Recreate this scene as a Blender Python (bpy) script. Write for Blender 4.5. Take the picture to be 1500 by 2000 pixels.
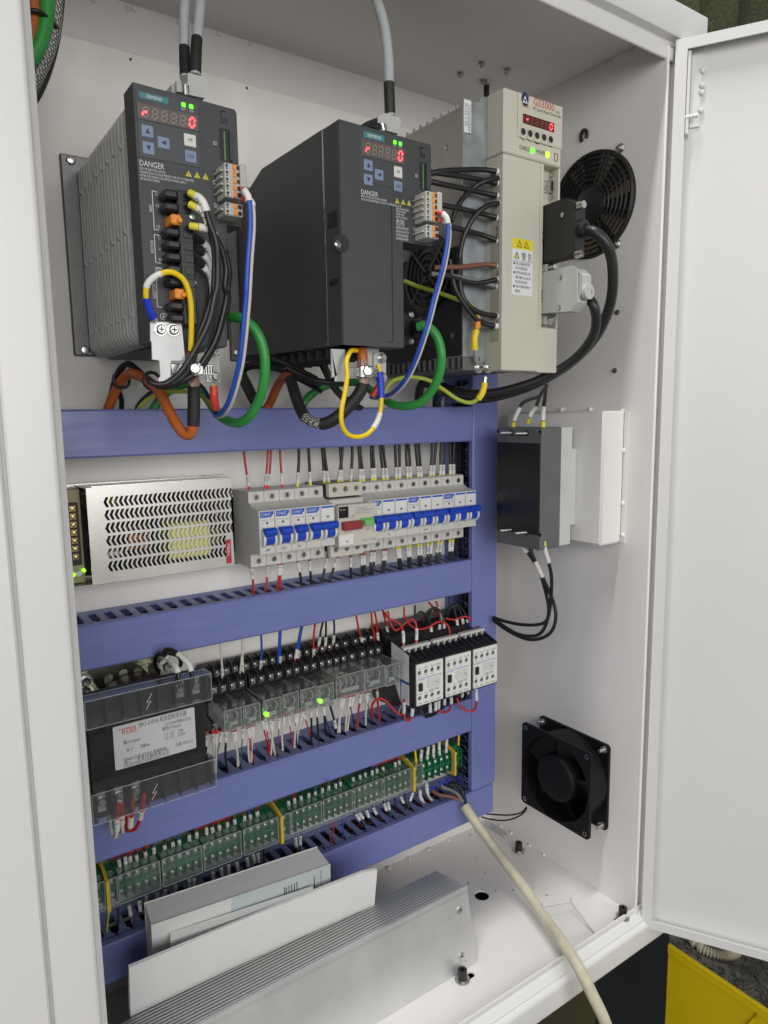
import bpy, math, random
from mathutils import Vector, Matrix
random.seed(7)
S = 0.001                      # everything below is written in millimetres
sc = bpy.context.scene
col = sc.collection
for o in list(bpy.data.objects):
    bpy.data.objects.remove(o)

# ------------------------------------------------------------------ camera
CAM = Vector((-605.04, -732.26, 132.41))
CF = Vector((0.56495681, 0.81364585, -0.13712853))
CR = Vector((0.8201941, -0.5719075, -0.01426335))
CU = Vector((0.09003015, 0.10441383, 0.99045057))
FPX = 1375.37                  # focal length for a 1500 x 2000 picture
cam = bpy.data.cameras.new('camera')
cam.sensor_fit = 'VERTICAL'
cam.sensor_height = 36.0
cam.lens = FPX / 2000 * 36.0
cam.clip_start = 0.01
cam.clip_end = 50
cam_o = bpy.data.objects.new('camera', cam)
m = Matrix((CR, CU, -CF)).transposed().to_4x4()
m.translation = CAM * S
cam_o.matrix_world = m
col.objects.link(cam_o)
sc.camera = cam_o

# ------------------------------------------------------------------ light
world = bpy.data.worlds.new('World')
sc.world = world
world.use_nodes = True
bg = world.node_tree.nodes['Background']
bg.inputs[0].default_value = (0.98, 0.99, 1.0, 1)
bg.inputs[1].default_value = 0.13

def area(name, loc, target, sx, sy, power, colr):
    l = bpy.data.lights.new(name, 'AREA')
    l.shape = 'RECTANGLE'
    l.size = sx * S
    l.size_y = sy * S
    l.energy = power
    l.color = colr
    o = bpy.data.objects.new(name, l)
    col.objects.link(o)
    o.location = Vector(loc) * S
    d = (Vector(target) - Vector(loc)).normalized()
    o.rotation_euler = d.to_track_quat('-Z', 'Y').to_euler()
    return o
# strip lamp of the workshop ceiling almost above the open cabinet
area('ceiling_lamp', (-800, -480, 2500), (-250, -330, 0), 1400, 110, 44, (1.0, 0.995, 0.975)).rotation_euler = (0, 0, 0)
# added fill lights, out of view: low behind the camera, and at the left
area('rear_fill', (-700, -2900, 500), (-250, -100, 0), 2600, 1300, 45, (1.0, 0.99, 0.965))
area('left_fill', (-2400, -1900, 900), (-100, -100, 0), 1800, 1300, 16, (1.0, 0.99, 0.965))

sc.view_settings.view_transform = 'Standard'
sc.view_settings.look = 'None'
sc.view_settings.gamma = 1
sc.view_settings.use_curve_mapping = False
sc.view_settings.exposure = 0.18
sc.cycles.max_bounces = 8
sc.cycles.transparent_max_bounces = 24
sc.cycles.sample_clamp_indirect = 6
sc.cycles.caustics_reflective = False
sc.cycles.caustics_refractive = False

# ------------------------------------------------------------------ helpers
def A(px, py, y=None, x=None, z=None):
    """point of the place (mm) seen at a pixel of the photograph, on a plane whose distance is known"""
    D = CF * FPX + CR * (px - 750) - CU * (py - 1000)
    if y is not None:
        t = (y - CAM.y) / D.y
    elif x is not None:
        t = (x - CAM.x) / D.x
    else:
        t = (z - CAM.z) / D.z
    return CAM + D * t

def ZM(ox, oy, s):
    return lambda u, v, **k: A(ox + u / s, oy + v / s, **k)
Z1 = ZM(0, 0, 3); Z2 = ZM(200, 140, 4.6875); Z3 = ZM(100, 560, 3.125); Z4 = ZM(440, 200, 3.261)
Z5 = ZM(560, 560, 3.409); Z6 = ZM(860, 100, 3.261); Z7 = ZM(860, 400, 3.261); Z8 = ZM(1000, 0, 3)
Z9 = ZM(100, 860, 3.75); Z10 = ZM(440, 860, 5.357); Z11 = ZM(690, 860, 5.357); Z12 = ZM(140, 1180, 4.412)
Z13 = ZM(380, 1200, 4.6875); Z14 = ZM(640, 1160, 4.286); Z15 = ZM(160, 1460, 3.75); Z16 = ZM(500, 1420, 3.125)
Z17 = ZM(200, 1600, 2.679); Z18 = ZM(700, 1560, 2.5); Z20 = ZM(940, 780, 3.947); Z21 = ZM(940, 1360, 3.947)

def rect(Z, a, b, **k):
    p = Z(*a, **k); q = Z(*b, **k)
    return min(p.x, q.x), max(p.x, q.x), min(p.z, q.z), max(p.z, q.z)

FONT = {}
def font_mesh(body):
    if body not in FONT:
        cu = bpy.data.curves.new('lettering', 'FONT')
        cu.body = body; cu.size = 1.0; cu.resolution_u = 2
        ob = bpy.data.objects.new('lettering', cu)
        col.objects.link(ob)
        me = ob.to_mesh()
        vs = [v.co.copy() for v in me.vertices]
        fs = [tuple(p.vertices) for p in me.polygons]
        ob.to_mesh_clear()
        bpy.data.objects.remove(ob); bpy.data.curves.remove(cu)
        xs = [v.x for v in vs] or [0]
        FONT[body] = (vs, fs, min(xs), max(xs))
    return FONT[body]

def fill_2d(loops):
    """flat filled outline with holes -> verts, faces (2D)"""
    cu = bpy.data.curves.new('outline', 'CURVE')
    cu.dimensions = '2D'; cu.fill_mode = 'FRONT'
    for lp in loops:
        sp = cu.splines.new('POLY')
        sp.points.add(len(lp) - 1)
        for p, q in zip(sp.points, lp):
            p.co = (q[0], q[1], 0, 1)
        sp.use_cyclic_u = True
    ob = bpy.data.objects.new('outline', cu)
    col.objects.link(ob)
    me = ob.to_mesh()
    vs = [(v.co.x, v.co.y) for v in me.vertices]
    fs = [tuple(p.vertices) for p in me.polygons]
    ob.to_mesh_clear()
    bpy.data.objects.remove(ob); bpy.data.curves.remove(cu)
    return vs, fs

def smooth_path(pts, n=7):
    pts = [Vector(p) for p in pts]
    if len(pts) < 3:
        return pts
    P = [pts[0] * 2 - pts[1]] + pts + [pts[-1] * 2 - pts[-2]]
    out = []
    for i in range(1, len(P) - 2):
        a, b, c, d = P[i - 1], P[i], P[i + 1], P[i + 2]
        for k in range(n):
            t = k / n
            out.append(0.5 * ((2 * b) + (c - a) * t + (2 * a - 5 * b + 4 * c - d) * t * t + (3 * b - a - 3 * c + d) * t ** 3))
    out.append(pts[-1])
    return out

def cut_path(path, s0, s1):
    """piece of a polyline between two arc lengths"""
    out = []; s = 0
    for a, b in zip(path, path[1:]):
        L = (b - a).length
        if L < 1e-6: continue
        if s + L >= s0 and s <= s1:
            t0 = max(0, (s0 - s) / L); t1 = min(1, (s1 - s) / L)
            if not out: out.append(a.lerp(b, t0))
            out.append(a.lerp(b, t1))
        s += L
    return out

def path_len(path):
    return sum((b - a).length for a, b in zip(path, path[1:]))

class MB:
    def __init__(s):
        s.v = []; s.f = []; s.m = []; s.mi = 0
    def add(s, vs, fs):
        n = len(s.v)
        s.v += [Vector(v) for v in vs]
        s.f += [tuple(i + n for i in f) for f in fs]
        s.m += [s.mi] * len(fs)
        return s
    def box(s, x0, x1, y0, y1, z0, z1, c=0.0):
        if x0 > x1: x0, x1 = x1, x0
        if y0 > y1: y0, y1 = y1, y0
        if z0 > z1: z0, z1 = z1, z0
        c = min(c, 0.45 * min(x1 - x0, y1 - y0, z1 - z0))
        if c <= 0:
            vs = [(x, y, z) for x in (x0, x1) for y in (y0, y1) for z in (z0, z1)]
            fs = [(0, 1, 3, 2), (4, 6, 7, 5), (0, 4, 5, 1), (2, 3, 7, 6), (0, 2, 6, 4), (1, 5, 7, 3)]
            return s.add(vs, fs)
        vs = []; idx = {}
        X = ((x0, x0 + c), (x1, x1 - c)); Y = ((y0, y0 + c), (y1, y1 - c)); Z = ((z0, z0 + c), (z1, z1 - c))
        for i in (0, 1):
            for j in (0, 1):
                for k in (0, 1):
                    for a in range(3):
                        idx[(i, j, k, a)] = len(vs)
                        vs.append((X[i][0 if a == 0 else 1], Y[j][0 if a == 1 else 1], Z[k][0 if a == 2 else 1]))
        fs = []
        for i in (0, 1):
            q = [(i, 0, 0, 0), (i, 1, 0, 0), (i, 1, 1, 0), (i, 0, 1, 0)]
            fs.append([idx[t] for t in (q if i else q[::-1])])
            q = [(0, i, 0, 1), (0, i, 1, 1), (1, i, 1, 1), (1, i, 0, 1)]
            fs.append([idx[t] for t in (q if i else q[::-1])])
            q = [(0, 0, i, 2), (1, 0, i, 2), (1, 1, i, 2), (0, 1, i, 2)]
            fs.append([idx[t] for t in (q if i else q[::-1])])
        for i in (0, 1):
            for j in (0, 1):
                fs.append([idx[(i, j, 0, 0)], idx[(i, j, 1, 0)], idx[(i, j, 1, 1)], idx[(i, j, 0, 1)]])
                fs.append([idx[(i, 0, j, 0)], idx[(i, 1, j, 0)], idx[(i, 1, j, 2)], idx[(i, 0, j, 2)]])
                fs.append([idx[(0, i, j, 1)], idx[(1, i, j, 1)], idx[(1, i, j, 2)], idx[(0, i, j, 2)]])
                for k in (0, 1):
                    fs.append([idx[(i, j, k, 0)], idx[(i, j, k, 1)], idx[(i, j, k, 2)]])
        return s.add(vs, fs)
    def prism(s, prof, axis, a, b):
        """closed outline extruded along an axis; outline is in the other two axes, in xyz order"""
        n = len(prof)
        def P(p, t):
            return {'x': (t, p[0], p[1]), 'y': (p[0], t, p[1]), 'z': (p[0], p[1], t)}[axis]
        vs = [P(p, a) for p in prof] + [P(p, b) for p in prof]
        fs = [(i, (i + 1) % n, (i + 1) % n + n, i + n) for i in range(n)]
        fs += [tuple(range(n))[::-1], tuple(range(n, 2 * n))]
        return s.add(vs, fs)
    def plate(s, loops, axis, a, b):
        """outline with holes, given thickness"""
        vs2, fs2 = fill_2d(loops)
        def P(p, t):
            return {'x': (t, p[0], p[1]), 'y': (p[0], t, p[1]), 'z': (p[0], p[1], t)}[axis]
        for t, rev in ((a, False), (b, True)):
            s.add([P(p, t) for p in vs2], [f[::-1] if rev else f for f in fs2])
        for lp in loops:
            n = len(lp)
            s.add([P(p, a) for p in lp] + [P(p, b) for p in lp], [(i, (i + 1) % n, (i + 1) % n + n, i + n) for i in range(n)])
        return s
    def tube(s, path, r, n=10, cap=True):
        path = [Vector(p) for p in path]
        q = [path[0]]
        for p in path[1:]:
            if (p - q[-1]).length > 1e-3: q.append(p)
        path = q
        if len(path) < 2: return s
        R = r if callable(r) else (lambda t: r)
        T = [(path[min(i + 1, len(path) - 1)] - path[max(i - 1, 0)]).normalized() for i in range(len(path))]
        up = Vector((0, 0, 1)) if abs(T[0].z) < 0.9 else Vector((1, 0, 0))
        u = (up - T[0] * up.dot(T[0])).normalized()
        vs = []; L = max(len(path) - 1, 1)
        for i, p in enumerate(path):
            u = (u - T[i] * u.dot(T[i])).normalized()
            w = T[i].cross(u)
            rr = R(i / L)
            for k in range(n):
                a = 2 * math.pi * k / n
                vs.append(p + (u * math.cos(a) + w * math.sin(a)) * rr)
        fs = []
        for i in range(len(path) - 1):
            for k in range(n):
                a = i * n + k; b = i * n + (k + 1) % n
                fs.append((a, b, b + n, a + n))
        if cap:
            fs.append(tuple(range(n))[::-1]); fs.append(tuple(range(len(vs) - n, len(vs))))
        return s.add(vs, fs)
    def cyl(s, p0, p1, r0, r1=None, n=16):
        r1 = r0 if r1 is None else r1
        return s.tube([p0, p1], lambda t: r0 + (r1 - r0) * t, n)
    def lathe(s, c, axis, prof, n=24):
        """prof: list of (distance along axis, radius)"""
        ax = Vector(axis).normalized()
        up = Vector((0, 0, 1)) if abs(ax.z) < 0.9 else Vector((1, 0, 0))
        u = (up - ax * up.dot(ax)).normalized(); w = ax.cross(u)
        c = Vector(c); vs = []
        for d, r in prof:
            for k in range(n):
                a = 2 * math.pi * k / n
                vs.append(c + ax * d + (u * math.cos(a) + w * math.sin(a)) * max(r, 1e-3))
        fs = []
        for i in range(len(prof) - 1):
            for k in range(n):
                a = i * n + k; b = i * n + (k + 1) % n
                fs.append((a, b, b + n, a + n))
        fs.append(tuple(range(n))[::-1]); fs.append(tuple(range(len(vs) - n, len(vs))))
        return s.add(vs, fs)
    def ball(s, c, rx, ry=None, rz=None, n=8, k=5):
        ry = rx if ry is None else ry; rz = rx if rz is None else rz
        c = Vector(c); vs = [c + Vector((0, 0, rz))]
        for i in range(1, k):
            t = math.pi * i / k
            for j in range(n):
                a = 2 * math.pi * j / n
                vs.append(c + Vector((rx * math.sin(t) * math.cos(a), ry * math.sin(t) * math.sin(a), rz * math.cos(t))))
        vs.append(c - Vector((0, 0, rz)))
        fs = [(0, 1 + j, 1 + (j + 1) % n) for j in range(n)]
        for i in range(k - 2):
            for j in range(n):
                a = 1 + i * n + j; b = 1 + i * n + (j + 1) % n
                fs.append((a, a + n, b + n, b))
        e = len(vs) - 1; q = 1 + (k - 2) * n
        fs += [(e, q + (j + 1) % n, q + j) for j in range(n)]
        return s.add(vs, fs)
    def text(s, body, o, size, right=(1, 0, 0), up=(0, 0, 1), align='L', sx=1.0, maxw=None):
        """flat print; o is the baseline start, size the letter height in mm"""
        vs, fs, x0, x1 = font_mesh(body)
        k = size / 0.70
        if maxw and (x1 - x0) * k * sx > maxw: sx = maxw / ((x1 - x0) * k)
        sh = 0 if align == 'L' else (-(x0 + x1) / 2 if align == 'C' else -x1)
        r = Vector(right); u = Vector(up); o = Vector(o)
        return s.add([o + r * ((v.x + sh) * k * sx) + u * (v.y * k) for v in vs], fs)
    def quad(s, a, b, c, d):
        return s.add([a, b, c, d], [(0, 1, 2, 3)])
    def facerect(s, x0, x1, y, z0, z1):
        return s.add([(x0, y, z0), (x1, y, z0), (x1, y, z1), (x0, y, z1)], [(0, 1, 2, 3)])
    def screw(s, c, axis, r, h=1.6, cross=True):
        """pan head screw looking along axis, cross slot as real recess"""
        s.lathe(c, axis, [(0, r), (h * .55, r), (h * .9, r * .8), (h, r * .45)], 14)
        return s

MESH = {}
ORG = {}
def to_mesh(mb, name, mats, org=Vector((0, 0, 0)), smooth=None):
    me = bpy.data.meshes.new(name)
    me.from_pydata([tuple((v - org) * S) for v in mb.v], [], mb.f)
    for mt in (mats if isinstance(mats, (list, tuple)) else [mats]):
        me.materials.append(M[mt] if isinstance(mt, str) else mt)
    me.polygons.foreach_set('material_index', mb.m)
    if smooth:
        me.polygons.foreach_set('use_smooth', [True] * len(me.polygons))
        me.set_sharp_from_angle(angle=math.radians(smooth))
    me.update()
    return me

def thing(name, label, cat, loc=(0, 0, 0), group=None, rot=None, kind=None):
    o = bpy.data.objects.new(name, None)
    o.empty_display_size = 0.01
    col.objects.link(o)
    o.location = Vector(loc) * S
    if rot: o.rotation_euler = rot
    o['label'] = label; o['category'] = cat
    if group: o['group'] = group
    if kind: o['kind'] = kind
    ORG[o.name] = Vector(loc)
    return o

def part(name, mb, mats, parent=None, world=True, smooth=35, key=None, label=None):
    """one mesh object; world: the shape is written in place, else in its parent's own coordinates"""
    org = ORG[parent.name] if (parent and world) else Vector((0, 0, 0))
    if key and key in MESH: me = MESH[key]
    else:
        me = to_mesh(mb() if callable(mb) else mb, name, mats, org, smooth)
        if key: MESH[key] = me
    o = bpy.data.objects.new(name, me)
    col.objects.link(o)
    if parent: o.parent = parent
    ORG[o.name] = org
    if label: o['label'] = label
    return o

def single(name, mb, mats, label, cat, org, group=None, smooth=35, kind=None):
    """a thing that is one mesh, written in place"""
    org = Vector(org)
    o = bpy.data.objects.new(name, to_mesh(mb, name, mats, org, smooth))
    col.objects.link(o)
    o.location = org * S
    if kind: o['kind'] = kind
    if kind != 'structure':
        o['label'] = label; o['category'] = cat
    if group: o['group'] = group
    ORG[o.name] = org
    return o

def wire(name, pts, r, mat, label, cat='wire', group=None, sleeves=(), n=8, raw=False, sub=7, marks=None):
    """a wire or cable along points; sleeves: (part name, from, to, radius, material) in mm along it"""
    path = [Vector(p) for p in pts] if raw else smooth_path(pts, sub)
    org = path[0]
    o = single(name, MB().tube(path, r, n), mat, label, cat, org, group, smooth=60)
    L = path_len(path)
    for (pn, a, b, rr, mt) in sleeves:
        if a < 0: a += L
        if b <= 0: b += L
        pc = cut_path(path, a, b)
        if len(pc) > 1:
            q = part(pn, MB().tube(pc, rr, n), mt, o, smooth=60)
            if marks and pn == 'marker_sleeve':
                c = pc[0].lerp(pc[-1], 0.5); d = (pc[-1] - pc[0]).normalized()
                if d.z > 0: d = -d
                vd = (CAM - c).normalized()
                side = d.cross(vd).normalized(); nn = side.cross(d).normalized()
                if nn.dot(vd) < 0: nn = -nn
                up = nn.cross(d).normalized()
                tb = MB().text(marks, c + nn * (rr + 0.06) - up * rr * 0.55 - d * ((pc[-1] - pc[0]).length * .36), rr * 1.15, d, up, maxw=(pc[-1] - pc[0]).length * .72)
                part('lettering', tb, 'ink', o, smooth=None)
    return o

def circle(cx, cy, r, n=24, a0=0):
    return [(cx + r * math.cos(a0 + 2 * math.pi * i / n), cy + r * math.sin(a0 + 2 * math.pi * i / n)) for i in range(n)]
def rrect(x0, x1, y0, y1, r, n=4):
    out = []
    for cx, cy, a in ((x1 - r, y1 - r, 0), (x0 + r, y1 - r, 90), (x0 + r, y0 + r, 180), (x1 - r, y0 + r, 270)):
        for i in range(n + 1):
            t = math.radians(a + 90 * i / n)
            out.append((cx + r * math.cos(t), cy + r * math.sin(t)))
    return out

# ------------------------------------------------------------------ materials
M = {}
def mat(name, c, rough=0.5, metal=0.0, var=0.0, vscale=40, bump=0.0, bscale=900, emit=None, estr=0, rvar=0.0, spec=0.5, coat=0, stretch=None):
    mt = bpy.data.materials.new(name)
    mt.use_nodes = True
    nt = mt.node_tree; b = nt.nodes['Principled BSDF']
    b.inputs['Base Color'].default_value = (*c, 1)
    b.inputs['Roughness'].default_value = rough
    b.inputs['Metallic'].default_value = metal
    b.inputs['Specular IOR Level'].default_value = spec
    if coat: b.inputs['Coat Weight'].default_value = coat
    tc = nt.nodes.new('ShaderNodeTexCoord')
    src = tc.outputs['Object']
    if stretch:
        mp = nt.nodes.new('ShaderNodeMapping'); mp.inputs['Scale'].default_value = stretch
        nt.links.new(src, mp.inputs['Vector']); src = mp.outputs[0]
    if var or rvar:
        no = nt.nodes.new('ShaderNodeTexNoise'); no.inputs['Scale'].default_value = vscale
        no.inputs['Detail'].default_value = 5; no.inputs['Roughness'].default_value = 0.62
        nt.links.new(src, no.inputs['Vector'])
        if var:
            mr = nt.nodes.new('ShaderNodeMapRange')
            mr.inputs[1].default_value = 0.3; mr.inputs[2].default_value = 0.7
            mr.inputs[3].default_value = 1 - var; mr.inputs[4].default_value = 1 + var * .5
            nt.links.new(no.outputs['Fac'], mr.inputs[0])
            mx = nt.nodes.new('ShaderNodeVectorMath'); mx.operation = 'SCALE'
            mx.inputs[0].default_value = c
            nt.links.new(mr.outputs[0], mx.inputs['Scale'])
            nt.links.new(mx.outputs[0], b.inputs['Base Color'])
        if rvar:
            m2 = nt.nodes.new('ShaderNodeMapRange')
            m2.inputs[1].default_value = 0.3; m2.inputs[2].default_value = 0.7
            m2.inputs[3].default_value = max(0.03, rough - rvar); m2.inputs[4].default_value = min(1, rough + rvar)
            nt.links.new(no.outputs['Fac'], m2.inputs[0]); nt.links.new(m2.outputs[0], b.inputs['Roughness'])
    if bump:
        n2 = nt.nodes.new('ShaderNodeTexNoise'); n2.inputs['Scale'].default_value = bscale; n2.inputs['Detail'].default_value = 2
        nt.links.new(src, n2.inputs['Vector'])
        bp = nt.nodes.new('ShaderNodeBump'); bp.inputs['Strength'].default_value = bump; bp.inputs['Distance'].default_value = 0.0004
        nt.links.new(n2.outputs['Fac'], bp.inputs['Height']); nt.links.new(bp.outputs[0], b.inputs['Normal'])
    if emit:
        b.inputs['Emission Color'].default_value = (*emit, 1); b.inputs['Emission Strength'].default_value = estr
    M[name] = mt
    return mt

def clear(name, tint, base=0.03, edge=0.35, rough=0.06, milk=0.0):
    """thin clear plastic: mostly see-through, mirror-like at grazing angles"""
    mt = bpy.data.materials.new(name); mt.use_nodes = True
    nt = mt.node_tree; nt.nodes.clear()
    out = nt.nodes.new('ShaderNodeOutputMaterial')
    tr = nt.nodes.new('ShaderNodeBsdfTransparent'); tr.inputs[0].default_value = (*tint, 1)
    gl = nt.nodes.new('ShaderNodeBsdfGlossy')
    gl.inputs['Color'].default_value = (.95, .95, .95, 1); gl.inputs['Roughness'].default_value = rough
    lw = nt.nodes.new('ShaderNodeLayerWeight'); lw.inputs[0].default_value = 0.25
    mr = nt.nodes.new('ShaderNodeMapRange'); mr.inputs[3].default_value = base; mr.inputs[4].default_value = edge
    mix = nt.nodes.new('ShaderNodeMixShader')
    nt.links.new(lw.outputs['Facing'], mr.inputs[0]); nt.links.new(mr.outputs[0], mix.inputs[0])
    nt.links.new(tr.outputs[0], mix.inputs[1]); nt.links.new(gl.outputs[0], mix.inputs[2])
    last = mix
    if milk:
        df = nt.nodes.new('ShaderNodeBsdfDiffuse'); df.inputs[0].default_value = (.72, .73, .76, 1)
        m2 = nt.nodes.new('ShaderNodeMixShader'); m2.inputs[0].default_value = milk
        nt.links.new(mix.outputs[0], m2.inputs[1]); nt.links.new(df.outputs[0], m2.inputs[2]); last = m2
    nt.links.new(last.outputs[0], out.inputs[0])
    M[name] = mt

def braid(name, ca, cb, scale, metal=0.0):
    mt = mat(name, ca, 0.4, metal)
    nt = mt.node_tree; b = nt.nodes['Principled BSDF']
    tc = nt.nodes.new('ShaderNodeTexCoord')
    w1 = nt.nodes.new('ShaderNodeTexWave'); w2 = nt.nodes.new('ShaderNodeTexWave')
    for w, rz in ((w1, 0.8), (w2, -0.8)):
        mp = nt.nodes.new('ShaderNodeMapping'); mp.inputs['Rotation'].default_value = (rz, rz * .6, rz)
        nt.links.new(tc.outputs['Object'], mp.inputs[0]); nt.links.new(mp.outputs[0], w.inputs[0])
        w.inputs['Scale'].default_value = scale; w.inputs['Distortion'].default_value = 1.2
    mx = nt.nodes.new('ShaderNodeMath'); mx.operation = 'MULTIPLY'
    nt.links.new(w1.outputs['Fac'], mx.inputs[0]); nt.links.new(w2.outputs['Fac'], mx.inputs[1])
    cr = nt.nodes.new('ShaderNodeValToRGB')
    cr.color_ramp.elements[0].position = .12; cr.color_ramp.elements[0].color = (*cb, 1)
    cr.color_ramp.elements[1].position = .5; cr.color_ramp.elements[1].color = (*ca, 1)
    nt.links.new(mx.outputs[0], cr.inputs[0]); nt.links.new(cr.outputs[0], b.inputs['Base Color'])
    bp = nt.nodes.new('ShaderNodeBump'); bp.inputs['Strength'].default_value = .8; bp.inputs['Distance'].default_value = .0006
    nt.links.new(mx.outputs[0], bp.inputs['Height']); nt.links.new(bp.outputs[0], b.inputs['Normal'])

mat('white_paint', (0.785, 0.762, 0.742), 0.42, var=0.03, vscale=6, bump=0.12, bscale=700, rvar=0.06)
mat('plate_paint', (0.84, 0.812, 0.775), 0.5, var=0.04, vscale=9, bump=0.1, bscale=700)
mat('white_paint_dim', (0.67, 0.665, 0.655), 0.34, var=0.02, vscale=4, bump=0.14, bscale=600, rvar=0.05)  # same white paint, darkened on doors and frame against the strong front light
mat('duct_blue', (0.165, 0.198, 0.455), 0.36, var=0.05, vscale=22, bump=0.06, bscale=500, rvar=0.1, stretch=(1, 1, 6))
mat('drive_plastic', (0.050, 0.053, 0.057), 0.5, var=0.10, vscale=60, bump=0.25, bscale=2200)
mat('drive_panel', (0.060, 0.064, 0.068), 0.42, var=0.06, vscale=50)
mat('black_plastic', (0.014, 0.014, 0.015), 0.38, var=0.15, vscale=80, rvar=0.1)
mat('black_soft', (0.016, 0.016, 0.017), 0.55, var=0.15, vscale=80, bump=0.1)
mat('black_gloss', (0.008, 0.008, 0.010), 0.3, var=0.1, vscale=20, rvar=0.05)
mat('dark_metal', (0.20, 0.20, 0.20), 0.42, 0.7, var=0.18, vscale=60, rvar=0.12)
mat('heatsink', (0.54, 0.54, 0.535), 0.40, 0.25, var=0.12, vscale=90, rvar=0.1)
mat('steel', (0.55, 0.55, 0.54), 0.28, 1.0, var=0.12, vscale=200, rvar=0.12)
mat('chassis_steel', (0.36, 0.345, 0.315), 0.42, 0.4, var=0.08, vscale=30, rvar=0.08)
mat('plate_zinc', (0.55, 0.56, 0.56), 0.42, 0.4, var=0.05, vscale=40, rvar=0.08)
mat('cream_shaded', (0.36, 0.345, 0.285), 0.5, var=0.05)  # cream plastic darkened to hold the shading of the terminal recess
mat('bright_steel', (0.66, 0.66, 0.65), 0.3, 0.9, var=0.1, vscale=150, rvar=0.1)
mat('galvanised', (0.46, 0.50, 0.53), 0.4, 0.85, var=0.16, vscale=45, rvar=0.1)
mat('zinc_yellow', (0.52, 0.53, 0.42), 0.3, 0.9, var=0.2, vscale=40, rvar=0.1)
mat('psu_metal', (0.78, 0.76, 0.71), 0.28, 0.65, var=0.04, vscale=12, rvar=0.04)
mat('aluminium', (0.58, 0.585, 0.585), 0.38, 0.5, var=0.05, vscale=14, rvar=0.08)
mat('cream_plastic', (0.56, 0.54, 0.45), 0.48, var=0.04, vscale=20, bump=0.15, bscale=1800)
mat('breaker_plastic', (0.60, 0.59, 0.555), 0.45, var=0.05, vscale=60, bump=0.08, bscale=1500)
mat('breaker_label', (0.74, 0.74, 0.72), 0.4)
mat('beige_plastic', (0.57, 0.54, 0.48), 0.48, var=0.05, vscale=60, bump=0.08, bscale=1500)
mat('grey_plastic', (0.45, 0.45, 0.42), 0.5, var=0.06, vscale=50, bump=0.12, bscale=1500)
mat('hood_grey', (0.46, 0.48, 0.45), 0.45, var=0.05, vscale=50)
mat('filter_grey', (0.12, 0.125, 0.125), 0.5, var=0.15, vscale=35, bump=0.12, bscale=900)
mat('filter_light', (0.55, 0.57, 0.54), 0.5, var=0.06, vscale=35)
mat('toggle_blue', (0.012, 0.06, 0.50), 0.35, var=0.08, vscale=90)
mat('print_blue', (0.015, 0.10, 0.50), 0.5)
mat('lug_blue', (0.015, 0.05, 0.55), 0.4)
mat('button_blue', (0.20, 0.26, 0.38), 0.45)
mat('button_white', (0.66, 0.66, 0.62), 0.45)
mat('teal', (0.05, 0.20, 0.22), 0.45)
mat('window_grey', (0.125, 0.105, 0.105), 0.25)
mat('window_red', (0.10, 0.020, 0.018), 0.25)
mat('seg_off', (0.26, 0.23, 0.16), 0.5)
mat('seg_off_red', (0.16, 0.07, 0.06), 0.5)
mat('seg_on', (1, 0.1, 0.1), 0.4, emit=(1.0, 0.022, 0.03), estr=8)
mat('seg_halo', (0.5, 0.02, 0.02), 0.3, emit=(1.0, 0.01, 0.02), estr=0.55)
mat('led_green', (0.1, 0.8, 0.05), 0.4, emit=(0.10, 1.0, 0.02), estr=1.6)
mat('led_lime', (0.3, 0.9, 0.05), 0.4, emit=(0.28, 1.0, 0.01), estr=2.2)
mat('led_off', (0.03, 0.20, 0.07), 0.3)
mat('ink', (0.02, 0.02, 0.022), 0.6)
mat('ink_white', (0.68, 0.68, 0.66), 0.6)
mat('ink_grey', (0.30, 0.31, 0.33), 0.6)
mat('ink_red', (0.50, 0.03, 0.03), 0.5)
mat('ink_navy', (0.02, 0.03, 0.10), 0.5)
mat('label_white', (0.72, 0.73, 0.74), 0.5)
mat('label_silver', (0.58, 0.59, 0.60), 0.42, 0.1, var=0.03)
mat('label_red', (0.42, 0.03, 0.04), 0.45)
mat('label_yellow', (0.75, 0.62, 0.03), 0.5)
mat('warn_yellow', (0.55, 0.48, 0.06), 0.5)
mat('off_red', (0.30, 0.035, 0.045), 0.4, var=0.1, vscale=80)
mat('on_green', (0.16, 0.48, 0.14), 0.4, var=0.1, vscale=80)
mat('orange_plastic', (0.78, 0.27, 0.03), 0.42)
mat('orange_cable', (0.46, 0.115, 0.022), 0.5, var=0.12, vscale=60)
mat('green_cable', (0.035, 0.30, 0.055), 0.42, var=0.12, vscale=60)
mat('grey_cable', (0.40, 0.42, 0.43), 0.5, var=0.08, vscale=60)
mat('black_cable', (0.018, 0.018, 0.019), 0.4, var=0.15, vscale=60)
mat('wire_black', (0.013, 0.013, 0.014), 0.4)
mat('wire_red', (0.46, 0.020, 0.016), 0.42)
mat('wire_white', (0.62, 0.59, 0.52), 0.5)
mat('wire_blue', (0.02, 0.075, 0.42), 0.4)
mat('wire_navy', (0.015, 0.025, 0.09), 0.4)
mat('wire_brown', (0.20, 0.075, 0.045), 0.45)
mat('wire_grey', (0.18, 0.18, 0.18), 0.45)
mat('wire_teal', (0.02, 0.10, 0.11), 0.45)
mat('wire_yellow', (0.80, 0.57, 0.01), 0.42)
mat('wire_lime', (0.42, 0.50, 0.06), 0.45)
mat('sleeve', (0.70, 0.69, 0.66), 0.5)
mat('ferrule_yellow', (0.75, 0.66, 0.05), 0.42)
mat('ferrule_red', (0.60, 0.05, 0.035), 0.42)
mat('ferrule_brown', (0.33, 0.12, 0.09), 0.45)
mat('cream_cable', (0.58, 0.54, 0.41), 0.48, var=0.38, vscale=16, bump=0.2, bscale=300)
mat('terminal_green', (0.009, 0.14, 0.062), 0.4, var=0.15, vscale=70)
mat('terminal_yellow', (0.62, 0.46, 0.05), 0.4, var=0.1, vscale=70)
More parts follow.
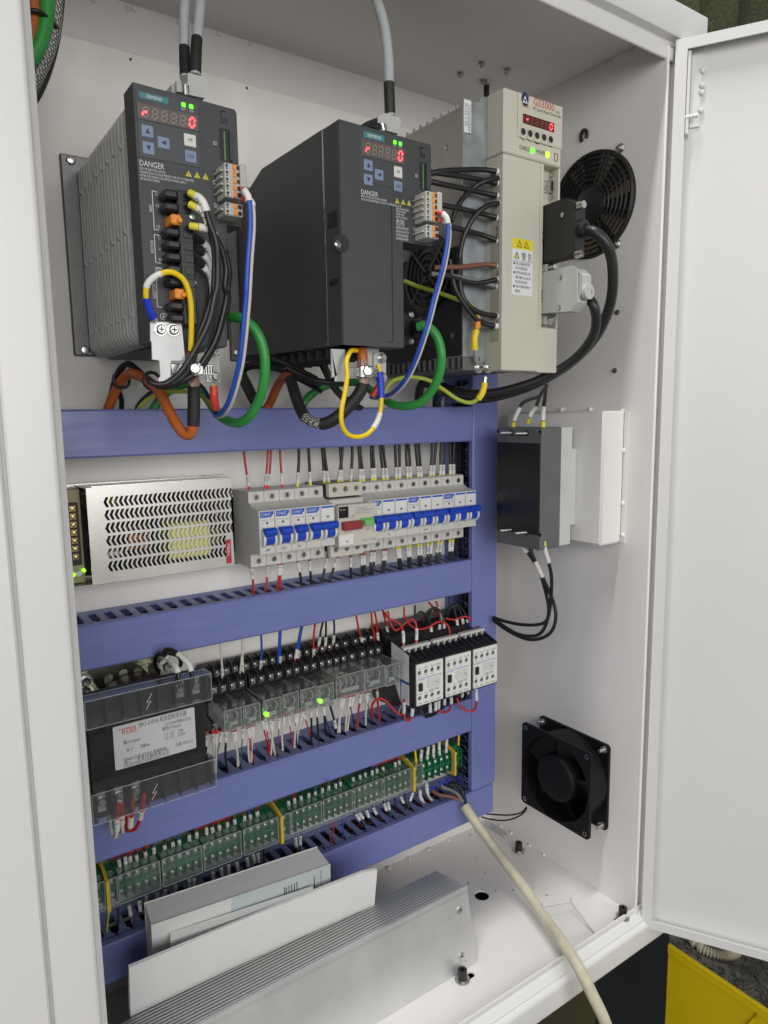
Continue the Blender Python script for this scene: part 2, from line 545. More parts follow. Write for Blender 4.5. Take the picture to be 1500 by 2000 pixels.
mat('brass', (0.55, 0.45, 0.22), 0.3, 0.9)
mat('copper', (0.45, 0.18, 0.09), 0.35, 0.8)
mat('coil_red', (0.075, 0.03, 0.026), 0.45, var=0.2, vscale=60)
mat('paper', (0.82, 0.815, 0.81), 0.7, var=0.03, vscale=30)
mat('pages', (0.88, 0.875, 0.86), 0.8, var=0.10, vscale=60, bump=0.35, bscale=300, stretch=(1, 40, 1))
mat('cover_grey', (0.46, 0.51, 0.52), 0.5)
mat('cover_pale', (0.62, 0.62, 0.60), 0.5)
mat('cover_blue', (0.13, 0.18, 0.29), 0.5)
mat('component_yellow', (0.80, 0.78, 0.18), 0.5, var=0.1)
mat('component_amber', (0.42, 0.27, 0.05), 0.5, var=0.15)
mat('component_navy', (0.02, 0.05, 0.14), 0.4)
mat('component_tan', (0.19, 0.15, 0.10), 0.6, var=0.3, vscale=120)
mat('gold_paint', (0.30, 0.26, 0.14), 0.5, 0.2)
mat('pcb_green', (0.04, 0.17, 0.05), 0.4)
mat('pcb_edge', (0.10, 0.22, 0.08), 0.4)
mat('fan_black', (0.006, 0.006, 0.007), 0.5, var=0.1, vscale=40, spec=0.25)
mat('yellow_sheet', (0.95, 0.70, 0.012), 0.4, var=0.06, vscale=8, bump=0.1)
mat('base_black', (0.018, 0.021, 0.026), 0.45, var=0.2, vscale=10, bump=0.2, bscale=500)
mat('olive_felt', (0.085, 0.095, 0.05), 0.95, var=0.5, vscale=120, bump=1.0, bscale=260)
mat('dirt', (0.06, 0.055, 0.05), 0.8)
braid('braid_steel', (0.62, 0.62, 0.57), (0.10, 0.10, 0.09), 150, 0.3)
braid('braid_copper', (0.62, 0.56, 0.50), (0.35, 0.16, 0.10), 240, 0.2)
clear('clear_cover', (0.90, 0.91, 0.93), 0.05, 0.45, 0.16, .018)
clear('clear_relay', (0.93, 0.94, 0.94), 0.04, 0.40, 0.12, .06)
clear('clear_green', (0.93, 0.96, 0.94), 0.035, 0.35, 0.14, .03)
clear('clear_sheet', (0.95, 0.95, 0.95), 0.04, 0.5, 0.06)
clear('clear_film', (0.97, 0.97, 0.97), 0.01, 0.25, 0.1)
clear('clear_edge', (0.80, 0.82, 0.82), 0.12, 0.5, 0.2, .3)

# stained workshop concrete
mt = mat('concrete', (0.2, 0.195, 0.18), 0.75, bump=0.6, bscale=60)
nt = mt.node_tree; b = nt.nodes['Principled BSDF']
tc = nt.nodes.new('ShaderNodeTexCoord')
n1 = nt.nodes.new('ShaderNodeTexNoise'); n1.inputs['Scale'].default_value = 4; n1.inputs['Detail'].default_value = 9
n1.inputs['Roughness'].default_value = .7
cr = nt.nodes.new('ShaderNodeValToRGB')
cr.color_ramp.elements[0].position = .38; cr.color_ramp.elements[0].color = (.02, .02, .018, 1)
cr.color_ramp.elements[1].position = .62; cr.color_ramp.elements[1].color = (.25, .245, .22, 1)
nt.links.new(tc.outputs['Object'], n1.inputs[0]); nt.links.new(n1.outputs[0], cr.inputs[0]); nt.links.new(cr.outputs[0], b.inputs[0])
# ================================================================== setting behind and below
XW = 106.9; ZF = -494.0; ZC = 530.0
single('concrete_floor', MB().box(-3000, 4000, -3000, 4000, -1330, -1300), 'concrete', '', '', (0, 0, -1300), kind='structure')

# olive felt curtain hanging behind the machine
mb = MB(); NX = 150; vs = []; x0, x1 = 250, 1900
for zi in range(9):
    z = 1500 - zi * 120
    for i in range(NX):
        t = i / (NX - 1); x = x0 + (x1 - x0) * t
        y = 560 + 42 * math.sin(t * 46 + .5 * math.sin(t * 9)) + 20 * math.sin(t * 101 + 1) + 6 * math.sin(zi * 1.3 + t * 30)
        vs.append((x, y, z))
fs = [(zi * NX + i, zi * NX + i + 1, (zi + 1) * NX + i + 1, (zi + 1) * NX + i) for zi in range(8) for i in range(NX - 1)]
mb.add(vs + [(v[0], v[1] + 4, v[2]) for v in vs], fs + [tuple(k + len(vs) for k in f[::-1]) for f in fs])
single('felt_curtain', mb, 'olive_felt', 'olive green felt curtain hanging in folds behind the open cabinet door', 'curtain', (x0, 560, 540), smooth=60)

# machine base under the cabinet
t = thing('machine_plinth', 'black painted machine base under the white cabinet', 'machine base', (-150, 0, -1300))
part('plinth_body', MB().box(-900, 92, -205, 420, -1300, -536, 3), 'base_black', t)
part('corner_post', MB().box(92.5, A(1306, 1900, y=-40).x, -40, 420, -1300, -536, 3), 'base_black', t)

# yellow sheet metal guard, low, right of the base
yc = A(1305, 1842, x=270); ye = A(1500, 1970, x=270)
t = thing('machine_guard', 'bright yellow sheet metal guard at the bottom right corner', 'guard', (270, yc.y, -1300))
gz = yc.z; gy = yc.y; gl = gy - ye.y + 160
part('side_panel', MB().box(270, 273, gy - gl, gy, -1300, gz, 1), 'yellow_sheet', t)
part('top_flange', MB().box(266, 270, gy - gl, gy - 1, gz - 14, gz + 1, 1.5), 'yellow_sheet', t)
a1 = A(1308, 1858, x=266); a2 = A(1487, 1978, x=266)
part('raised_rib', MB().tube([A(1306, 1860, x=268), A(1484, 1976, x=268), A(1462, 2004, x=268), A(1400, 2060, x=268)], 2.2, 8), 'yellow_sheet', t)

# metal chips on the concrete floor
random.seed(3); mb = MB()
for i in range(420):
    p = A(random.uniform(1300, 1510), random.uniform(1835, 1990), z=-1299)
    a = random.uniform(0, 6.3); L = random.uniform(6, 26); k = random.uniform(-1.2, 1.2)
    pts = []
    for j in range(5):
        pts.append(p + Vector((math.cos(a) * L * j / 4, math.sin(a) * L * j / 4, 1 + 2 * math.sin(j))))
        a += k * .35
    mb.tube(pts, random.uniform(.6, 1.6), 4)
single('metal_chips', mb, 'dirt', 'dark metal chips scattered on the stained concrete floor', 'metal chips', A(1400, 1900, z=-1299), kind='stuff')
# end of a ribbed hose lying on the floor
c = A(1416, 1846, z=-1285); mb = MB()
hp = [c + Vector((math.cos(a) * 60, math.sin(a) * 60 + 30, 0)) for a in [i * .06 for i in range(-4, 80)]]
mb.tube(hp, lambda t: 11 + 3 * (1 if int(t * 83) % 2 else -1), 14)
single('ribbed_hose', mb, 'cream_cable', 'cream ribbed hose lying on the floor under the open door', 'hose', c)

# ================================================================== cabinet
cab = thing('control_cabinet', 'white painted sheet steel control cabinet standing open, seen from its front left', 'cabinet', (-250, -110, -517))
part('back_wall', MB().box(-640, XW + 2, 15, 17, ZF - 2, ZC + 2), 'white_paint', cab)
part('mounting_plate', MB().box(-612, 70, 0, 3, -432, 479, .8), 'plate_paint', cab)
part('side_wall', MB().box(XW, XW + 2, -240, 14.9, ZF - 1, ZC + 1), 'white_paint', cab)
part('side_wall', MB().box(-640, -638, -240, 14.9, ZF - 1, ZC + 1), 'white_paint', cab)
part('top_panel', MB().box(-637.8, XW - .1, -240, 14.8, ZC, ZC + 2), 'white_paint', cab)
def slot(x, y, w, h, n=8):
    return [(x + (w / 2 - h / 2) * (1 if math.cos(a) >= 0 else -1) + h / 2 * math.cos(a), y + h / 2 * math.sin(a)) for a in [2 * math.pi * (i + .5) / (2 * n) for i in range(2 * n)]]
bolt_fl = [A(903, 1914, z=ZF), A(1013, 1662, z=ZF), A(1216, 1791, z=ZF)]
hole = A(941, 1749, z=ZF)
loops = [[(-637.8, -242), (XW - .1, -242), (XW - .1, 14.8), (-637.8, 14.8)], circle(hole.x, hole.y, 9.5, 28)]
for p, dx in zip(bolt_fl, (7, 2, -5)):
    loops.append(slot(p.x + dx, p.y, 20, 8.5))
part('floor_panel', MB().plate(loops, 'z', ZF - 2, ZF), 'white_paint', cab)
part('lower_pan', MB().box(-637, XW - 1, -240, 14, -533, -531), 'black_soft', cab)

def arc(cx, cy, r, a0, a1, n=6):
    return [(cx + r * math.cos(math.radians(a0 + (a1 - a0) * i / n)), cy + r * math.sin(math.radians(a0 + (a1 - a0) * i / n))) for i in range(n + 1)]
# bottom rail of the opening: upright inner lip, sloping ledge, rounded front
prof = [(-242.2, -497), (-242.2, -488)] + arc(-243.6, -488, 1.4, 0, 180, 5) + [(-245.2, -493), (-246.5, -494.5), (-252, -502)]
prof += arc(-249.5, -511, 7.5, 108, 180, 6) + [(-258, -531)] + arc(-255.5, -531.5, 2.5, 180, 270, 3) + [(-242.2, -534)]
part('bottom_rail', MB().prism(prof, 'x', -1250, 166), 'white_paint_dim', cab, smooth=35)
# top rail: inner lip, recessed gutter, proud cover strip
prof = [(-242, 531.5), (-242, 504.5)] + arc(-244, 504.5, 2, 0, -180, 6) + [(-246.2, 514.5), (-240.5, 516), (-240.5, 523.5), (-249.5, 523.5)]
prof += arc(-251, 525, 1.5, 270, 180, 3) + arc(-250, 555, 2.5, 180, 90, 4) + [(-240, 557.5), (-240, 531.5)]
part('top_rail', MB().prism(prof, 'x', -1250, 168), 'white_paint_dim', cab, smooth=25)
part('top_cover', MB().box(-1250, 168, -239.8, 60, 552, 557.3, 1), 'white_paint_dim', cab)
# hinge side stile: rolled lip, recessed gutter, outer strip behind the door
prof = [(XW + .1, -238)] + [(XW + .1, -244)] + arc(XW + 1.9, -245.5, 1.8, 180, 360, 5) + [(XW + 3.9, -239), (124, -239), (124, -247), (168, -247), (168, -236), (XW + 4, -236)]
part('hinge_stile', MB().prism(prof, 'z', -496, 515), 'white_paint', cab, smooth=40)
part('outer_side', MB().box(166, 168, -235.8, 60, -534, 551.9), 'white_paint', cab)
# left stile
prof = [(-514.5, -238), (-514.5, -241)] + arc(-516, -242, 1.5, 0, -60, 3) + [(-519.5, -248)] + arc(-523.5, -248, 4, -10, -90, 5) + [(-547.5, -252), (-549, -250.5), (-549, -238)]
part('left_stile', MB().prism(prof, 'z', -534, 524), 'white_paint_dim', cab, smooth=30)

# weld spots under the paint
sp = []
for px, py in ((1062, 174), (1104, 157), (1145, 138), (1190, 120), (1232, 103)): sp.append(A(px, py, x=XW))
for px, py in ((183, 0), (249, 17), (261, 19), (350, 44), (427, 66), (489, 85), (570, 103), (650, 126), (740, 150)): sp.append(A(px, py, y=15))
for px, py in ((998, 1628), (1035, 1651), (1063, 1669), (1103, 1692), (1128, 1709), (1160, 1728), (1191, 1748), (978, 1615)): sp.append(A(px, py, z=ZF))
for px, py in ((760, 1697), (800, 1678), (838, 1660), (876, 1641)): sp.append(A(px, py, z=ZF))
for p in sp:
    part('weld_spot', MB().ball(p, 3.2 * random.uniform(.7, 1.2), 3.0, 3.2 * random.uniform(.7, 1.2), 9, 6), 'white_paint', cab, smooth=80)

def hexbolt(p, axis, r=3.6, L=7, mt='steel'):
    """bolt end with nut: axis points into the room"""
    ax = Vector(axis)
    mb = MB().lathe(p, ax, [(0, r * 1.5), (.8, r * 1.5)], 16)
    mb.lathe(p, ax, [(.8, r * 1.15), (.8 + r * .9, r * 1.15)], 6)
    mb.lathe(p, ax, [(.8 + r * .9, r * .62), (L, r * .62)], 10)
    part('bolt', mb, mt, cab, smooth=40)
for px, py in ((899, 143), (941, 123), (989, 136), (943, 158)):
    hexbolt(A(px, py, z=ZC), (0, 0, -1), 3.4, 6)
for px, py in ((1212, 290), (1205, 477)):
    hexbolt(A(px, py, x=XW), (-1, 0, 0), 3.6, 6)
for px, py in ((1206, 610), (1201, 724)):
    hexbolt(A(px, py, x=XW), (-1, 0, 0), 2.0, 3, 'dark_metal')
for p in bolt_fl[:3]:
    mb = MB().lathe(p, (0, 0, 1), [(.1, 8.5), (1.6, 8.5)], 24)
    mb.lathe(p, (0, 0, 1), [(1.7, 6.6), (3.2, 6.6)], 24)
    part('washer', mb, 'steel', cab)
    mb = MB().plate([circle(p.x, p.y, 5.2, 22), circle(p.x, p.y, 2.6, 6)], 'z', ZF + 3.3, ZF + 13)
    mb.lathe(p + Vector((0, 0, 3.3)), (0, 0, 1), [(0, 3), (5, 3)], 12)
    part('socket_screw', mb, 'black_plastic', cab)
# rubber ring left in a wall hole
rp = A(1142, 266, x=XW)
mb = MB().tube([rp + Vector((-1.5, 4.5 * math.cos(a), 6.5 * math.sin(a))) for a in [i * .35 - .9 for i in range(14)]], 2.2, 8)
part('grommet', mb, 'black_plastic', cab)
# small self tapping hole plugs on the plate
mb = MB()
for px, py in ((255, 116), (482, 172)): mb.lathe(A(px, py, y=0), (0, -1, 0), [(0, 1.4), (.3, 1.0)], 8)
part('plate_hole', mb, 'dirt', cab)

# debris on the cabinet floor
random.seed(11); mb = MB()
for i in range(80):
    p = A(random.gauss(930, 90), random.gauss(1690, 60), z=ZF)
    if p.y > 12 or p.x > 100 or p.x < -110: continue
    r = random.choice((.3, .35, .4, .5, .6, 1.0))
    mb.ball(p + Vector((0, 0, r * .4)), r * random.uniform(.8, 2), r, r * .5, 5, 4)
single('floor_debris', mb, 'dirt', 'tiny dark chips and dust on the white cabinet floor', 'debris', (-20, -60, ZF), kind='stuff')

# clear plastic scraps on the floor
t = thing('plastic_bracket', 'clear plastic cover with two upright edges lying at the front of the cabinet floor', 'plastic cover', A(1136, 1815, z=ZF))
a = A(1106, 1840, z=ZF); b = A(1164, 1828, z=ZF)
d = (A(1112, 1786, z=ZF + 14) - a)
part('sheet', MB().quad(a, b, b + Vector((6, 44, 14)), a + Vector((6, 44, 14))), 'clear_film', t)
for q in (a, b):
    part('upright_edge', MB().tube([q + Vector((0, 0, .8)), q + Vector((6, 44, 15)), q + Vector((6, 44, 21))], .8, 5), 'grey_cable', t)
part('cross_edge', MB().tube([a + Vector((6, 44, 15)), b + Vector((6, 44, 15))], .7, 5), 'clear_cover', t)
p = A(945, 1612, z=ZF); q = A(983, 1636, z=ZF)
dv = (q - p).normalized(); sv = Vector((-dv.y, dv.x, 0)) * 8
mb = MB(); up = Vector((0, 0, 6))
for o1, o2 in (((sv * 0), up), ((up), up + sv), (up + sv, sv)):
    mb.quad(p + o1, q + o1, q + o2, p + o2)
    mb.quad(p + o1 * .9, q + o1 * .9, q + o2 * .9, p + o2 * .9)
single('plastic_trim', mb, 'clear_cover', 'short clear plastic channel lying on the floor by the back corner', 'plastic trim', p)

# ------------------------------------------------------------------ closed left door
t = thing('cabinet_door', 'closed white cabinet door along the left edge, beside the frame', 'cabinet door', (-850, -250, -520))
part('door_panel', MB().box(-1250, -551.8, -253, -246, -520, 522, 1.5), 'white_paint_dim', t)
part('gasket', MB().box(-1250, -549.2, -245.9, -241, -520, 522), 'grey_plastic', t)
part('gap_seal', MB().box(-551.7, -549.1, -250, -246, -520, 522), 'grey_plastic', t)

# ------------------------------------------------------------------ open right door
HX, HY = 115.0, -250.0
dr = thing('cabinet_door', 'white cabinet door swung open on the right, its inner face showing', 'cabinet door', (HX, HY, -511), rot=(0, 0, math.radians(-60)))
DW, DH = 620, 1032
part('door_panel', MB().box(.5, DW - .5, 16, 18, .5, DH - .5), 'white_paint_dim', dr, world=False)
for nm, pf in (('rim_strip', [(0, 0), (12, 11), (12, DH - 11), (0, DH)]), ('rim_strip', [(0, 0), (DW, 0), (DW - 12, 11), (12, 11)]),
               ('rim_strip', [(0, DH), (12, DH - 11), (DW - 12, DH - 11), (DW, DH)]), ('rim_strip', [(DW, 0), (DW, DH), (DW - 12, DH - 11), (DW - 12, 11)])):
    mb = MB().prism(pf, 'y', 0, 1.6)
    part(nm, mb, 'white_paint_dim', dr, world=False)
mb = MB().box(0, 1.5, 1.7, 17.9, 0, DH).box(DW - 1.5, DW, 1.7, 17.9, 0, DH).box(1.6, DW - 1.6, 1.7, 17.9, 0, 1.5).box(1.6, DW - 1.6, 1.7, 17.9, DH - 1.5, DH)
part('rim_return', mb, 'white_paint_dim', dr, world=False)
hg = part('hinge', MB().box(12.2, 15.5, 2.5, 15.5, DH - 95, DH - 12, .5).box(15.6, 26, 13.5, 15.5, DH - 86, DH - 12, .6), 'white_paint_dim', dr, world=False)
part('hinge_pin', MB().cyl((9, 4, DH - 78), (25, 4, DH - 78), 2.3, 2.3, 14), 'white_paint_dim', hg, world=False)
for dz in (30, 45, 52, 70):
    part('weld_spot', MB().ball((27, 13.5, DH - dz), 3.2, 2.5, 3.2), 'white_paint_dim', dr, world=False, smooth=80)

# ================================================================== wiring ducts
def keyhole(c, y0=-13, w=4.0, horizontal=True):
    p = [(c - w, y0), (c + w, y0), (c + w, -40), (c + w * .9, -42), (c + 1.2, -44), (c + 1.2, -53.5), (c - 1.2, -53.5), (c - 1.2, -44), (c - w * .9, -42), (c - w, -40)]
    return p
def duct(label, x0, x1, z0, z1, vertical=False):
    org = (x0, 0, z0) if not vertical else (x0, 0, z0)
    t = thing('wiring_duct', label, 'wiring duct', org, 'slotted blue wiring ducts')
    if not vertical:
        part('base', MB().box(x0, x1, -2.2, -.3, z0 + 1, z1 - 1), 'duct_blue', t)
        for zz in (z1 - 2.6, z0 + 1):
            loops = [[(x0, -2.3), (x1, -2.3), (x1, -56), (x0, -56)]]
            c = x1 - 9
            while c > x0 + 6:
                loops.append(keyhole(c)); c -= 15
            part('slotted_wall', MB().plate(loops, 'z', zz, zz + 1.6), 'duct_blue', t)
        prof = [(-57, z0), (-52, z0), (-52, z0 - 1.2), (-58.5, z0 - 1.2), (-60, z0 + .6), (-60, z1 - .6), (-58.5, z1 + 1.2), (-52, z1 + 1.2), (-52, z1), (-57, z1)]
        part('lid', MB().prism(prof, 'x', x0 + .3, x1 - .3), 'duct_blue', t)
    else:
        part('base', MB().box(x0 + 1, x1 - 1, -2.2, -.3, z0, z1), 'duct_blue', t)
        for xx in (x0 + 1, x1 - 2.6):
            loops = [[(-2.3, z0), (-2.3, z1), (-56, z1), (-56, z0)]]
            c = 83.5 + 14.6 * 6
            while c > z0 + 6:
                if c < z1 - 6: loops.append([(b_, a_) for a_, b_ in keyhole(c)])
                c -= 14.6
            part('slotted_wall', MB().plate(loops, 'x', xx, xx + 1.6), 'duct_blue', t)
        prof = [(x0, -57), (x0, -52), (x0 - 1.2, -52), (x0 - 1.2, -58.5), (x0 + .6, -60), (x1 - .6, -60), (x1 + 1.2, -58.5), (x1 + 1.2, -52), (x1, -52), (x1, -57)]
        part('lid', MB().prism(prof, 'z', z0 + .3, z1 - .3), 'duct_blue', t)
    # the wires lying inside, seen through the slots
    mb = MB(); mats_ = ['wire_black', 'wire_white', 'wire_red', 'wire_navy']
    for k in range(26):
        mb.mi = random.choice((0, 0, 0, 3)) if vertical else random.choice((0, 0, 0, 0, 1, 2, 3))
        f = [random.uniform(.12, .88) for _ in range(4)]; g = [random.uniform(-50, -8) for _ in range(4)]
        if vertical: pts = [(x0 + (x1 - x0) * f[j], g[j], z0 + (z1 - z0) * (j + .02) / 3.04) for j in range(4)]
        else: pts = [(x0 + (x1 - x0) * (j + .02) / 3.04, g[j], z0 + 4 + (z1 - z0 - 8) * f[j]) for j in range(4)]
        mb.tube(smooth_path(pts, 5), random.choice((1.2, 1.6, 2.0)), 5)
    o = part('wire_fill', mb, mats_, t, smooth=60, label='mixed wires lying inside the duct'); o['kind'] = 'stuff'
    return t
duct('topmost horizontal blue wiring duct, just under the three drives', -600, -.5, 98.5, 139.5)
duct('second horizontal blue wiring duct, between breakers and relays', -600, -.5, -98, -57)
dk = duct('third horizontal blue wiring duct, between relays and green terminals', -600, -.5, -290, -247)
pm = A(637, 1523, y=-60.1)
part('pen_mark', MB().tube([pm + Vector((-3, 0, 1)), pm + Vector((-1, 0, -2)), pm + Vector((0, 0, 1.5)), pm + Vector((1.2, 0, -2)), pm + Vector((3, 0, .8))], .35, 4), 'lug_blue', dk)
duct('lowest horizontal blue wiring duct, behind the white manuals', -600, 40.5, -420.5, -380.5)
duct('vertical blue wiring duct at the right ends of the horizontal ducts', 2.5, 43.5, -377.5, 186, True)
# rails that carry the breakers, relays and terminals
for z, x0, x1, lb in ((14, -318, -6, 'steel mounting rail behind the breaker row'), (-165, -372, -2, 'steel mounting rail behind the relays and contactors'), (-322, -490, 0, 'steel mounting rail behind the green terminals')):
    prof = [(-.4, z - 13), (-1.6, z - 13), (-1.6, z - 12), (-1.4, z - 12)]
    prof = [(-1, z - 12), (-7.5, z - 12), (-7.5, z - 17.5), (-6.3, z - 17.5), (-6.3, z - 13), (-.4, z - 13), (-.4, z + 13), (-6.3, z + 13), (-6.3, z + 17.5), (-7.5, z + 17.5), (-7.5, z + 12), (-1, z + 12)]
    single('mounting_rail', MB().prism(prof, 'x', x0, x1), 'zinc_yellow', lb, 'rail', (x0, 0, z), 'steel mounting rails')
# ================================================================== servo drives
SEG = {'0': 'abcdef', 'r': 'eg', '8': 'abcdefg', '-': 'g'}
def seg_poly(mb, seg, x, z, w, h, y, t):
    """one bar of a seven segment digit on a face that looks to -y; x, z is the digit's centre"""
    hw, hh = w / 2, h / 2; sl = .12
    bars = {'a': ((-hw, hh), (hw, hh)), 'g': ((-hw, 0), (hw, 0)), 'd': ((-hw, -hh), (hw, -hh)),
            'f': ((-hw, hh), (-hw, 0)), 'b': ((hw, hh), (hw, 0)), 'e': ((-hw, 0), (-hw, -hh)), 'c': ((hw, 0), (hw, -hh))}
    (ax, az), (bx, bz) = bars[seg]
    d = Vector((bx - ax, 0, bz - az)); L = d.length; d /= L; nv = Vector((d.z, 0, -d.x))
    a = Vector((x + ax, y, z + az)) + d * t * .35; b = Vector((x + bx, y, z + bz)) - d * t * .35
    pts = [a, a + d * t * .5 + nv * t * .5, b - d * t * .5 + nv * t * .5, b, b - d * t * .5 - nv * t * .5, a + d * t * .5 - nv * t * .5]
    pts = [p + Vector((sl * (p.z - z), 0, 0)) for p in pts]
    mb.add(pts, [tuple(range(6))])
def display(parent, x0, x1, z0, z1, y, wmat, chars, offmat, dots=True):
    win = part('display_window', MB().box(x0, x1, y - .5, y + .5, z0, z1, .3), wmat, parent)
    n = len(chars); w = (x1 - x0) / (n + .6); off = MB()
    for i, ch in enumerate(chars):
        cx = x0 + w * (i + .85); cz = (z0 + z1) / 2 - .2; on = MB()
        dw, dh = w * .54, (z1 - z0) * .58
        for sg in 'abcdefg':
            lit = ch != '8' and sg in SEG.get(ch, '')
            seg_poly(on if lit else off, sg, cx, cz, dw, dh, y - (.75 if lit else .62), w * (.19 if lit else .13))
        if ch != '8': part('lit_digit', on, 'seg_on', win, smooth=None, label='glowing red digit')
        if dots and i < n - 1:
            off.add([(cx + w * .5 + r_[0] * .3, y - .62, cz - dh / 2 + r_[1] * .3) for r_ in ((-1, -1), (1, -1), (1, 1), (-1, 1))], [(0, 1, 2, 3)])
    part('segments', off, offmat, win, smooth=None)
def triangle(mb, mi, x, z, w, y, mb_ink):
    mb.add([(x - w / 2, y, z - w * .42), (x + w / 2, y, z - w * .42), (x, y, z + w * .46)], [(0, 1, 2)])
    mb_ink.text('!', (x, y - .05, z - w * .32), w * .45, align='C')

def hmi(t, Z, y, c, face_y):
    """operator panel of a drive: nameplate, display, keys, warning print"""
    R_ = lambda k: rect(Z, c[k][0], c[k][1], y=y)
    x0, x1, z0, z1 = R_('panel')
    pn = part('operator_panel', MB().box(x0, x1, y - .4, y + .6, z0, z1, .3), 'drive_panel', t)
    x0, x1, z0, z1 = R_('name')
    np_ = part('nameplate', MB().box(x0, x1, y - .7, y, z0, z1, .15), 'teal', t)
    part('lettering', MB().text('SIEMENS', ((x0 + x1) / 2, y - .8, z0 + (z1 - z0) * .26), (z1 - z0) * .48, align='C', maxw=(x1 - x0) * .9), 'ink_white', np_, smooth=None)
    display(t, *R_('disp'), y - .7, 'window_grey', 'r8888' + '0', 'seg_off')
    for p in c['leds']:
        q = Z(*p, y=y); e = c['led']
        part('status_light', MB().box(q.x - e, q.x + e, y - 1.0, y, q.z - e, q.z + e, .5), 'led_green', t)
    for k, s, mt in (('up', '▲', 'button_blue'), ('left', '◀', 'button_blue'), ('down', '▼', 'button_blue'), ('m', 'M', 'button_white'), ('ok', 'OK', 'button_blue')):
        x0, x1, z0, z1 = R_(k)
        bt = part('key', MB().box(x0, x1, y - 1.0, y, z0, z1, .5), mt, t)
        mb = MB(); cx, cz, w = (x0 + x1) / 2, (z0 + z1) / 2, (x1 - x0)
        yy = y - 1.08
        if k == 'up': mb.add([(cx - w * .2, yy, cz - w * .2), (cx + w * .2, yy, cz - w * .2), (cx, yy, cz + w * .25)], [(0, 1, 2)])
        elif k == 'down': mb.add([(cx - w * .2, yy, cz + w * .2), (cx, yy, cz - w * .25), (cx + w * .2, yy, cz + w * .2)], [(0, 1, 2)])
        elif k == 'left': mb.add([(cx + w * .2, yy, cz - w * .2), (cx + w * .2, yy, cz + w * .2), (cx - w * .25, yy, cz)], [(0, 1, 2)])
        else: mb.text(s, (cx, yy, cz - w * .16), w * .33, align='C')
        part('lettering', mb, 'ink_navy' if mt == 'button_blue' else 'ink', bt, smooth=None)
    # warning text
    mb = MB()
    p = Z(*c['danger'], y=y); mb.text('DANGER', (p.x, y - .55, p.z), c['ds'], sx=.78)
    for body, q, mw in c['lines']:
        p = Z(*q, y=y); mb.text(body, (p.x, y - .55, p.z), c['ls'], sx=.66, maxw=mw)
    for body, q, sz in c['marks']:
        p = Z(*q, y=y); mb.text(body, (p.x, y - .55, p.z), sz, sx=.8)
    for body, q, sz in c['vmarks']:
        p = Z(*q, y=y); mb.text(body, (p.x, y - .55, p.z), sz, right=(0, 0, 1), up=(-1, 0, 0), sx=.8)
    for seg in c['rules']:
        P = [Z(*q, y=y - .5) for q in seg]
        for a, b in zip(P, P[1:]):
            d = (b - a).normalized(); nv = Vector((-d.z, 0, d.x)) * .25
            mb.quad(a - nv, b - nv, b + nv, a + nv)
    part('lettering', mb, 'ink_white', t, smooth=None)
    tri = MB(); ti = MB()
    for p in c['tris']:
        q = Z(*p, y=y); triangle(tri, None, q.x, q.z, c['tw'], y - .55, ti)
    part('warning_triangles', tri, 'warn_yellow', t, smooth=None); part('lettering', ti, 'ink', t, smooth=None)
    # memory card slot
    x0, x1, z0, z1 = R_('slot')
    sl = part('card_slot', MB().box(x0, x1, y - .45, y, z0, z1), 'black_soft', t)
    w = (x1 - x0)
    part('circuit_board', MB().box(x0 + w * .3, x0 + w * .44, y - 1.2, y - .2, z0, z1 - 2), 'pcb_edge', sl)
    part('slot_wall', MB().box(x1 - w * .18, x1, y - 2.2, y - .3, z0, z1 - 1, .4), 'drive_plastic', sl)
    x0, x1, z0, z1 = R_('icon'); tt = .7
    mb = MB().box(x0, x0 + tt, y - .5, y, z0, z1).box(x1 - tt, x1, y - .5, y, z0, z1 - 5).box(x0 + tt, x1 - tt, y - .5, y, z1 - tt, z1).box(x0 + tt, x0 + 3, y - .5, y, z0, z0 + tt).box(x1 - 3, x1 - tt, y - .5, y, z0 + 2, z0 + 2 + tt)
    part('ventilation_mark', mb, 'black_plastic', t)

def plug(t, label, x0, x1, z0, z1, y, n, yb):
    """grey spring clamp plug with orange levers, standing out of the front"""
    g = part('terminal_plug', MB().box(x0, x1, y, yb, z0, z1, .6), 'grey_plastic', t, label=label)
    h = (z1 - z0) / n; w = x1 - x0
    for i in range(n):
        zc = z1 - h * (i + .5)
        part('lever', MB().box(x0 + w * .47, x0 + w * .66, y - 1.2, y + 1, zc - h * .40, zc + h * .40, .3), 'orange_plastic', g)
        mb = MB().lathe((x0 + w * .82, y - .12, zc), (0, -1, 0), [(0, h * .36), (.1, h * .34)], 12)
        part('wire_hole', mb, 'black_soft', g)
        mb = MB().lathe((x0 + w * .13, y - .12, zc + h * .12), (0, -1, 0), [(0, h * .22), (.1, h * .2)], 10).lathe((x0 + w * .13, y - .12, zc - h * .3), (0, -1, 0), [(0, h * .14), (.1, h * .12)], 8)
        o = part('test_hole', mb, 'black_soft', g); o['kind'] = 'stuff'
    for k in range(1, n):
        part('rib', MB().box(x0 - 2.2, x0 - .05, y + 3, yb, z1 - h * k - .7, z1 - h * k + .7, .2), 'grey_plastic', g)
    return g

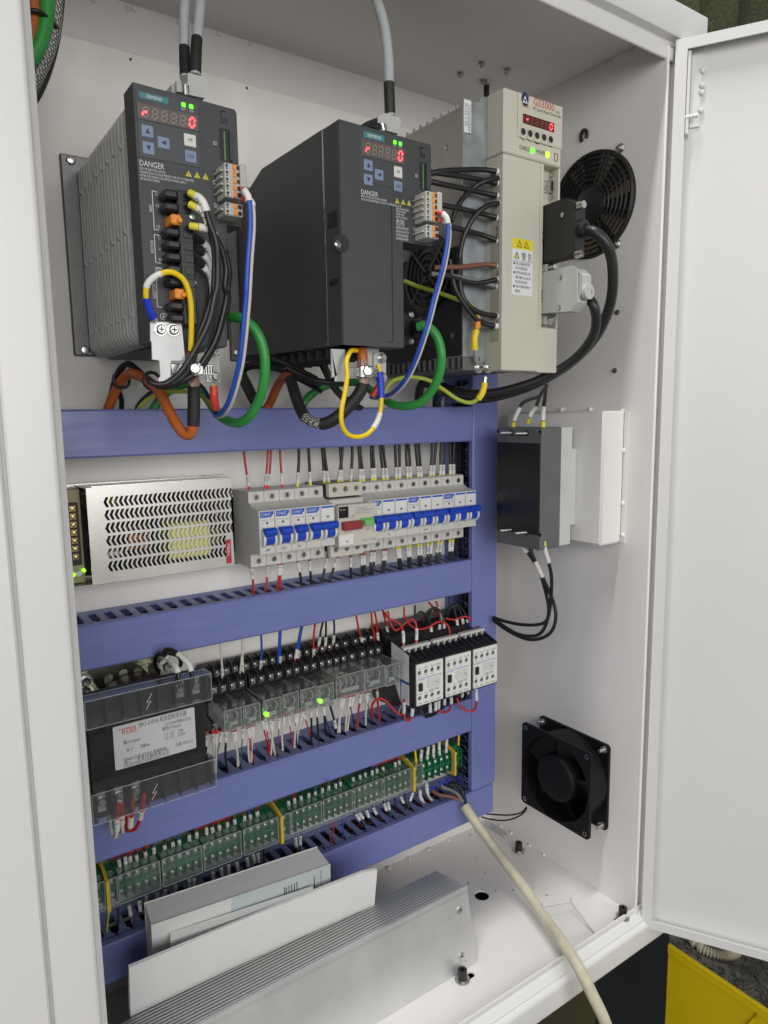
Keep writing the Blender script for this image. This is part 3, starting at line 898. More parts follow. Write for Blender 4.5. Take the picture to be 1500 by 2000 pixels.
# ------------------------------------------------------------------ left drive
AY = -195.0; AX = -442.6; AZ = 367.3
d1 = thing('servo_drive', 'dark grey servo drive with finned metal side, leftmost of the three drives', 'servo drive', (-405, -100, 187), 'servo drives')
uz = A(467, 443, y=AY).z
mb = MB()
prof = [(AX, AZ), (AX + 76.5, AZ - 1.5)] + [(AX + 78, AZ - 4), (AX + 78, uz), (AX + 66, uz), (AX + 62, AZ - 180), (AX, AZ - 180)]
mb.prism(prof, 'y', AY, -172)
part('front_cover', mb, 'drive_plastic', d1)
part('housing', MB().box(AX + 17, AX + 72, -171.9, -8, 189, 363, 1.5), 'drive_plastic', d1)
part('base_plate', MB().box(-455, -366, -4.5, -.4, 192, 374, 1.2), 'dark_metal', d1)
for i in range(17):
    y = -166 + i * 9.6
    # vertical fin with rounded lower corner
    pf = [(AX + 16.8, 190), (AX + 16.8, 361), (AX + 4, 361)] + arc(AX + 4, 358, 3, 90, 180, 3)[1:] + [(AX + 1, 203)] + arc(AX + 12, 202, 11, 180, 255, 5) + [(AX + 16.8, 190)]
    pf = pf[:-1]
    part('cooling_fin', MB().prism(pf, 'y', y, y + 2.8), 'heatsink', d1, key='fin%d' % i)
    if i % 2 == 0:
        for zz in (338, 275, 213):
            part('fin_stud', MB().cyl((AX + 2.2, y - 5.6, zz), (AX + 2.2, y - .05, zz), 2.2, 1.8, 8), 'heatsink', d1)
for px, py in ((138, 313), (166, 684)):
    p = A(px, py, y=-4.5)
    part('mounting_screw', MB().screw(p, (0, -1, 0), 4.2, 3), 'steel', d1)
c1 = dict(panel=((300, 150), (905, 885)), name=((332, 178), (603, 305)), disp=((308, 278), (880, 555)), leds=((740, 305), (810, 322)), led=1.55,
          up=((352, 480), (468, 615)), left=((500, 588), (617, 720)), down=((362, 632), (478, 772)), m=((742, 562), (858, 700)), ok=((752, 712), (862, 845)),
          danger=(336, 858), ds=4.0, ls=1.65,
          lines=[('RISK OF ELECTRIC SHOCK!', (338, 893), 26), ('HAZARDOUS VOLTAGE PRESENT FOR UP TO 5 MINUTES', (340, 925), 55.5), ('AFTER DISCONNECTION FROM POWER SUPPLY!', (342, 957), 49), ('SEE INSTRUCTIONS!', (344, 988), 21)],
          marks=[('RDY', (722, 352), 1.3), ('COM', (792, 368), 1.3), ('L1', (482, 1135), 2.2), ('L2', (488, 1238), 2.2), ('L3', (494, 1432), 2.2), ('U', (508, 1535), 2.2), ('V', (514, 1638), 2.2), ('W', (510, 1735), 2.2), ('DCP', (500, 1830), 2.2), ('SD', (1010, 668), 2.4)],
          vmarks=[('400V', (455, 1290), 2.2), ('MOTOR', (470, 1665), 2.2), ('RESISTOR', (488, 2080), 2.2), ('X8', (1040, 1042), 2.6), ('X7', (1052, 1252), 2.6)],
          rules=[((500, 1100), (455, 1090), (475, 1445), (520, 1450)), ((525, 1500), (475, 1490), (488, 1745), (535, 1755)), ((540, 1800), (490, 1792), (503, 2150), (545, 2160))],
          tris=((787, 935), (865, 948), (942, 962)), tw=5.0, slot=((1070, 515), (1185, 830)), icon=((1080, 352), (1138, 475)))
hmi(d1, Z2, AY, c1, AY)
x0, x1, z0, z1 = rect(Z2, (1115, 828), (1285, 1170), y=-212)
plug(d1, 'five way grey plug with orange levers', x0, x1, z0, z1, -212, 5, AY)
part('plug_shroud', MB().box(x1 - 2, x1 + 3, -214, AY, z1 - 17, z1 + .5, .6), 'grey_plastic', d1)
x0, x1, z0, z1 = rect(Z2, (1122, 1190), (1290, 1335), y=-212)
plug(d1, 'two way grey plug with orange levers', x0, x1, z0, z1, -212, 2, AY)
# power terminal strip
x0, x1, z0, z1 = rect(Z2, (575, 1075), (860, 2330), y=-203)
tb = part('terminal_block', MB().box(x0 + 7, x1, -207, AY, z0, z1, 1), 'black_plastic', d1)
names = ['L1', 'L2', '', 'L3', 'U', 'V', 'W', 'DCP', '', 'R2', 'R1']
pit = (z1 - z0) / 11
lt = MB()
for i, nm in enumerate(names):
    zc = z1 - pit * (i + .5)
    if nm:
        part('release_lever', MB().box(x0 - 3, x0 + 7.5, -209, AY, zc - pit * .36, zc + pit * .36, 1.6), 'black_plastic', tb)
        part('wire_port', MB().box(x1 - 8, x1 - .8, -207.4, -206, zc - pit * .33, zc + pit * .33, .4), 'black_gloss', tb)
        lt.text(nm, (x0 + 12, -207.2, zc - 1.5), 3.2, sx=.8, maxw=6)
    else:
        part('lock_tab', MB().box(x0 + 1, x0 + 8.5, -210, AY, zc - pit * .42, zc + pit * .42, 1).box(x0 + 5, x0 + 8.4, -213, -209.9, zc - pit * .3, zc + pit * .1, .8), 'orange_plastic', tb)
part('lettering', lt, 'ink_white', tb, smooth=None)
part('block_screw', MB().screw(Z2(822, 1330, y=-207.2), (0, -1, 0), 2.2, 1), 'bright_steel', tb)
# shield and earth plate at the bottom
o3 = lambda u, v: Z3(u, v, y=-200)
pl = [(600, 215), (790, 218), (812, 450), (725, 452), (722, 545), (745, 560), (745, 588), (650, 588), (650, 560), (662, 548), (655, 452), (612, 445), (608, 340), (600, 330)]
prof = [(o3(*q).x, o3(*q).z) for q in pl]
ep = part('earth_plate', MB().prism(prof, 'y', -202, -200.4), 'plate_zinc', d1)
for q in ((665, 262), (742, 265)):
    p = Z3(*q, y=-202); s_ = part('earth_screw', MB().lathe(p, (0, -1, 0), [(0, 4.6), (1.2, 4.6)], 20).lathe(p + Vector((0, -1.3, 0)), (0, -1, 0), [(0, 3.7), (1.4, 3.7), (2.6, 2.6)], 16), 'bright_steel', ep)
    part('cross_slot', MB().box(p.x - 2, p.x + 2, p.y - 4.05, p.y - 3.85, p.z - .45, p.z + .45).box(p.x - .45, p.x + .45, p.y - 4.06, p.y - 3.84, p.z - 2, p.z + 2), 'black_soft', s_)
p = Z3(685, 183, y=AY)
mb = MB().plate([circle(p.x, p.z, 2.6, 20), circle(p.x, p.z, 2.2, 20)], 'y', AY - .3, AY - .5)
mb.box(p.x - .2, p.x + .2, AY - .5, AY - .3, p.z, p.z + 1.7).box(p.x - 1.4, p.x + 1.4, AY - .5, AY - .3, p.z - .4, p.z).box(p.x - .9, p.x + .9, AY - .5, AY - .3, p.z - 1.2, p.z - .8)
part('earth_mark', mb, 'ink_white', d1, smooth=None)
q0, q1 = Z3(930, 355, y=-170), Z3(1033, 588, y=-170)
ep = part('earth_bracket', MB().box(q0.x, q1.x, -171.5, -170, q1.z, q0.z, .6), 'plate_zinc', d1)
for q in ((1000, 400), (997, 548)):
    p = Z3(*q, y=-172); part('earth_screw', MB().lathe(p, (0, -1, 0), [(0, 4.6), (1.2, 4.6)], 20).lathe(p + Vector((0, -1.3, 0)), (0, -1, 0), [(0, 3.7), (1.4, 3.7), (2.6, 2.6)], 16), 'bright_steel', ep)
# encoder connector block on the lower right side
q0, q1 = Z3(935, 100, y=-160), Z3(1090, 330, y=-160)
part('encoder_socket', MB().box(q0.x, q1.x, -160, -120, q1.z, q0.z, 1.5), 'black_plastic', d1)

def hood(t, Z, y, pts, extra=True):
    """grey D-sub hood plugged into the top of a drive"""
    prof = [(Z(*q, y=y).x, Z(*q, y=y).z) for q in pts]
    return part('connector_hood', MB().prism(prof, 'y', y, y + 17), 'hood_grey', t)

# ------------------------------------------------------------------ middle drive
BY = -217.0; BX = -286.0; BZ = 368.7
d2 = thing('servo_drive', 'dark grey servo drive with smooth deep side, the middle one of the three drives', 'servo drive', (-240, -110, 189), 'servo drives')
uz = A(840, 481, y=BY).z; xr = A(842, 281, y=BY).x; xl = A(789, 679, y=BY).x
zb = A(665, 673, y=BY).z
prof = [(BX, BZ), (xr - 1.5, BZ - 1.5), (xr, BZ - 4), (xr, uz), (xl, uz), (xl, zb), (BX, zb)]
part('front_cover', MB().prism(prof, 'y', BY, -192), 'drive_plastic', d2)
part('cover_edge', MB().prism([(BX - .6, BZ - .5), (BX + 30, BZ - .5), (BX + 30, zb), (BX - .6, zb)], 'y', -216, -192.2), 'drive_plastic', d2)
prof = [(-191, zb + 1), (-191, BZ + 1), (-72, BZ + 2), (-32, BZ - 12), (-8, BZ - 18), (-8, zb + 4)]
part('housing', MB().prism(prof, 'x', BX + .5, xl), 'drive_plastic', d2)
part('seam', MB().box(BX - .9, BX + .4, -192.4, -190.6, zb + 1, BZ), 'steel', d2)
part('base_plate', MB().box(BX - 11, xl + 10, -4.5, -.4, 192, 374, 1.2), 'dark_metal', d2)
part('mounting_screw', MB().screw(A(462, 689, y=-4.5), (0, -1, 0), 4.2, 3), 'steel', d2)
for i in range(9):
    y = -180 + i * 17
    part('bottom_fin', MB().box(BX + 5, xl - 6, y, y + 3, zb - 8, zb + .8, .4), 'black_soft', d2)
c2 = dict(panel=((855, 155), (1150, 560)), name=((878, 180), (1012, 258)), disp=((866, 230), (1140, 402)), leds=((1078, 255), (1113, 265)), led=1.6,
          up=((880, 360), (937, 443)), left=((950, 422), (1005, 503)), down=((880, 452), (937, 535)), m=((1072, 403), (1125, 487)), ok=((1072, 497), (1125, 575)),
          danger=(862, 583), ds=3.8, ls=1.75,
          lines=[('RISK OF ELECTRIC SHOCK! HAZAR-', (863, 602), 36), ('DOUS VOLTAGE PRESENT FOR UP TO 5 MINUTES AFTER', (863, 622), 57), ('DISCONNECTION', (1085, 682), 17), ('FROM POWER', (1085, 700), 14), ('SUPPLY! SEE', (1085, 718), 13), ('INSTRUCTIONS!', (1085, 736), 16),
                 ('有触电的危险!关闭', (1084, 803), 20), ('电源后的5分钟之内', (1084, 826), 20), ('仍然会有危险电压!', (1084, 849), 20), ('请参阅操作说明书!', (1084, 872), 20)],
          marks=[('危险', (1085, 778), 4.0), ('RDY', (1068, 283), 1.3), ('COM', (1102, 291), 1.3), ('SD', (1205, 475), 2.4)], vmarks=[('X8', (1212, 697), 2.6), ('X7', (1212, 825), 2.6)], rules=[],
          tris=((1093, 628), (1131, 635), (1168, 642)), tw=5.0, slot=((1238, 378), (1285, 560)), icon=((1243, 282), (1272, 352)))
hmi(d2, Z4, BY, c2, BY)
x0, x1, z0, z1 = rect(Z4, (1280, 562), (1358, 765), y=-234)
plug(d2, 'five way grey plug with orange levers', x0, x1, z0, z1, -234, 5, BY)
part('plug_shroud', MB().box(x1 - 2, x1 + 3, -236, BY, z1 - 17, z1 + .5, .6), 'grey_plastic', d2)
x0, x1, z0, z1 = rect(Z4, (1282, 775), (1360, 872), y=-234)
plug(d2, 'two way grey plug with orange levers', x0, x1, z0, z1, -234, 2, BY)
# groove of the terminal cover and its screw pocket
p0 = Z4(1058, 660, y=BY); p1 = Z5(690, 365, y=BY)
part('cover_groove', MB().box(p0.x - .5, p0.x + .5, BY - .25, BY + .2, p1.z, p0.z).box(p0.x - 6, p0.x - .6, BY - .25, BY + .2, p1.z - .5, p1.z + .5), 'black_soft', d2)
p = Z4(745, 898, y=BY)
mb = MB().plate([rrect(p.x - 13, p.x + 10, p.z - 10, p.z + 10, 7, 5), circle(p.x - 1, p.z, 7.5, 20)], 'y', BY - .5, BY - .1)
pk = part('screw_pocket', MB().lathe((p.x - 1, BY - .2, p.z), (0, -1, 0), [(0, 7.6), (.2, 7.4)], 22), 'black_soft', d2)
part('pocket_screw', MB().screw((p.x - 5, BY - .5, p.z - 1.5), (0, -1, 0), 3.0, 1.5), 'steel', pk)
for v0, v1 in ((702, 812), (1130, 1172)):
    a = Z4(655, v0, y=-200); b = Z4(700, v1, y=-200)
    part('cover_latch', MB().box(BX - .9, BX - .55, -212, -198, b.z, a.z), 'black_soft', d2)
# encoder block, lower right of the middle drive
q0, q1 = Z5(770, 170, y=-165), Z5(855, 385, y=-165)
eb = part('encoder_socket', MB().box(q0.x, q1.x, -165, -125, q1.z, q0.z, 1.5), 'black_plastic', d2)
for q in ((825, 188), (825, 362)):
    part('socket_screw', MB().screw(Z5(*q, y=-165.2), (0, -1, 0), 3.2, 2), 'steel', eb)
q0, q1 = Z5(848, 208, y=-172), Z5(920, 335, y=-172)
part('encoder_hood', MB().box(q0.x, q1.x, -184, -165.2, q1.z, q0.z, 3), 'black_plastic', eb)
# shield plate below
q0, q1 = Z5(288, 415, y=-205), Z5(385, 632, y=-205)
part('shield_plate', MB().prism([(q0.x, q0.z), (q1.x, q0.z), (q1.x, q1.z), (q0.x + 3, q1.z), (q0.x + 3, q1.z + 4), (q0.x + 6, q1.z + 8), (q0.x + 5, q0.z - 22), (q0.x, q0.z - 24)], 'y', -207, -205.4), 'plate_zinc', d2)
q0, q1 = Z5(505, 405, y=-196), Z5(610, 590, y=-196)
part('shield_plate', MB().box(q0.x, q1.x, -198, -196.5, q1.z, q0.z, .5), 'plate_zinc', d2)
q0, q1 = Z5(573, 435, y=-199), Z5(657, 635, y=-199)
ep = part('earth_bracket', MB().prism(rrect(q0.x, q1.x, q1.z, q0.z, 4), 'y', -200.5, -199), 'plate_zinc', d2)
for q in ((630, 475), (635, 605)):
    p = Z5(*q, y=-200.6); part('earth_screw', MB().lathe(p, (0, -1, 0), [(0, 5), (1.2, 5)], 20).lathe(p + Vector((0, -1.3, 0)), (0, -1, 0), [(0, 4), (1.4, 4), (2.6, 2.8)], 16), 'bright_steel', ep)

# ------------------------------------------------------------------ cream drive with its steel chassis
GY = -200.7; GX = -87.0; GX1 = -4.0; GZ = 445.4; GB = 174.5
d3 = thing('servo_drive', 'cream servo drive unit on a galvanised chassis, right of the two dark drives', 'servo drive', (-55, -95, 176), 'servo drives')
seamz = Z6(410, 645, y=GY).z
gx2 = Z6(642, 710, y=GY).x
part('head_cover', MB().box(GX, GX1, GY, -176, seamz + .3, GZ, 1.2), 'cream_plastic', d3)
part('front_cover', MB().box(GX, gx2, GY, -176, GB + 1, seamz - .3, 1.0), 'cream_plastic', d3)
cz0 = Z7(700, 785, y=GY).z; cz1 = Z6(740, 740, y=GY).z
mb = MB().box(gx2 + .5, GX1, GY + .6, -176, GB, cz0, .8).box(gx2 + .5, gx2 + 5, GY + .6, -176, cz0 + .05, cz1 - .05, .3).box(GX1 - 3, GX1, GY + .6, -176, cz0 + .05, cz1 - .05, .3).box(gx2 + .5, GX1, GY + .6, -176, cz1, seamz - .3, .5).box(gx2 + 5, GX1 - 3, -188, -176, cz0, cz1)
part('connector_bay', mb, 'cream_plastic', d3)
# raised operator panel
x0, x1, z0, z1 = rect(Z6, (492, 240), (782, 638), y=GY)
part('operator_panel', MB().box(x0, GX1 - .4, GY - 1.2, GY, z0 + 1, GZ - .8, .5), 'cream_plastic', d3)
yy = GY - 1.4
mb = MB()
p = Z6(540, 305, y=yy); mb.add([(p.x + 5 * math.cos(a), yy, p.z + 6.6 * math.sin(a)) for a in [i * 2 * math.pi / 28 for i in range(28)]], [tuple(range(28))])
part('logo_disc', mb, 'ink_navy', d3, smooth=None)
mb = MB(); w = 2.1; yq = yy - .08
for dx, dz in ((0, 1.1), (-1.9, -2.6), (1.9, -2.6)):
    mb.add([(p.x + dx - w * .8, yq, p.z + dz - w * .6), (p.x + dx + w * .8, yq, p.z + dz - w * .6), (p.x + dx, yq, p.z + dz + w * 1.1)], [(0, 1, 2)])
part('logo_mark', mb, 'label_white', d3, smooth=None)
mb = MB()
p = Z6(592, 340, y=yy); q = Z6(728, 385, y=yy); mb.text('GS3000', (p.x, yy, p.z), 6.8, maxw=q.x - p.x)
p = Z6(520, 352, y=yy); q = Z6(570, 365, y=yy); mb.text('GSK', (p.x, yy, p.z), 4, maxw=q.x - p.x)
part('lettering', mb, 'ink_red', d3, smooth=None)
mb = MB()
class Print:
    """each line of print a part of its own"""
    def __init__(s, parent, mt): s.p = parent; s.m = mt
    def text(s, *a, **k): part('lettering', MB().text(*a, **k), s.m, s.p, smooth=None)
tx_ = Print(d3, 'ink')
p = Z6(734, 390, y=yy); tx_.text('Series', (p.x, yy, p.z), 2.2, sx=.8, maxw=8)
p = Z6(590, 372, y=yy); q = Z6(768, 425, y=yy); tx_.text('AC Servo Motor Drive Unit', (p.x, yy, p.z), 3.4, maxw=q.x - p.x)
p = Z6(562, 295, y=yy); tx_.text('®', (p.x, yy, p.z), 1.8)
yl = GY - .15
p = Z6(502, 622, y=yl); q = Z6(572, 635, y=yl); tx_.text('CHARGE', (p.x, yl, p.z), 4.2, maxw=q.x - p.x)
p = Z6(613, 652, y=yl); q = Z6(668, 665, y=yl); tx_.text('POWER', (p.x, yl, p.z), 4.2, maxw=q.x - p.x)
for body, uv, zf in (('CN3', (665, 820), Z6), ('CN2', (655, 1135), Z6), ('CN1', (646, 538), Z7)):
    p = zf(*uv, y=GY + .5); tx_.text(body, (p.x - 1.2, GY + .4, p.z), 4.4, right=(0, 0, -1), up=(1, 0, 0), sx=1.1)
for uv, s in (((530, 562), '∧'), ((577, 572), '∨'), ((664, 598), '<'), ((706, 608), '↵')):
    p = Z6(*uv, y=yy); tx_.text(s, (p.x, yy, p.z - 1), 3.2, align='C')
p = Z6(620, 578, y=yy); mb.plate([rrect(p.x - 3.2, p.x + 3.2, p.z - 1.6, p.z + 1.6, 1.5), rrect(p.x - 2.4, p.x + 2.4, p.z - .9, p.z + .9, .8)], 'y', yy, yy - .1)
x0, x1, z0, z1 = rect(Z6, (726, 648), (747, 705), y=yl)
for zz0, zz1 in ((z0, z0 + 5.2), (z1 - 5.2, z1)):
    mb.box(x0, x0 + .7, yl - .1, yl, zz0, zz1).box(x1 - .7, x1, yl - .1, yl, zz0, zz1)
mb.box(x0 + .7, x1 - .7, yl - .1, yl, z0, z0 + .7).box(x0 + .7, x1 - .7, yl - .1, yl, z1 - .7, z1)
part('key_symbols', mb, 'ink', d3, smooth=None)['kind'] = 'stuff'
x0, x1, z0, z1 = rect(Z6, (520, 398), (718, 522), y=GY)
display(d3, x0, x1, z0, z1, GY - 1.3, 'window_red', '-8888' + '0', 'seg_off_red', dots=False)
for uv in ((528, 515), (572, 527), (616, 540), (660, 552), (703, 565)):
    p = Z6(*uv, y=yy)
    k = part('key', MB().plate([rrect(p.x - 4.2, p.x + 4.6, p.z - 6, p.z + 5.6, 2), circle(p.x - .3, p.z + .2, 3.4, 18)], 'y', yy - .6, yy + .1), 'cream_plastic', d3)
    part('key_button', MB().lathe((p.x - .3, yy - .1, p.z + .2), (0, -1, 0), [(0, 3.2), (.6, 3.0)], 16), 'black_soft', k)
for uv, mt in (((585, 633), 'led_green'), ((682, 660), 'led_lime')):
    p = Z6(*uv, y=GY); part('status_light', MB().lathe((p.x, GY + .5, p.z), (0, -1, 0), [(0, 2.9), (1.2, 2.9), (2, 1.5)], 18), mt, d3)
# warning sticker
q = [Z7(458, 208, y=GY), Z7(588, 232, y=GY), Z7(582, 585, y=GY), Z7(452, 572, y=GY)]
x0, x1, z1, z0 = q[0].x, q[1].x, q[0].z, q[2].z
sk = part('warning_sticker', MB().box(x0, x1, GY - .25, GY + .3, z0, z1), 'label_white', d3)
zy = Z7(458, 275, y=GY).z
part('yellow_field', MB().facerect(x0, x1, GY - .32, zy, z1), 'label_yellow', sk, smooth=None)
ys = GY - .38; W_ = x1 - x0
tri = MB(); tk = MB(); ty = MB()
for fx, zc, mb_ in ((.34, (zy + z1) / 2, None), (.68, (zy + z1) / 2, None)):
    cx = x0 + W_ * fx; w = W_ * .26
    tk.plate([[(cx - w / 2, zc - w * .42), (cx + w / 2, zc - w * .42), (cx, zc + w * .5)], [(cx - w * .36, zc - w * .33), (cx + w * .36, zc - w * .33), (cx, zc + w * .32)]], 'y', ys, ys - .05)
    tk.text('!', (cx, ys - .05, zc - w * .26), w * .38, align='C')
zw = zy - (z1 - zy) * .62; cx = x0 + W_ * .22; w = W_ * .26
ty.add([(cx - w / 2, ys, zw - w * .42), (cx + w / 2, ys, zw - w * .42), (cx, ys, zw + w * .5)], [(0, 1, 2)])
tk.plate([[(cx - w / 2, zw - w * .42), (cx + w / 2, zw - w * .42), (cx, zw + w * .5)], [(cx - w * .36, zw - w * .33), (cx + w * .36, zw - w * .33), (cx, zw + w * .32)]], 'y', ys - .05, ys - .1)
tk.text('!', (cx, ys - .1, zw - w * .28), w * .42, align='C')
tk.text('警 告', (x0 + W_ * .45, ys, zw - W_ * .12), W_ * .20, maxw=W_ * .5)
tk.box(x0, x1, ys - .03, ys, zw - w * .72, zw - w * .68)
lines = ['● 防止触电危险,', '   并注意高温!', '● 防残余电压,电', '   源切断5min后才', '   可进行拆装!', '● 务必可靠地保护', '   接地!']
zl = zw - w * .72; st = (zl - z0) / 7.4
for i, s in enumerate(lines):
    tk.text(s, (x0 + W_ * .05, ys, zl - st * (i + .82)), st * .52, maxw=W_ * (.9 if i % 2 == 0 else .84))
part('yellow_triangle', ty, 'label_yellow', sk, smooth=None)
part('lettering', tk, 'ink', sk, smooth=None)
# D-sub socket CN3
x0, x1, z0, z1 = rect(Z6, (677, 762), (722, 975), y=-188)
ds = part('dsub_socket', MB().prism(rrect(x0, x1 - 1, z0 + 9, z1 - 9, 2), 'y', -193, -188), 'steel', d3)
part('socket_insert', MB().prism(rrect(x0 + 1.6, x1 - 2.6, z0 + 11, z1 - 11, 2), 'y', -193.4, -193), 'black_plastic', ds)
for zz in (z0 + 4.5, z1 - 4.5):
    part('jack_screw', MB().lathe(((x0 + x1) / 2, -188, zz), (0, -1, 0), [(0, 3.4), (4, 3.4)], 6).lathe(((x0 + x1) / 2, -192, zz), (0, -1, 0), [(0, 2), (2, 2)], 12), 'steel', ds)
mb = MB()
for i in range(9):
    mb.lathe((x0 + (2.9 if i < 5 else 5.2), -193.5, z1 - 13.5 - (i % 5) * 3.4 - (1.7 if i >= 5 else 0)), (0, -1, 0), [(0, .6), (.1, .6)], 8)
o = part('contact_holes', mb, 'ink', ds); o['kind'] = 'stuff'
# chassis: front flange, steel side, heat sink behind
fl = [(-119, 190), (-88, 176), (GX1 + 2, 176), (GX1 + 2, 440), (-96, 443), (-98, 437), (-112, 434), (-112, 431), (-119, 430)]
ch = part('chassis_flange', MB().prism(fl, 'y', -177, -175.8), 'galvanised', d3)
part('chassis_side', MB().box(-119, -117.6, -175.7, -14, 300, 429.5), 'chassis_steel', d3)
part('chassis_side', MB().box(-119, -117.6, -175.7, -14, 191, 299.5), 'black_soft', d3, label='black lower side of the chassis')
part('chassis_back', MB().box(-117, GX1, -60, -2, 196, 428, 1), 'heatsink', d3)
part('mounting_flange', MB().box(-128, 2, -3.5, -.5, 186, 445, 1), 'galvanised', d3)
for i in range(13):
    y = -168 + i * 11.5
    part('top_fin', MB().tube([(-117, y, 428.5), (-117, y + 2, 433.5), (-117, y + 4.5, 433.5), (-117, y + 6.5, 428.5)], .9, 6).box(-116.5, -60, y + 1, y + 5.5, 428.6, 433, .5), 'heatsink', d3)
for i in range(15):
    y = -170 + i * 9.6
    part('bottom_fin', MB().box(-117, -40, y, y + 2.2, 178.5, 190.5, .4).box(-118.6, -117.1, y, y + 2.2, 178.5, 190.5, .3), 'filter_grey', d3)
part('bottom_frame', MB().box(-120, -40, -176, -14, 176, 178.3, .5).box(-120, -96, -178.6, -177.1, 176, 190, .5), 'filter_grey', d3)
for q in ((872, 288),):
    p = A(*q, x=-119.1); part('side_screw', MB().screw(p, (-1, 0, 0), 2.6, 1), 'steel', d3)
p = Z5(1105, 325, x=-119.1); part('side_screw', MB().screw(p, (-1, 0, 0), 2.6, 1), 'steel', d3)
# cooling fan in the chassis side, seen through its grill
fc = A(835, 535, x=-119.5)
fg = part('side_fan', MB().lathe((-119.3, fc.y, fc.z), (-1, 0, 0), [(0, 41), (.6, 40)], 40), 'black_gloss', d3)
for r in (8, 15, 22, 29, 36):
    part('grill_ring', MB().tube([(-120.6, fc.y + r * math.cos(a), fc.z + r * math.sin(a)) for a in [i * 2 * math.pi / 36 for i in range(37)]], 1.1, 6, False), 'drive_plastic', fg)
for k in range(4):
    a = math.pi / 4 + k * math.pi / 2
    part('grill_bar', MB().tube([(-120.4, fc.y + 4 * math.cos(a), fc.z + 4 * math.sin(a)), (-120.4, fc.y + 40 * math.cos(a), fc.z + 40 * math.sin(a))], 1.3, 6), 'filter_grey', fg)
# barcode label on the flange
q0 = Z6(150, 303, y=-177.2); q1 = Z6(195, 527, y=-177.2)
bl = part('barcode_label', MB().box(q0.x, q1.x, -177.5, -177.05, q1.z, q0.z), 'label_white', d3)
mb = MB()
mb.text('UO6GS3050Y', (q0.x + (q1.x - q0.x) * .55, -177.6, q0.z - 4), 3.3, right=(0, 0, -1), up=(1, 0, 0), maxw=44)
mb.text('32152 S 50', (q0.x + (q1.x - q0.x) * .12, -177.6, q0.z - 3), 3.3, right=(0, 0, -1), up=(1, 0, 0), maxw=38)
part('lettering', mb, 'ink', bl, smooth=None)
# terminal recess on the cream side, its shading put in as darker cream
a = Z7(330, 905, x=GX); 
tr = part('terminal_strip', MB().box(GX - .6, GX + .2, -197, -184, 205, 372), 'cream_shaded', d3)
mb = MB()
for s, uv in (('BRAKE', (363, 140)), ('MOTOR', (363, 425)), ('DC-BUS', (363, 690))):
    p = Z7(*uv, x=GX); part('lettering', MB().text(s, (GX - .8, p.y + 1, p.z), 3.4, right=(0, 0, -1), up=(0, -1, 0), sx=.9), 'ink', d3, smooth=None)
# earth screws on the flange foot
for uv in ((1275, 537), (1337, 537)):
    p = Z5(*uv, y=-179)
    s_ = part('earth_screw', MB().lathe(p, (0, -1, 0), [(0, 6), (1.2, 6)], 20).lathe(p + Vector((0, -1.3, 0)), (0, -1, 0), [(0, 4.8), (2, 4.8), (3.2, 3.4)], 16), 'bright_steel', d3)
    part('cross_slot', MB().box(p.x - 2.6, p.x + 2.6, p.y - 4.7, p.y - 4.4, p.z - .5, p.z + .5).box(p.x - .5, p.x + .5, p.y - 4.7, p.y - 4.4, p.z - 2.6, p.z + 2.6), 'black_soft', s_)

# ------------------------------------------------------------------ connectors plugged into the cream drive
# local frame: the plug stands out along -y from the bay; its flat side faces -x
def dplug(label, Z, mt, face, side, depth, cable_uv, nm):
    """face: pixel box of the flat side, px width stands for depth along y at x"""
    pass
cx0 = gx2 + 6
c_a = Z6(672, 1000, x=cx0); c_b = Z7(850, 355, x=cx0)
bt = thing('connector_plug', 'black connector plug screwed into the middle socket of the cream drive', 'connector', (cx0, -188, c_b.z))
yb_ = Z6(860, 985, x=cx0).y
zt = Z6(672, 1000, x=cx0).z; zl = Z7(665, 365, x=cx0).z
prof = [(-188, zl), (-188, zt - 1), (-192, zt + 3), (yb_ + 14, zt + 4), (yb_, zt - 4), (yb_, zl + 6), (yb_ + 10, zl)]
part('hood', MB().prism(prof, 'x', cx0, cx0 + 15), 'black_soft', bt)
part('hood_screw', MB().screw(Z6(778, 1042, x=cx0 - .1), (-1, 0, 0), 2.4, .8), 'steel', bt)
for uv, zf in (((880, 985), Z6), ((868, 318), Z7)):
    p = zf(*uv, y=yb_ - 1)
    part('jack_screw', MB().cyl(p, p + Vector((0, -7, 0)), 4, 3.6, 14), 'steel', bt)
cq = Z6(885, 1130, y=yb_)
part('cable_collar', MB().cyl((cx0 + 8, yb_, cq.z), (cx0 + 8, yb_ - 6, cq.z), 8.5, 8, 20), 'black_plastic', bt)
BCAB = Vector((cx0 + 8, yb_ - 4, cq.z))
zt = Z7(690, 425, x=cx0).z; zl = Z7(690, 700, x=cx0).z
yg = Z7(830, 440, x=cx0).y
gt = thing('connector_plug', 'light grey connector plug below the black plug on the cream drive', 'connector', (cx0, -188, zl))
prof = [(-190, zl + 3), (-190, zt - 2), (-196, zt), (yg, zt + 1), (yg - 8, zt - 4), (yg - 9, zl + 8), (yg, zl)]
part('hood', MB().prism(prof, 'x', cx0, cx0 + 15), 'hood_grey', gt)
part('hood_front', MB().prism([(yg - 9.2, zl + 12), (yg - 9.2, zt - 6), (yg - 13, zt - 10), (yg - 13, zl + 16)], 'x', cx0 + 2, cx0 + 16), 'hood_grey', gt)
for zz in (zt + 5, zl - 5):
    part('screw_lug', MB().box(cx0 + 2, cx0 + 13, -203, -189, zz - 4, zz + 4, 1), 'hood_grey', gt)
    part('jack_screw', MB().cyl((cx0 + 5, -203, zz), (cx0 + 5, -212, zz), 3, 2.6, 12), 'steel', gt)
for uv in ((763, 463), (755, 655)):
    part('hood_screw', MB().screw(Z7(*uv, x=cx0 - .1), (-1, 0, 0), 2.8, .9), 'steel', gt)
cq = Z7(885, 550, y=yg - 13)
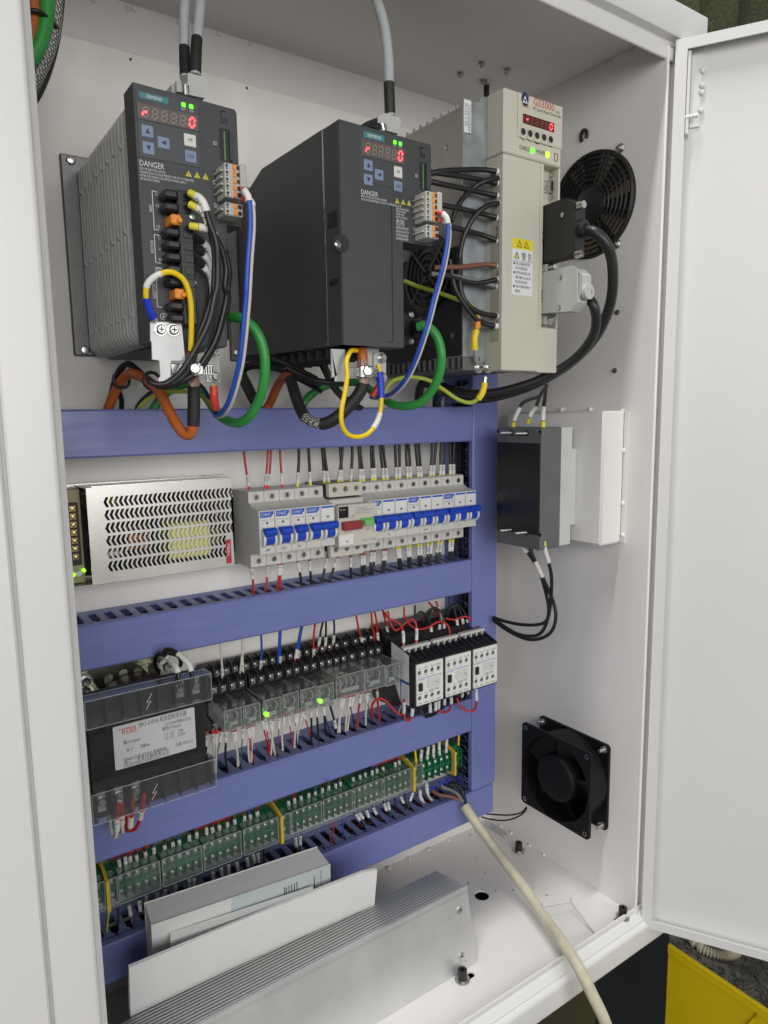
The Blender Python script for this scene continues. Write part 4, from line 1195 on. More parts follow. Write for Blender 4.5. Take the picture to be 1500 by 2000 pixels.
part('cable_collar', MB().cyl((cx0 + 9, yg - 12.9, cq.z), (cx0 + 9, yg - 17, cq.z), 8, 7.4, 20), 'hood_grey', gt)
GCAB = Vector((cx0 + 9, yg - 14, cq.z))

# ------------------------------------------------------------------ hoods on the dark drives
t = thing('connector_hood', 'grey connector hood on top of the left dark drive', 'connector', Z1(1110, 545, y=-165))
y = -165
pts = [(1100, 425), (1215, 455), (1218, 490), (1195, 520), (1200, 575), (1108, 555), (1085, 520), (1100, 480)]
part('hood', MB().prism([(Z1(*q, y=y).x, Z1(*q, y=y).z) for q in pts], 'y', y, y + 15), 'hood_grey', t)
pts = [(1010, 488), (1055, 462), (1058, 515), (1045, 545), (1015, 535)]
part('clamp', MB().prism([(Z1(*q, y=y).x, Z1(*q, y=y).z) for q in pts], 'y', y + 2, y + 14), 'hood_grey', t)
part('jack_screw', MB().cyl(Z1(1090, 500, y=y - 1), Z1(1092, 560, y=y - 1), 2.2, 2.2, 10), 'steel', t)
part('jack_screw', MB().cyl(Z1(1045, 480, y=y - 2), Z1(1050, 545, y=y - 2), 2.6, 2.6, 10), 'grey_plastic', t)
t = thing('connector_hood', 'grey connector hood on top of the middle dark drive', 'connector', Z4(1050, 190, y=-190))
y = -190
pts = [(1015, 68), (1115, 98), (1118, 135), (1100, 160), (1103, 200), (1030, 180), (1025, 140), (972, 130), (972, 90)]
part('hood', MB().prism([(Z4(*q, y=y).x, Z4(*q, y=y).z) for q in pts], 'y', y, y + 15), 'hood_grey', t)
pts = [(905, 118), (968, 95), (978, 160), (905, 148)]
part('clamp', MB().prism([(Z4(*q, y=y).x, Z4(*q, y=y).z) for q in pts], 'y', y + 1, y + 14), 'black_plastic', t)
part('jack_screw', MB().cyl(Z4(1000, 135, y=y - 1), Z4(1010, 180, y=y - 1), 2.4, 2.4, 10), 'steel', t)
# ================================================================== power supply
px0, px1, pz0, pz1 = -463, -322, -21.5, 69.5
PY = -50
ps = thing('power_supply', 'silver power supply with chevron slots beside the breaker row', 'power supply', (-392, -25, -24))
holes = []
rows = [(0, 28), (1, 28), (2, 28), (3, 28), (4, 26), (5, 26)]
for r, n in rows:
    zt = pz1 - 9.5 - r * 12.2; h = 9.6
    for i in range(n):
        x = px0 + 14.5 + i * 4.55 - .0; w = 2.7; k = 2.3
        pts = [(x + k, zt), (x + k + w, zt), (x + w, zt - h / 2), (x + k + w, zt - h), (x + k, zt - h), (x, zt - h / 2)]
        holes.append(pts)
outer = rrect(px0, px1, pz0, pz1, .6, 2)
part('slotted_cover', MB().plate([outer] + holes, 'y', PY, PY + 1.0), 'psu_metal', ps, smooth=None)
mb = MB().box(px0, px1, PY + 1.1, -6, pz1 - 1.2, pz1 - .05).box(px1 - 1.2, px1 - .05, PY + 1.1, -6, pz0 + 1, pz1 - 1.3)
part('cover_side', mb, 'psu_metal', ps)
part('mounting_tray', MB().box(px0 - 20, px1 + 11, -6, -.5, pz0 - 1.2, pz1 + 1, .4).box(px0 - 20, px1 + 11, -40, -6.05, pz0 - 2.5, pz0 - 1.2, .3), 'psu_metal', ps)
part('rolled_edge', MB().tube([(px0 + 6, -44, pz1 + .4), (px1 - .5, -44, pz1 + .4)], .9, 6), 'psu_metal', ps)
# what shows through the slots
part('circuit_board', MB().box(px0 + 2, px1 - 3, -9, -7, pz0 + 1, pz1 - 2), 'black_soft', ps)
random.seed(5)
cm = [('transformer', 'component_yellow', -388, -345, -8, 28, -47), ('choke', 'copper', -427, -405, 5, 22, -38), ('capacitor', 'component_navy', -455, -442, 28, 42, -36),
      ('capacitor', 'component_amber', -460, -448, 46, 64, -34), ('capacitor', 'component_amber', -438, -431, 46, 60, -30), ('heat_spreader', 'component_tan', -400, -330, 44, 50, -40),
      ('heat_spreader', 'component_tan', -440, -402, 26, 29, -40), ('terminal_lug', 'aluminium', -457, -430, -2, 6, -30), ('capacitor', 'component_tan', -345, -329, 0, 20, -38), ('coil', 'component_navy', -398, -392, 24, 33, -35), ('heat_spreader', 'dark_metal', -430, -396, -18, -12, -42)]
for nm, mt, a, b, c, d, y in cm:
    part(nm, MB().box(a, b, y, -9.2, c, d, 2), mt, ps)
for i in range(6):
    part('winding', MB().tube([(-426 + i * 3.6, -39.2 - .1, 6), (-424.5 + i * 3.6, -39.4, 21)], 1.1, 6), 'copper', ps)
lx0, lx1, lz0, lz1 = px1 - 9.2, px1 - 3.4, pz0 + 3, pz0 + 28
lb = part('brand_label', MB().box(lx0, lx1, PY - .25, PY + .3, lz0, lz1), 'label_red', ps)
part('lettering', MB().text('Mibbo', (lx0 + 1.5, PY - .3, lz1 - 4), 3.6, right=(0, 0, -1), up=(1, 0, 0), maxw=19), 'ink_white', lb, smooth=None)
# terminal end at the left
te = part('terminal_end', MB().box(px0 - 20, px0 - 2, -32, -6.1, pz0, pz1 - 2, .5), 'gold_paint', ps)
part('terminal_barrier', MB().box(px0 - 14, px0 - 5, -36, -32.1, pz0 + 18, pz1 - 14, .5), 'black_soft', te)
for i in range(7):
    zc = pz1 - 19 - i * 7.6
    part('terminal_screw', MB().box(px0 - 13.4, px0 - 7.4, -38, -36.2, zc - 2.8, zc + 2.8, .6).screw((px0 - 10.4, -38.1, zc), (0, -1, 0), 2.3, 1), 'brass', te)
for x, z in ((px0 - 13, pz0 + 9), (px0 - 3.5, pz0 + 12)):
    part('status_light', MB().lathe((x, -32.2, z), (0, -1, 0), [(0, 1.6), (3, 1.6), (4.2, .8)], 12), 'led_lime', te)
part('adjust_knob', MB().lathe((px0 - 8.5, -32.2, pz0 + 10), (0, -1, 0), [(0, 3), (4, 3), (4.6, 2.4)], 16), 'label_white', te)

# ================================================================== circuit breakers
MZ = 14.0
def screw_head(parent, x, y, z, r, key):
    """recessed cross head in a round collar"""
    def ring():
        return MB().plate([circle(0, 0, r * 1.45, 20), circle(0, 0, r, 16)], 'y', -.9, .1)
    cl = part('screw_collar', ring, 'breaker_plastic', parent, world=False, key=key + '_ring')
    cl.location = Vector((x, y, z)) * S
    def head():
        m_ = MB().lathe((0, -.05, 0), (0, -1, 0), [(0, r * .95), (.25, r * .9)], 14)
        m_.mi = 1
        a = random.random()
        for k in (0, 1):
            c, s_ = math.cos(.6 + k * math.pi / 2), math.sin(.6 + k * math.pi / 2)
            pts = [(c * r * .72 - s_ * r * .14, -.36, s_ * r * .72 + c * r * .14), (c * r * .72 + s_ * r * .14, -.36, s_ * r * .72 - c * r * .14), (-c * r * .72 + s_ * r * .14, -.36, -s_ * r * .72 - c * r * .14), (-c * r * .72 - s_ * r * .14, -.36, -s_ * r * .72 + c * r * .14)]
            m_.add(pts, [(0, 1, 2, 3)])
        return m_
    h = part('terminal_screw', head, ['steel', 'ink'], cl, world=False, key=key + '_head')
    h.rotation_euler = (0, random.uniform(0, 1.5), 0)
    return cl

def breaker(x, poles, label, tag, last):
    t = thing('circuit_breaker', label, 'circuit breaker', (x, -8, MZ), 'miniature circuit breakers')
    W = 18 * poles - .4
    prof = [(0, -40), (-42, -41), (-44, -40), (-44, -27), (-53, -23.5), (-68, -22.5), (-68, 22.5), (-53, 24.5), (-44, 29), (-44, 40), (-42, 41), (0, 40)]
    for k in range(poles):
        xa = .2 + 18 * k; xb = xa + 17.5
        part('housing', lambda: MB().prism(prof, 'x', 0, 17.5), 'breaker_plastic', t, world=False, key='mcb_body').location = Vector((xa, 0, 0)) * S
        part('front_label', lambda: MB().box(1, 16.5, -68.5, -67.9, -9.5, 21.8, .15), 'breaker_label', t, world=False, key='mcb_label').location = Vector((xa, 0, 0)) * S
        for zz in (34, -34):
            screw_head(t, xa + 8.8, -44, zz, 3.2, 'mcb')
        # white arcs either side of the toggle
        for xx in (1.4, 14.0):
            def arcs():
                pf = [(-67.5, -15)] + arc(-67.5, -6.5, 8.8, 270, 90, 9) + [(-67.5, 3)]
                return MB().prism(pf, 'x', 0, 2.2)
            part('toggle_guard', arcs, 'breaker_label', t, world=False, key='mcb_guard').location = Vector((xa + xx, 0, 0)) * S
        def lever():
            pf = [(-68, -14)] + arc(-68.5, -6, 7.2, 262, 140, 7) + [(-75, 1.6), (-68, 2)]
            return MB().prism(pf, 'x', 0, 9.6)
        tg = part('toggle', lever, 'toggle_blue', t, world=False, key='mcb_lever'); tg.location = Vector((xa + 4.0, 0, 0)) * S
        def win():
            return MB().box(7.4, 10.2, -68.75, -68.5, 8.5, 10.8)
        part('state_window', win, 'component_tan', t, world=False, key='mcb_win').location = Vector((xa, 0, 0)) * S
        pf0 = [(1.2, 17.0), (15.8, 17.0), (16.3, 18), (16.3, 21.3), (1.2, 21.3)] if k else [(1.2, 15.4), (13.2, 15.4), (16.3, 19), (16.3, 21.5), (1.2, 21.5)]
        if k: pf0 = [(1.2, 19.2), (16.3, 19.2), (16.3, 21.3), (1.2, 21.3)]
        tb_ = part('blue_tab', lambda: MB().prism(pf0, 'y', -68.72, -68.45), 'print_blue', t, world=False, key='mcb_tab%d' % min(k, 1)); tb_.location = Vector((xa, 0, 0)) * S
        if k == 0:
            part('lettering', lambda: MB().text('CHNT', (2, -68.8, 16.9), 3.2, sx=1.05, maxw=11), 'ink_white', tb_, world=False, smooth=None, key='mcb_name')
            def prt():
                m_ = MB().text('NXB-63', (1.8, -68.75, 11.6), 2.1, maxw=8.6).text('C3', (1.8, -68.75, 8.2), 2.2)
                m_.plate([circle(13.8, 12.6, 1.9, 16), circle(13.8, 12.6, 1.6, 16)], 'y', -68.6, -68.75).text('CC', (13.8, -68.75, 11.9), 1.3, align='C')
                for i, w in enumerate((4, 5.2, 4.6, 3.4)): m_.box(1.8, 1.8 + w, -68.75, -68.6, 5.8 - i * 1.7, 6.1 - i * 1.7)
                m_.text('GB/T 10963.1', (1.8, -68.75, -2.2), 1.2, maxw=10)
                return m_
            part('lettering', prt, 'ink_grey', t, world=False, smooth=None, key='mcb_print')
    # bar joining the toggles
    def bar():
        pf = [(-72, -3)] + arc(-75.5, 1.2, 4.4, 300, 60, 8) + [(-71, 5)]
        return MB().prism(pf, 'x', 0, 18 * poles - 5.4 + (0 if poles == 1 else 1))
    bo = part('toggle_bar', bar, 'toggle_blue', t, world=False, key='mcb_bar%d' % poles); bo.location = Vector((2.6, 0, 0)) * S
    if poles > 1:
        for k in range(poles - 1):
            part('pin_hole', lambda: MB().box(0, 2.6, -80.2, -78.6, .2, 2.6), 'ink_navy', bo, world=False, key='mcb_pin').location = Vector((10 + 18 * k * 1.15, 0, 2)) * S
    mb = MB().text(tag, (9 * poles, -68.8, -19.6), 2.2, align='C')
    part('handwriting', mb, 'ink', t, world=False, smooth=None)
    part('rail_clip', lambda: MB().box(5, 13, -3, 3, -43, -40.2, .5), 'black_plastic', t, world=False, key='mcb_clip')
    return t
BX0 = -305.0
breaker(BX0, 1, 'single pole white breaker with blue toggle, first of the row, next to power supply', '30P', 0)
breaker(BX0 + 18, 1, 'single pole white breaker with blue toggle, second from the power supply', '1VA', 0)
breaker(BX0 + 36, 1, 'single pole white breaker with blue toggle, third from the power supply', '24', 0)
breaker(BX0 + 54, 2, 'two pole white breaker with joined blue toggle, left of the red off button', '', 0)
breaker(BX0 + 135, 3, 'three pole white breaker directly right of the green on button', 'A', 0)
breaker(BX0 + 189, 3, 'three pole white breaker, middle one of the three with long blue bars', 'drive', 0)
breaker(BX0 + 243, 3, 'three pole white breaker at the right end of the row, beside vertical duct', 'k', 1)

# motor protection breaker with red and green push buttons
x = BX0 + 90
t = thing('motor_breaker', 'beige motor protection breaker with red off and green on buttons', 'motor breaker', (x, -8, MZ))
part('base', MB().box(x + .4, x + 44.6, -52, -8, MZ - 34, MZ + 42, 1), 'black_plastic', t)
part('housing', MB().box(x, x + 45, -66, -52.1, MZ - 24, MZ + 26, 1), 'beige_plastic', t)
x0, x1, z0, z1 = rect(Z10, (1180, 685), (1590, 1100), y=-80)
x1 = Z11(250, 640, y=-80).x
fr = part('front_plate', MB().box(x0, x1, -80, -66.1, z0 + 2.5, z1, 1), 'beige_plastic', t)
for zc in (MZ + 36.5, MZ - 31):
    b_ = part('terminal_row', MB().plate([rrect(x + .5, x + 44.5, zc - 8, zc + 7, 1, 2)] + [circle(x + 8 + k * 14.2, zc, 3.1, 18) for k in range(3)], 'y', -64, -58), 'beige_plastic', t)
    part('terminal_pocket', MB().box(x + 2, x + 43, -57.9, -53, zc - 6, zc + 6), 'component_tan', b_)
x0_, x1_, z0_, z1_ = rect(Z10, (1187, 700), (1288, 808), y=-80)
sw = part('setting_window', MB().box(x0_, x1_, -80.4, -79.8, z0_, z1_), 'black_gloss', t)
part('lettering', MB().text('3.0  0.4', (x0_ + 1, -80.5, z1_ - 4), 1.6), 'ink_white', sw, smooth=None)
mb = MB()
for s, uv, sz, mw in (('CHNT', (1362, 742), 4.2, 15.5), ('DZ108-20', (1365, 775), 3.2, 21), ('A', (1316, 812), 4, 9), ('OFF', (1242, 970), 4.6, 13), ('ON', (1457, 948), 4.2, 8), ('GB/T 14048.2', (1437, 1057), 2.6, 20)):
    p = Z10(*uv, y=-80); mb.text(s, (p.x, -80.2, p.z), sz, maxw=mw)
p = Z10(1465, 722, y=-80.2); q = Z10(1540, 718, y=-80.2); mb.box(p.x, q.x, -80.2, -80.1, p.z - .5, p.z + .5)
part('lettering', mb, 'ink_grey', t, smooth=None)
x0_, x1_, z0_, z1_ = rect(Z10, (1188, 998), (1340, 1088), y=-80)
st = part('sticker', MB().box(x0_, x1_, -80.3, -79.9, z0_ + .6, z1_), 'breaker_label', t)
part('handwriting', MB().text('水', ((x0_ + x1_) / 2 - 1, -80.4, z0_ + 2.6), 3), 'ink', st, smooth=None)
x0_, x1_, z0_, z1_ = rect(Z10, (1232, 862), (1430, 922), y=-84)
rb = part('off_button', MB().box(x0_, x1_, -87, -80.1, z0_, z1_ + .5, .7), 'off_red', t)
part('lettering', MB().text('O', ((x0_ + x1_) / 2 + 5.5, -87.1, z0_ + 1.2), 2.4, align='C'), 'ink', rb, smooth=None)
x0_, x1_, z0_, z1_ = rect(Z11, (90, 828), (232, 885), y=-84)
part('on_button', MB().box(x0_, x1_, -83, -80.1, z0_, z1_ + 1, .6).box(x0_ + 2.4, x1_ - 3, -87, -83.1, z0_ + .6, z1_ - .5, .6), 'on_green', t)

# ================================================================== control transformer
TX0, TX1 = -487, -380; TF = -100
t = thing('control_transformer', 'black control transformer with silver label and two clear terminal covers', 'transformer', (-432, -50, -250))
TR = t
part('mounting_plate', MB().box(TX0 + 3, TX1 - 8, -3.5, -.5, -238, -110, 1).box(TX0 + 3, TX1 - 8, -12, -3.6, -112, -110, .4), 'zinc_yellow', t)
part('core', MB().box(TX0 + 10, TX1 - 8, -58, -4, -226, -142, 1), 'dark_metal', t)
fr_ = part('core_frame', MB().box(TX0 + 2, TX0 + 24, -64, -4, -136, -124, .6).box(TX1 - 32, TX1 - 10, -64, -4, -136, -124, .6).box(TX0 + 2, TX1 - 10, -64, -60, -140, -124, .6), 'zinc_yellow', t)
for i in range(4):
    part('frame_tab', MB().prism(rrect(TX0 + 30 + i * 14, TX0 + 38 + i * 14, -128, -113 + (i % 2) * 2, 3), 'y', -42, -40.5), 'zinc_yellow', fr_)
pf = [(TX0 + 22, -142)] + [(-432 + 38 * math.cos(a), -142 + 26 * math.sin(a)) for a in [math.pi - i * math.pi / 16 for i in range(17)]]
part('coil', MB().prism(pf, 'y', -72, -46), 'coil_red', t)
case = part('case', MB().box(TX0, TX1, TF + 1.5, -66, -210, -120, 1.5).box(TX0 + 4, TX1, TF + 3, -58, -226, -211, 2), 'black_plastic', t)
q0 = Z12(352, 1065, y=TF); q1 = Z12(1075, 1240, y=TF)
lx0, lz1 = q0.x, Z12(352, 1065, y=TF).z; lx1 = q1.x; lz0 = Z12(362, 1400, y=TF).z - 4.5
yl = TF - .1
lb = part('rating_label', MB().prism(rrect(lx0, lx1, lz0, lz1, 1.4), 'y', TF, TF + 1.4), 'label_silver', t)
LW = lx1 - lx0; LH = lz1 - lz0
mb = MB()
for s, fx, fz, sz, mw in (('JBK3-250VA 机床控制变压器', .30, .86, .10, .60), ('CE ISO9001质量认证企业', .62, .73, .065, .33), ('输出:Output', .58, .63, .075, .24), ('输入:Input', .11, .55, .075, .2), ('11-12   24v', .60, .49, .075, .24), ('11-13   220v', .60, .40, .075, .26), ('0-1     380v', .14, .36, .085, .28), ('50/60Hz 标准:JB/T5555 绝缘等级B', .10, .17, .06, .52), ('日期 2023.12', .73, .17, .065, .22), ('浙江二变变压器有限公司', .10, .075, .085, .55), ('ZHEJIANG ERBIAN TRANSFORMER CO.,LTD.', .10, .02, .04, .55)):
    mb.text(s, (lx0 + LW * fx, yl, lz0 + LH * fz), LH * sz, maxw=LW * mw)
part('lettering', mb, 'ink', lb, smooth=None)
mb = MB().text('REBB', (lx0 + LW * .10, yl, lz0 + LH * .78), LH * .12, maxw=LW * .17)
mb.add([(lx0 + LW * .06, yl, lz0 + LH * .92), (lx0 + LW * .27, yl, lz0 + LH * .92), (lx0 + LW * .27, yl, lz0 + LH * .905), (lx0 + LW * .06, yl, lz0 + LH * .905)], [(0, 1, 2, 3)])
part('brand_lettering', mb, 'ink_red', lb, smooth=None)
def hollow_cover(x0, x1, y0, y1, z0, z1, th=1.2, openback=True):
    m_ = MB().box(x0, x1, y0, y0 + th, z0, z1)
    m_.box(x0, x1, y0 + th + .02, y1, z1 - th, z1).box(x0, x1, y0 + th + .02, y1, z0, z0 + th)
    m_.box(x0, x0 + th, y0 + th + .02, y1, z0 + th + .02, z1 - th - .02).box(x1 - th, x1, y0 + th + .02, y1, z0 + th + .02, z1 - th - .02)
    return m_
def tcover(z0, z1, nums, wired, lowrow):
    b_ = part('terminal_board', MB().box(TX0 - 1, TX1 + 2, TF + 2, TF + 12, z0 - 1, z1, 1), 'black_plastic', t)
    n = 7; w = (TX1 - TX0) / n
    for k in range(n + 1):
        part('divider', MB().box(TX0 + k * w - .8, TX0 + k * w + .8, TF - 10.5, TF + 1.9, z0 + 1.5, z1 - 2, .3), 'black_soft', b_)
    for k in range(n):
        if k in wired:
            cx = TX0 + w * (k + .5)
            part('terminal_screw', MB().box(cx - 4, cx + 4, TF + .2, TF + 1.9, z0 + 4, z1 - 5, .5).lathe((cx, TF + .1, (z0 + z1) / 2), (0, -1, 0), [(0, 4.3), (1.6, 4.3), (3, 3)], 14), 'bright_steel', b_)
    if nums:
        mb_ = MB()
        for k, s in nums: mb_.text(s, (TX0 + w * (k + .5), TF + 1.8, z0 + 4), 4, align='C')
        part('lettering', mb_, 'ink_white', b_, smooth=None)
    cv = part('clear_cover', hollow_cover(TX0 - 2.5, TX1 + 3.5, TF - 12, TF + 3, z0, z1), 'clear_cover', b_)
    for k in range(1, n):
        part('cover_notch', MB().box(TX0 + k * w - 2, TX0 + k * w + 2, TF - 12.8, TF - 12.1, z0 - .5, z0 + 1.5), 'clear_cover', cv)
    X0_, X1_, F_ = TX0 - 2.5, TX1 + 3.5, TF - 12
    for a_, b_2 in (((X0_, F_, z1), (X1_, F_, z1)), ((X0_, F_, z0), (X1_, F_, z0)), ((X0_, F_, z0), (X0_, F_, z1)), ((X1_, F_, z0), (X1_, F_, z1)), ((X1_, F_, z1), (X1_, TF + 3, z1)), ((X0_, TF + 3, z1), (X1_, TF + 3, z1))):
        part('cover_edge', MB().tube([Vector(a_), Vector(b_2)], .4, 5), 'clear_edge', cv)
    cz = (z0 + z1) / 2; cx = (TX0 + TX1) / 2 - 3
    part('flash_mark', MB().tube([(cx + 4, TF - 12.3, cz + 7), (cx - 1, TF - 12.3, cz - 1), (cx + 3, TF - 12.3, cz), (cx - 2, TF - 12.3, cz - 7)], .3, 4), 'ink_white', cv)
tcover(-133.5, -108, [(0, '6'), (1, '5'), (2, '4'), (3, '3'), (4, '2')], (5, 6), False)
tcover(-222, -194, [], (0, 1, 2), True)
for p in (Z12(810, 520, y=-20), Z12(115, 660, y=-30)):
    part('mounting_bolt', MB().lathe(p, (0, -1, 0), [(0, 7), (1.5, 7)], 18).lathe(p + Vector((0, -1.5, 0)), (0, -1, 0), [(0, 5), (4, 5), (6, 3)], 6), 'bright_steel', t)

# ================================================================== relays in sockets
def relay_socket(x, w, n, label, zt=-98):
    t = thing('relay_socket', label, 'relay socket', (x, -8, -165), 'black relay sockets')
    # stepped side outline: back tier high, middle tier, relay bed, lower tier
    prof = [(0, 30), (-17, 30), (-20, 28), (-20, 18), (-32, 18), (-35, 16), (-35, 5), (-33, 3), (-20, 2), (-20, -22), (-32, -24), (-33, -34), (-24, -38), (-22, -42), (0, -42)]
    part('body', MB().prism(prof, 'x', .3, w - .3), 'black_plastic', t, world=False)
    k = w / n
    for i in range(n + 1):
        xx = min(max(i * k - .5, .35), w - 1.35)
        part('fin', MB().prism([(-8, 32), (-22, 31.5), (-24, 21), (-36, 20), (-38, 6), (-33, 4), (-14, 16)], 'x', xx, xx + 1), 'black_plastic', t, world=False)
    for i in range(n):
        for (yy, zz) in ((-20.3, 23), (-35.3, 11), (-33.3, -29)):
            part('terminal_screw', lambda: MB().box(-2.7, 2.7, -.6, 0, -3.2, 3.2, .3).lathe((0, -.7, 0), (0, -1, 0), [(0, 2.4), (.8, 2.4), (1.5, 1.6)], 10), 'steel', t, world=False, key='rs_screw').location = Vector((k * (i + .5), yy, zz)) * S
    return t
def relay(x, w, z0, z1, y0, y1, label, lit, white=False):
    t = thing('relay', label, 'relay', (x, y1, (z0 + z1) / 2), 'clear cased plug-in relays')
    h = (z1 - z0) / 2; D = y1 - y0
    cs = part('clear_case', hollow_cover(0, w, -D, 0, -h, h, .9), 'clear_relay', t, world=False)
    for a, b in (((0, -D, h), (w, -D, h)), ((0, -D, -h), (w, -D, -h)), ((0, -D, -h), (0, -D, h)), ((w, -D, -h), (w, -D, h)), ((0, -D, h), (0, 0, h)), ((w, -D, h), (w, 0, h)), ((0, 0, h), (w, 0, h))):
        part('case_edge', MB().tube([Vector(a), Vector(b)], .45, 5), 'clear_edge', cs, world=False)
    part('base', MB().box(.8, w - .8, -4, 0, -h + .8, h - .8), 'black_plastic', t, world=False)
    cm_ = 'label_white' if white else 'grey_plastic'
    part('coil', MB().lathe((w * .5, -6, -h * .28), (0, -1, 0), [(0, w * .33), (D * .5, w * .33)], 16), 'cream_cable' if white else 'hood_grey', t, world=False)
    part('armature', MB().box(w * .2, w * .8, -D * .72, -D * .66, -h * .75, h * .5, .4), 'steel', t, world=False)
    for i in range(4 if white else 2):
        xx = w * (.2 + .6 * i / (3 if white else 1))
        part('contact_strip', MB().box(xx - 1, xx + 1, -D * .62, -5, h * .42, h * .50).box(xx - .8, xx + .8, -D * .85, -D * .62, h * .35, h * .62, .2), 'brass', t, world=False)
        part('contact_arm', MB().tube([(xx, -D * .9, h * .55), (xx + 1.2, -D * .93, h * .1), (xx - .6, -D * .9, -h * .3)], .45, 6), 'sleeve', t, world=False)
    part('coil_wire', MB().tube([(w * .15, -D * .5, h * .1), (w * .25, -D * .88, -h * .1), (w * .2, -D * .9, -h * .5), (w * .35, -D * .9, -h * .62)], .5, 6), 'sleeve', t, world=False)
    part('inner_card', MB().box(w * .3, w * .92, -D * .86, -D * .83, -h * .85, -h * .5), 'hood_grey', t, world=False)
    if not white:
        part('status_light', MB().lathe((w * .26, -D * .82, -h * .55), (0, -1, 0), [(0, 2.6), (4.5, 2.6), (6.0, 1.4)], 14), 'led_lime' if lit else 'led_off', t, world=False)
        part('light_leg', MB().tube([(w * .3, -D * .9, -h * .25), (w * .2, -D * .92, -h * .55), (w * .28, -D * .92, -h * .8), (w * .5, -D * .92, -h * .78)], .5, 5), 'sleeve', t, world=False)
    return t
RX = []
for a, b in (((270, 880), (437, 0)), ((445, 0), (605, 0)), ((632, 0), (797, 0)), ((805, 0), (957, 0)), ((970, 0), (1122, 0)), ((1130, 0), (1277, 0))):
    RX.append((a[0], b[0]))
tops = [(868, 1060), (825, 1020), (772, 968), (720, 925), (675, 880), (640, 845)]
nam = ['first clear relay of the row, next to the transformer, light off', 'second clear relay from the transformer, light off', 'third clear relay from the transformer, its green light on', 'fourth clear relay from the transformer, light off', 'fifth clear relay from the transformer, light off', 'sixth clear relay, its green light on, left of the wide relay']
for i, ((u0, u1), (v0, v1)) in enumerate(zip(RX, tops)):
    y0 = -78
    p = Z13(u0, v0, y=y0); q = Z13(u1, v1, y=y0); e = Z13(u0, v1 + 20, y=y0)
    z1 = p.z - 2.5; z0 = e.z
    relay(p.x, q.x - p.x, z0, z1, y0, -29, nam[i], i in (2, 5))
    ww = [21.6] * 6
    relay_socket(p.x - 1.2, max(q.x - p.x + 1.4, 20.4), 2, 'black relay socket under the %s relay from the transformer' % ['first', 'second', 'third', 'fourth', 'fifth', 'sixth'][i])
p = Z14(70, 700, y=-80); q = Z14(305, 640, y=-80); e = Z14(80, 880, y=-80)
relay(p.x, q.x - p.x, e.z, p.z, -80, -29, 'wide clear relay with white inside parts, middle of the relay row', False, True)
relay_socket(p.x - 1.5, q.x - p.x + 2, 4, 'wide black relay socket with four columns under the wide relay')
for (u0, u1, v0, v1, nm, sn) in ((312, 480, 640, 815, 'clear relay right of the wide relay, taller of the last two', 'black relay socket right of the wide socket'), (487, 600, 605, 775, 'last clear relay of the row, touching the first contactor', 'black relay socket at the end, beside the first contactor')):
    p = Z14(u0, v0, y=-80); q = Z14(u1, v0, y=-80); e = Z14(u0, v1, y=-80)
    relay(p.x, q.x - p.x, e.z, p.z, -80, -29, nm, False)
    relay_socket(p.x - 1, q.x - p.x + 1.5, 2, sn)

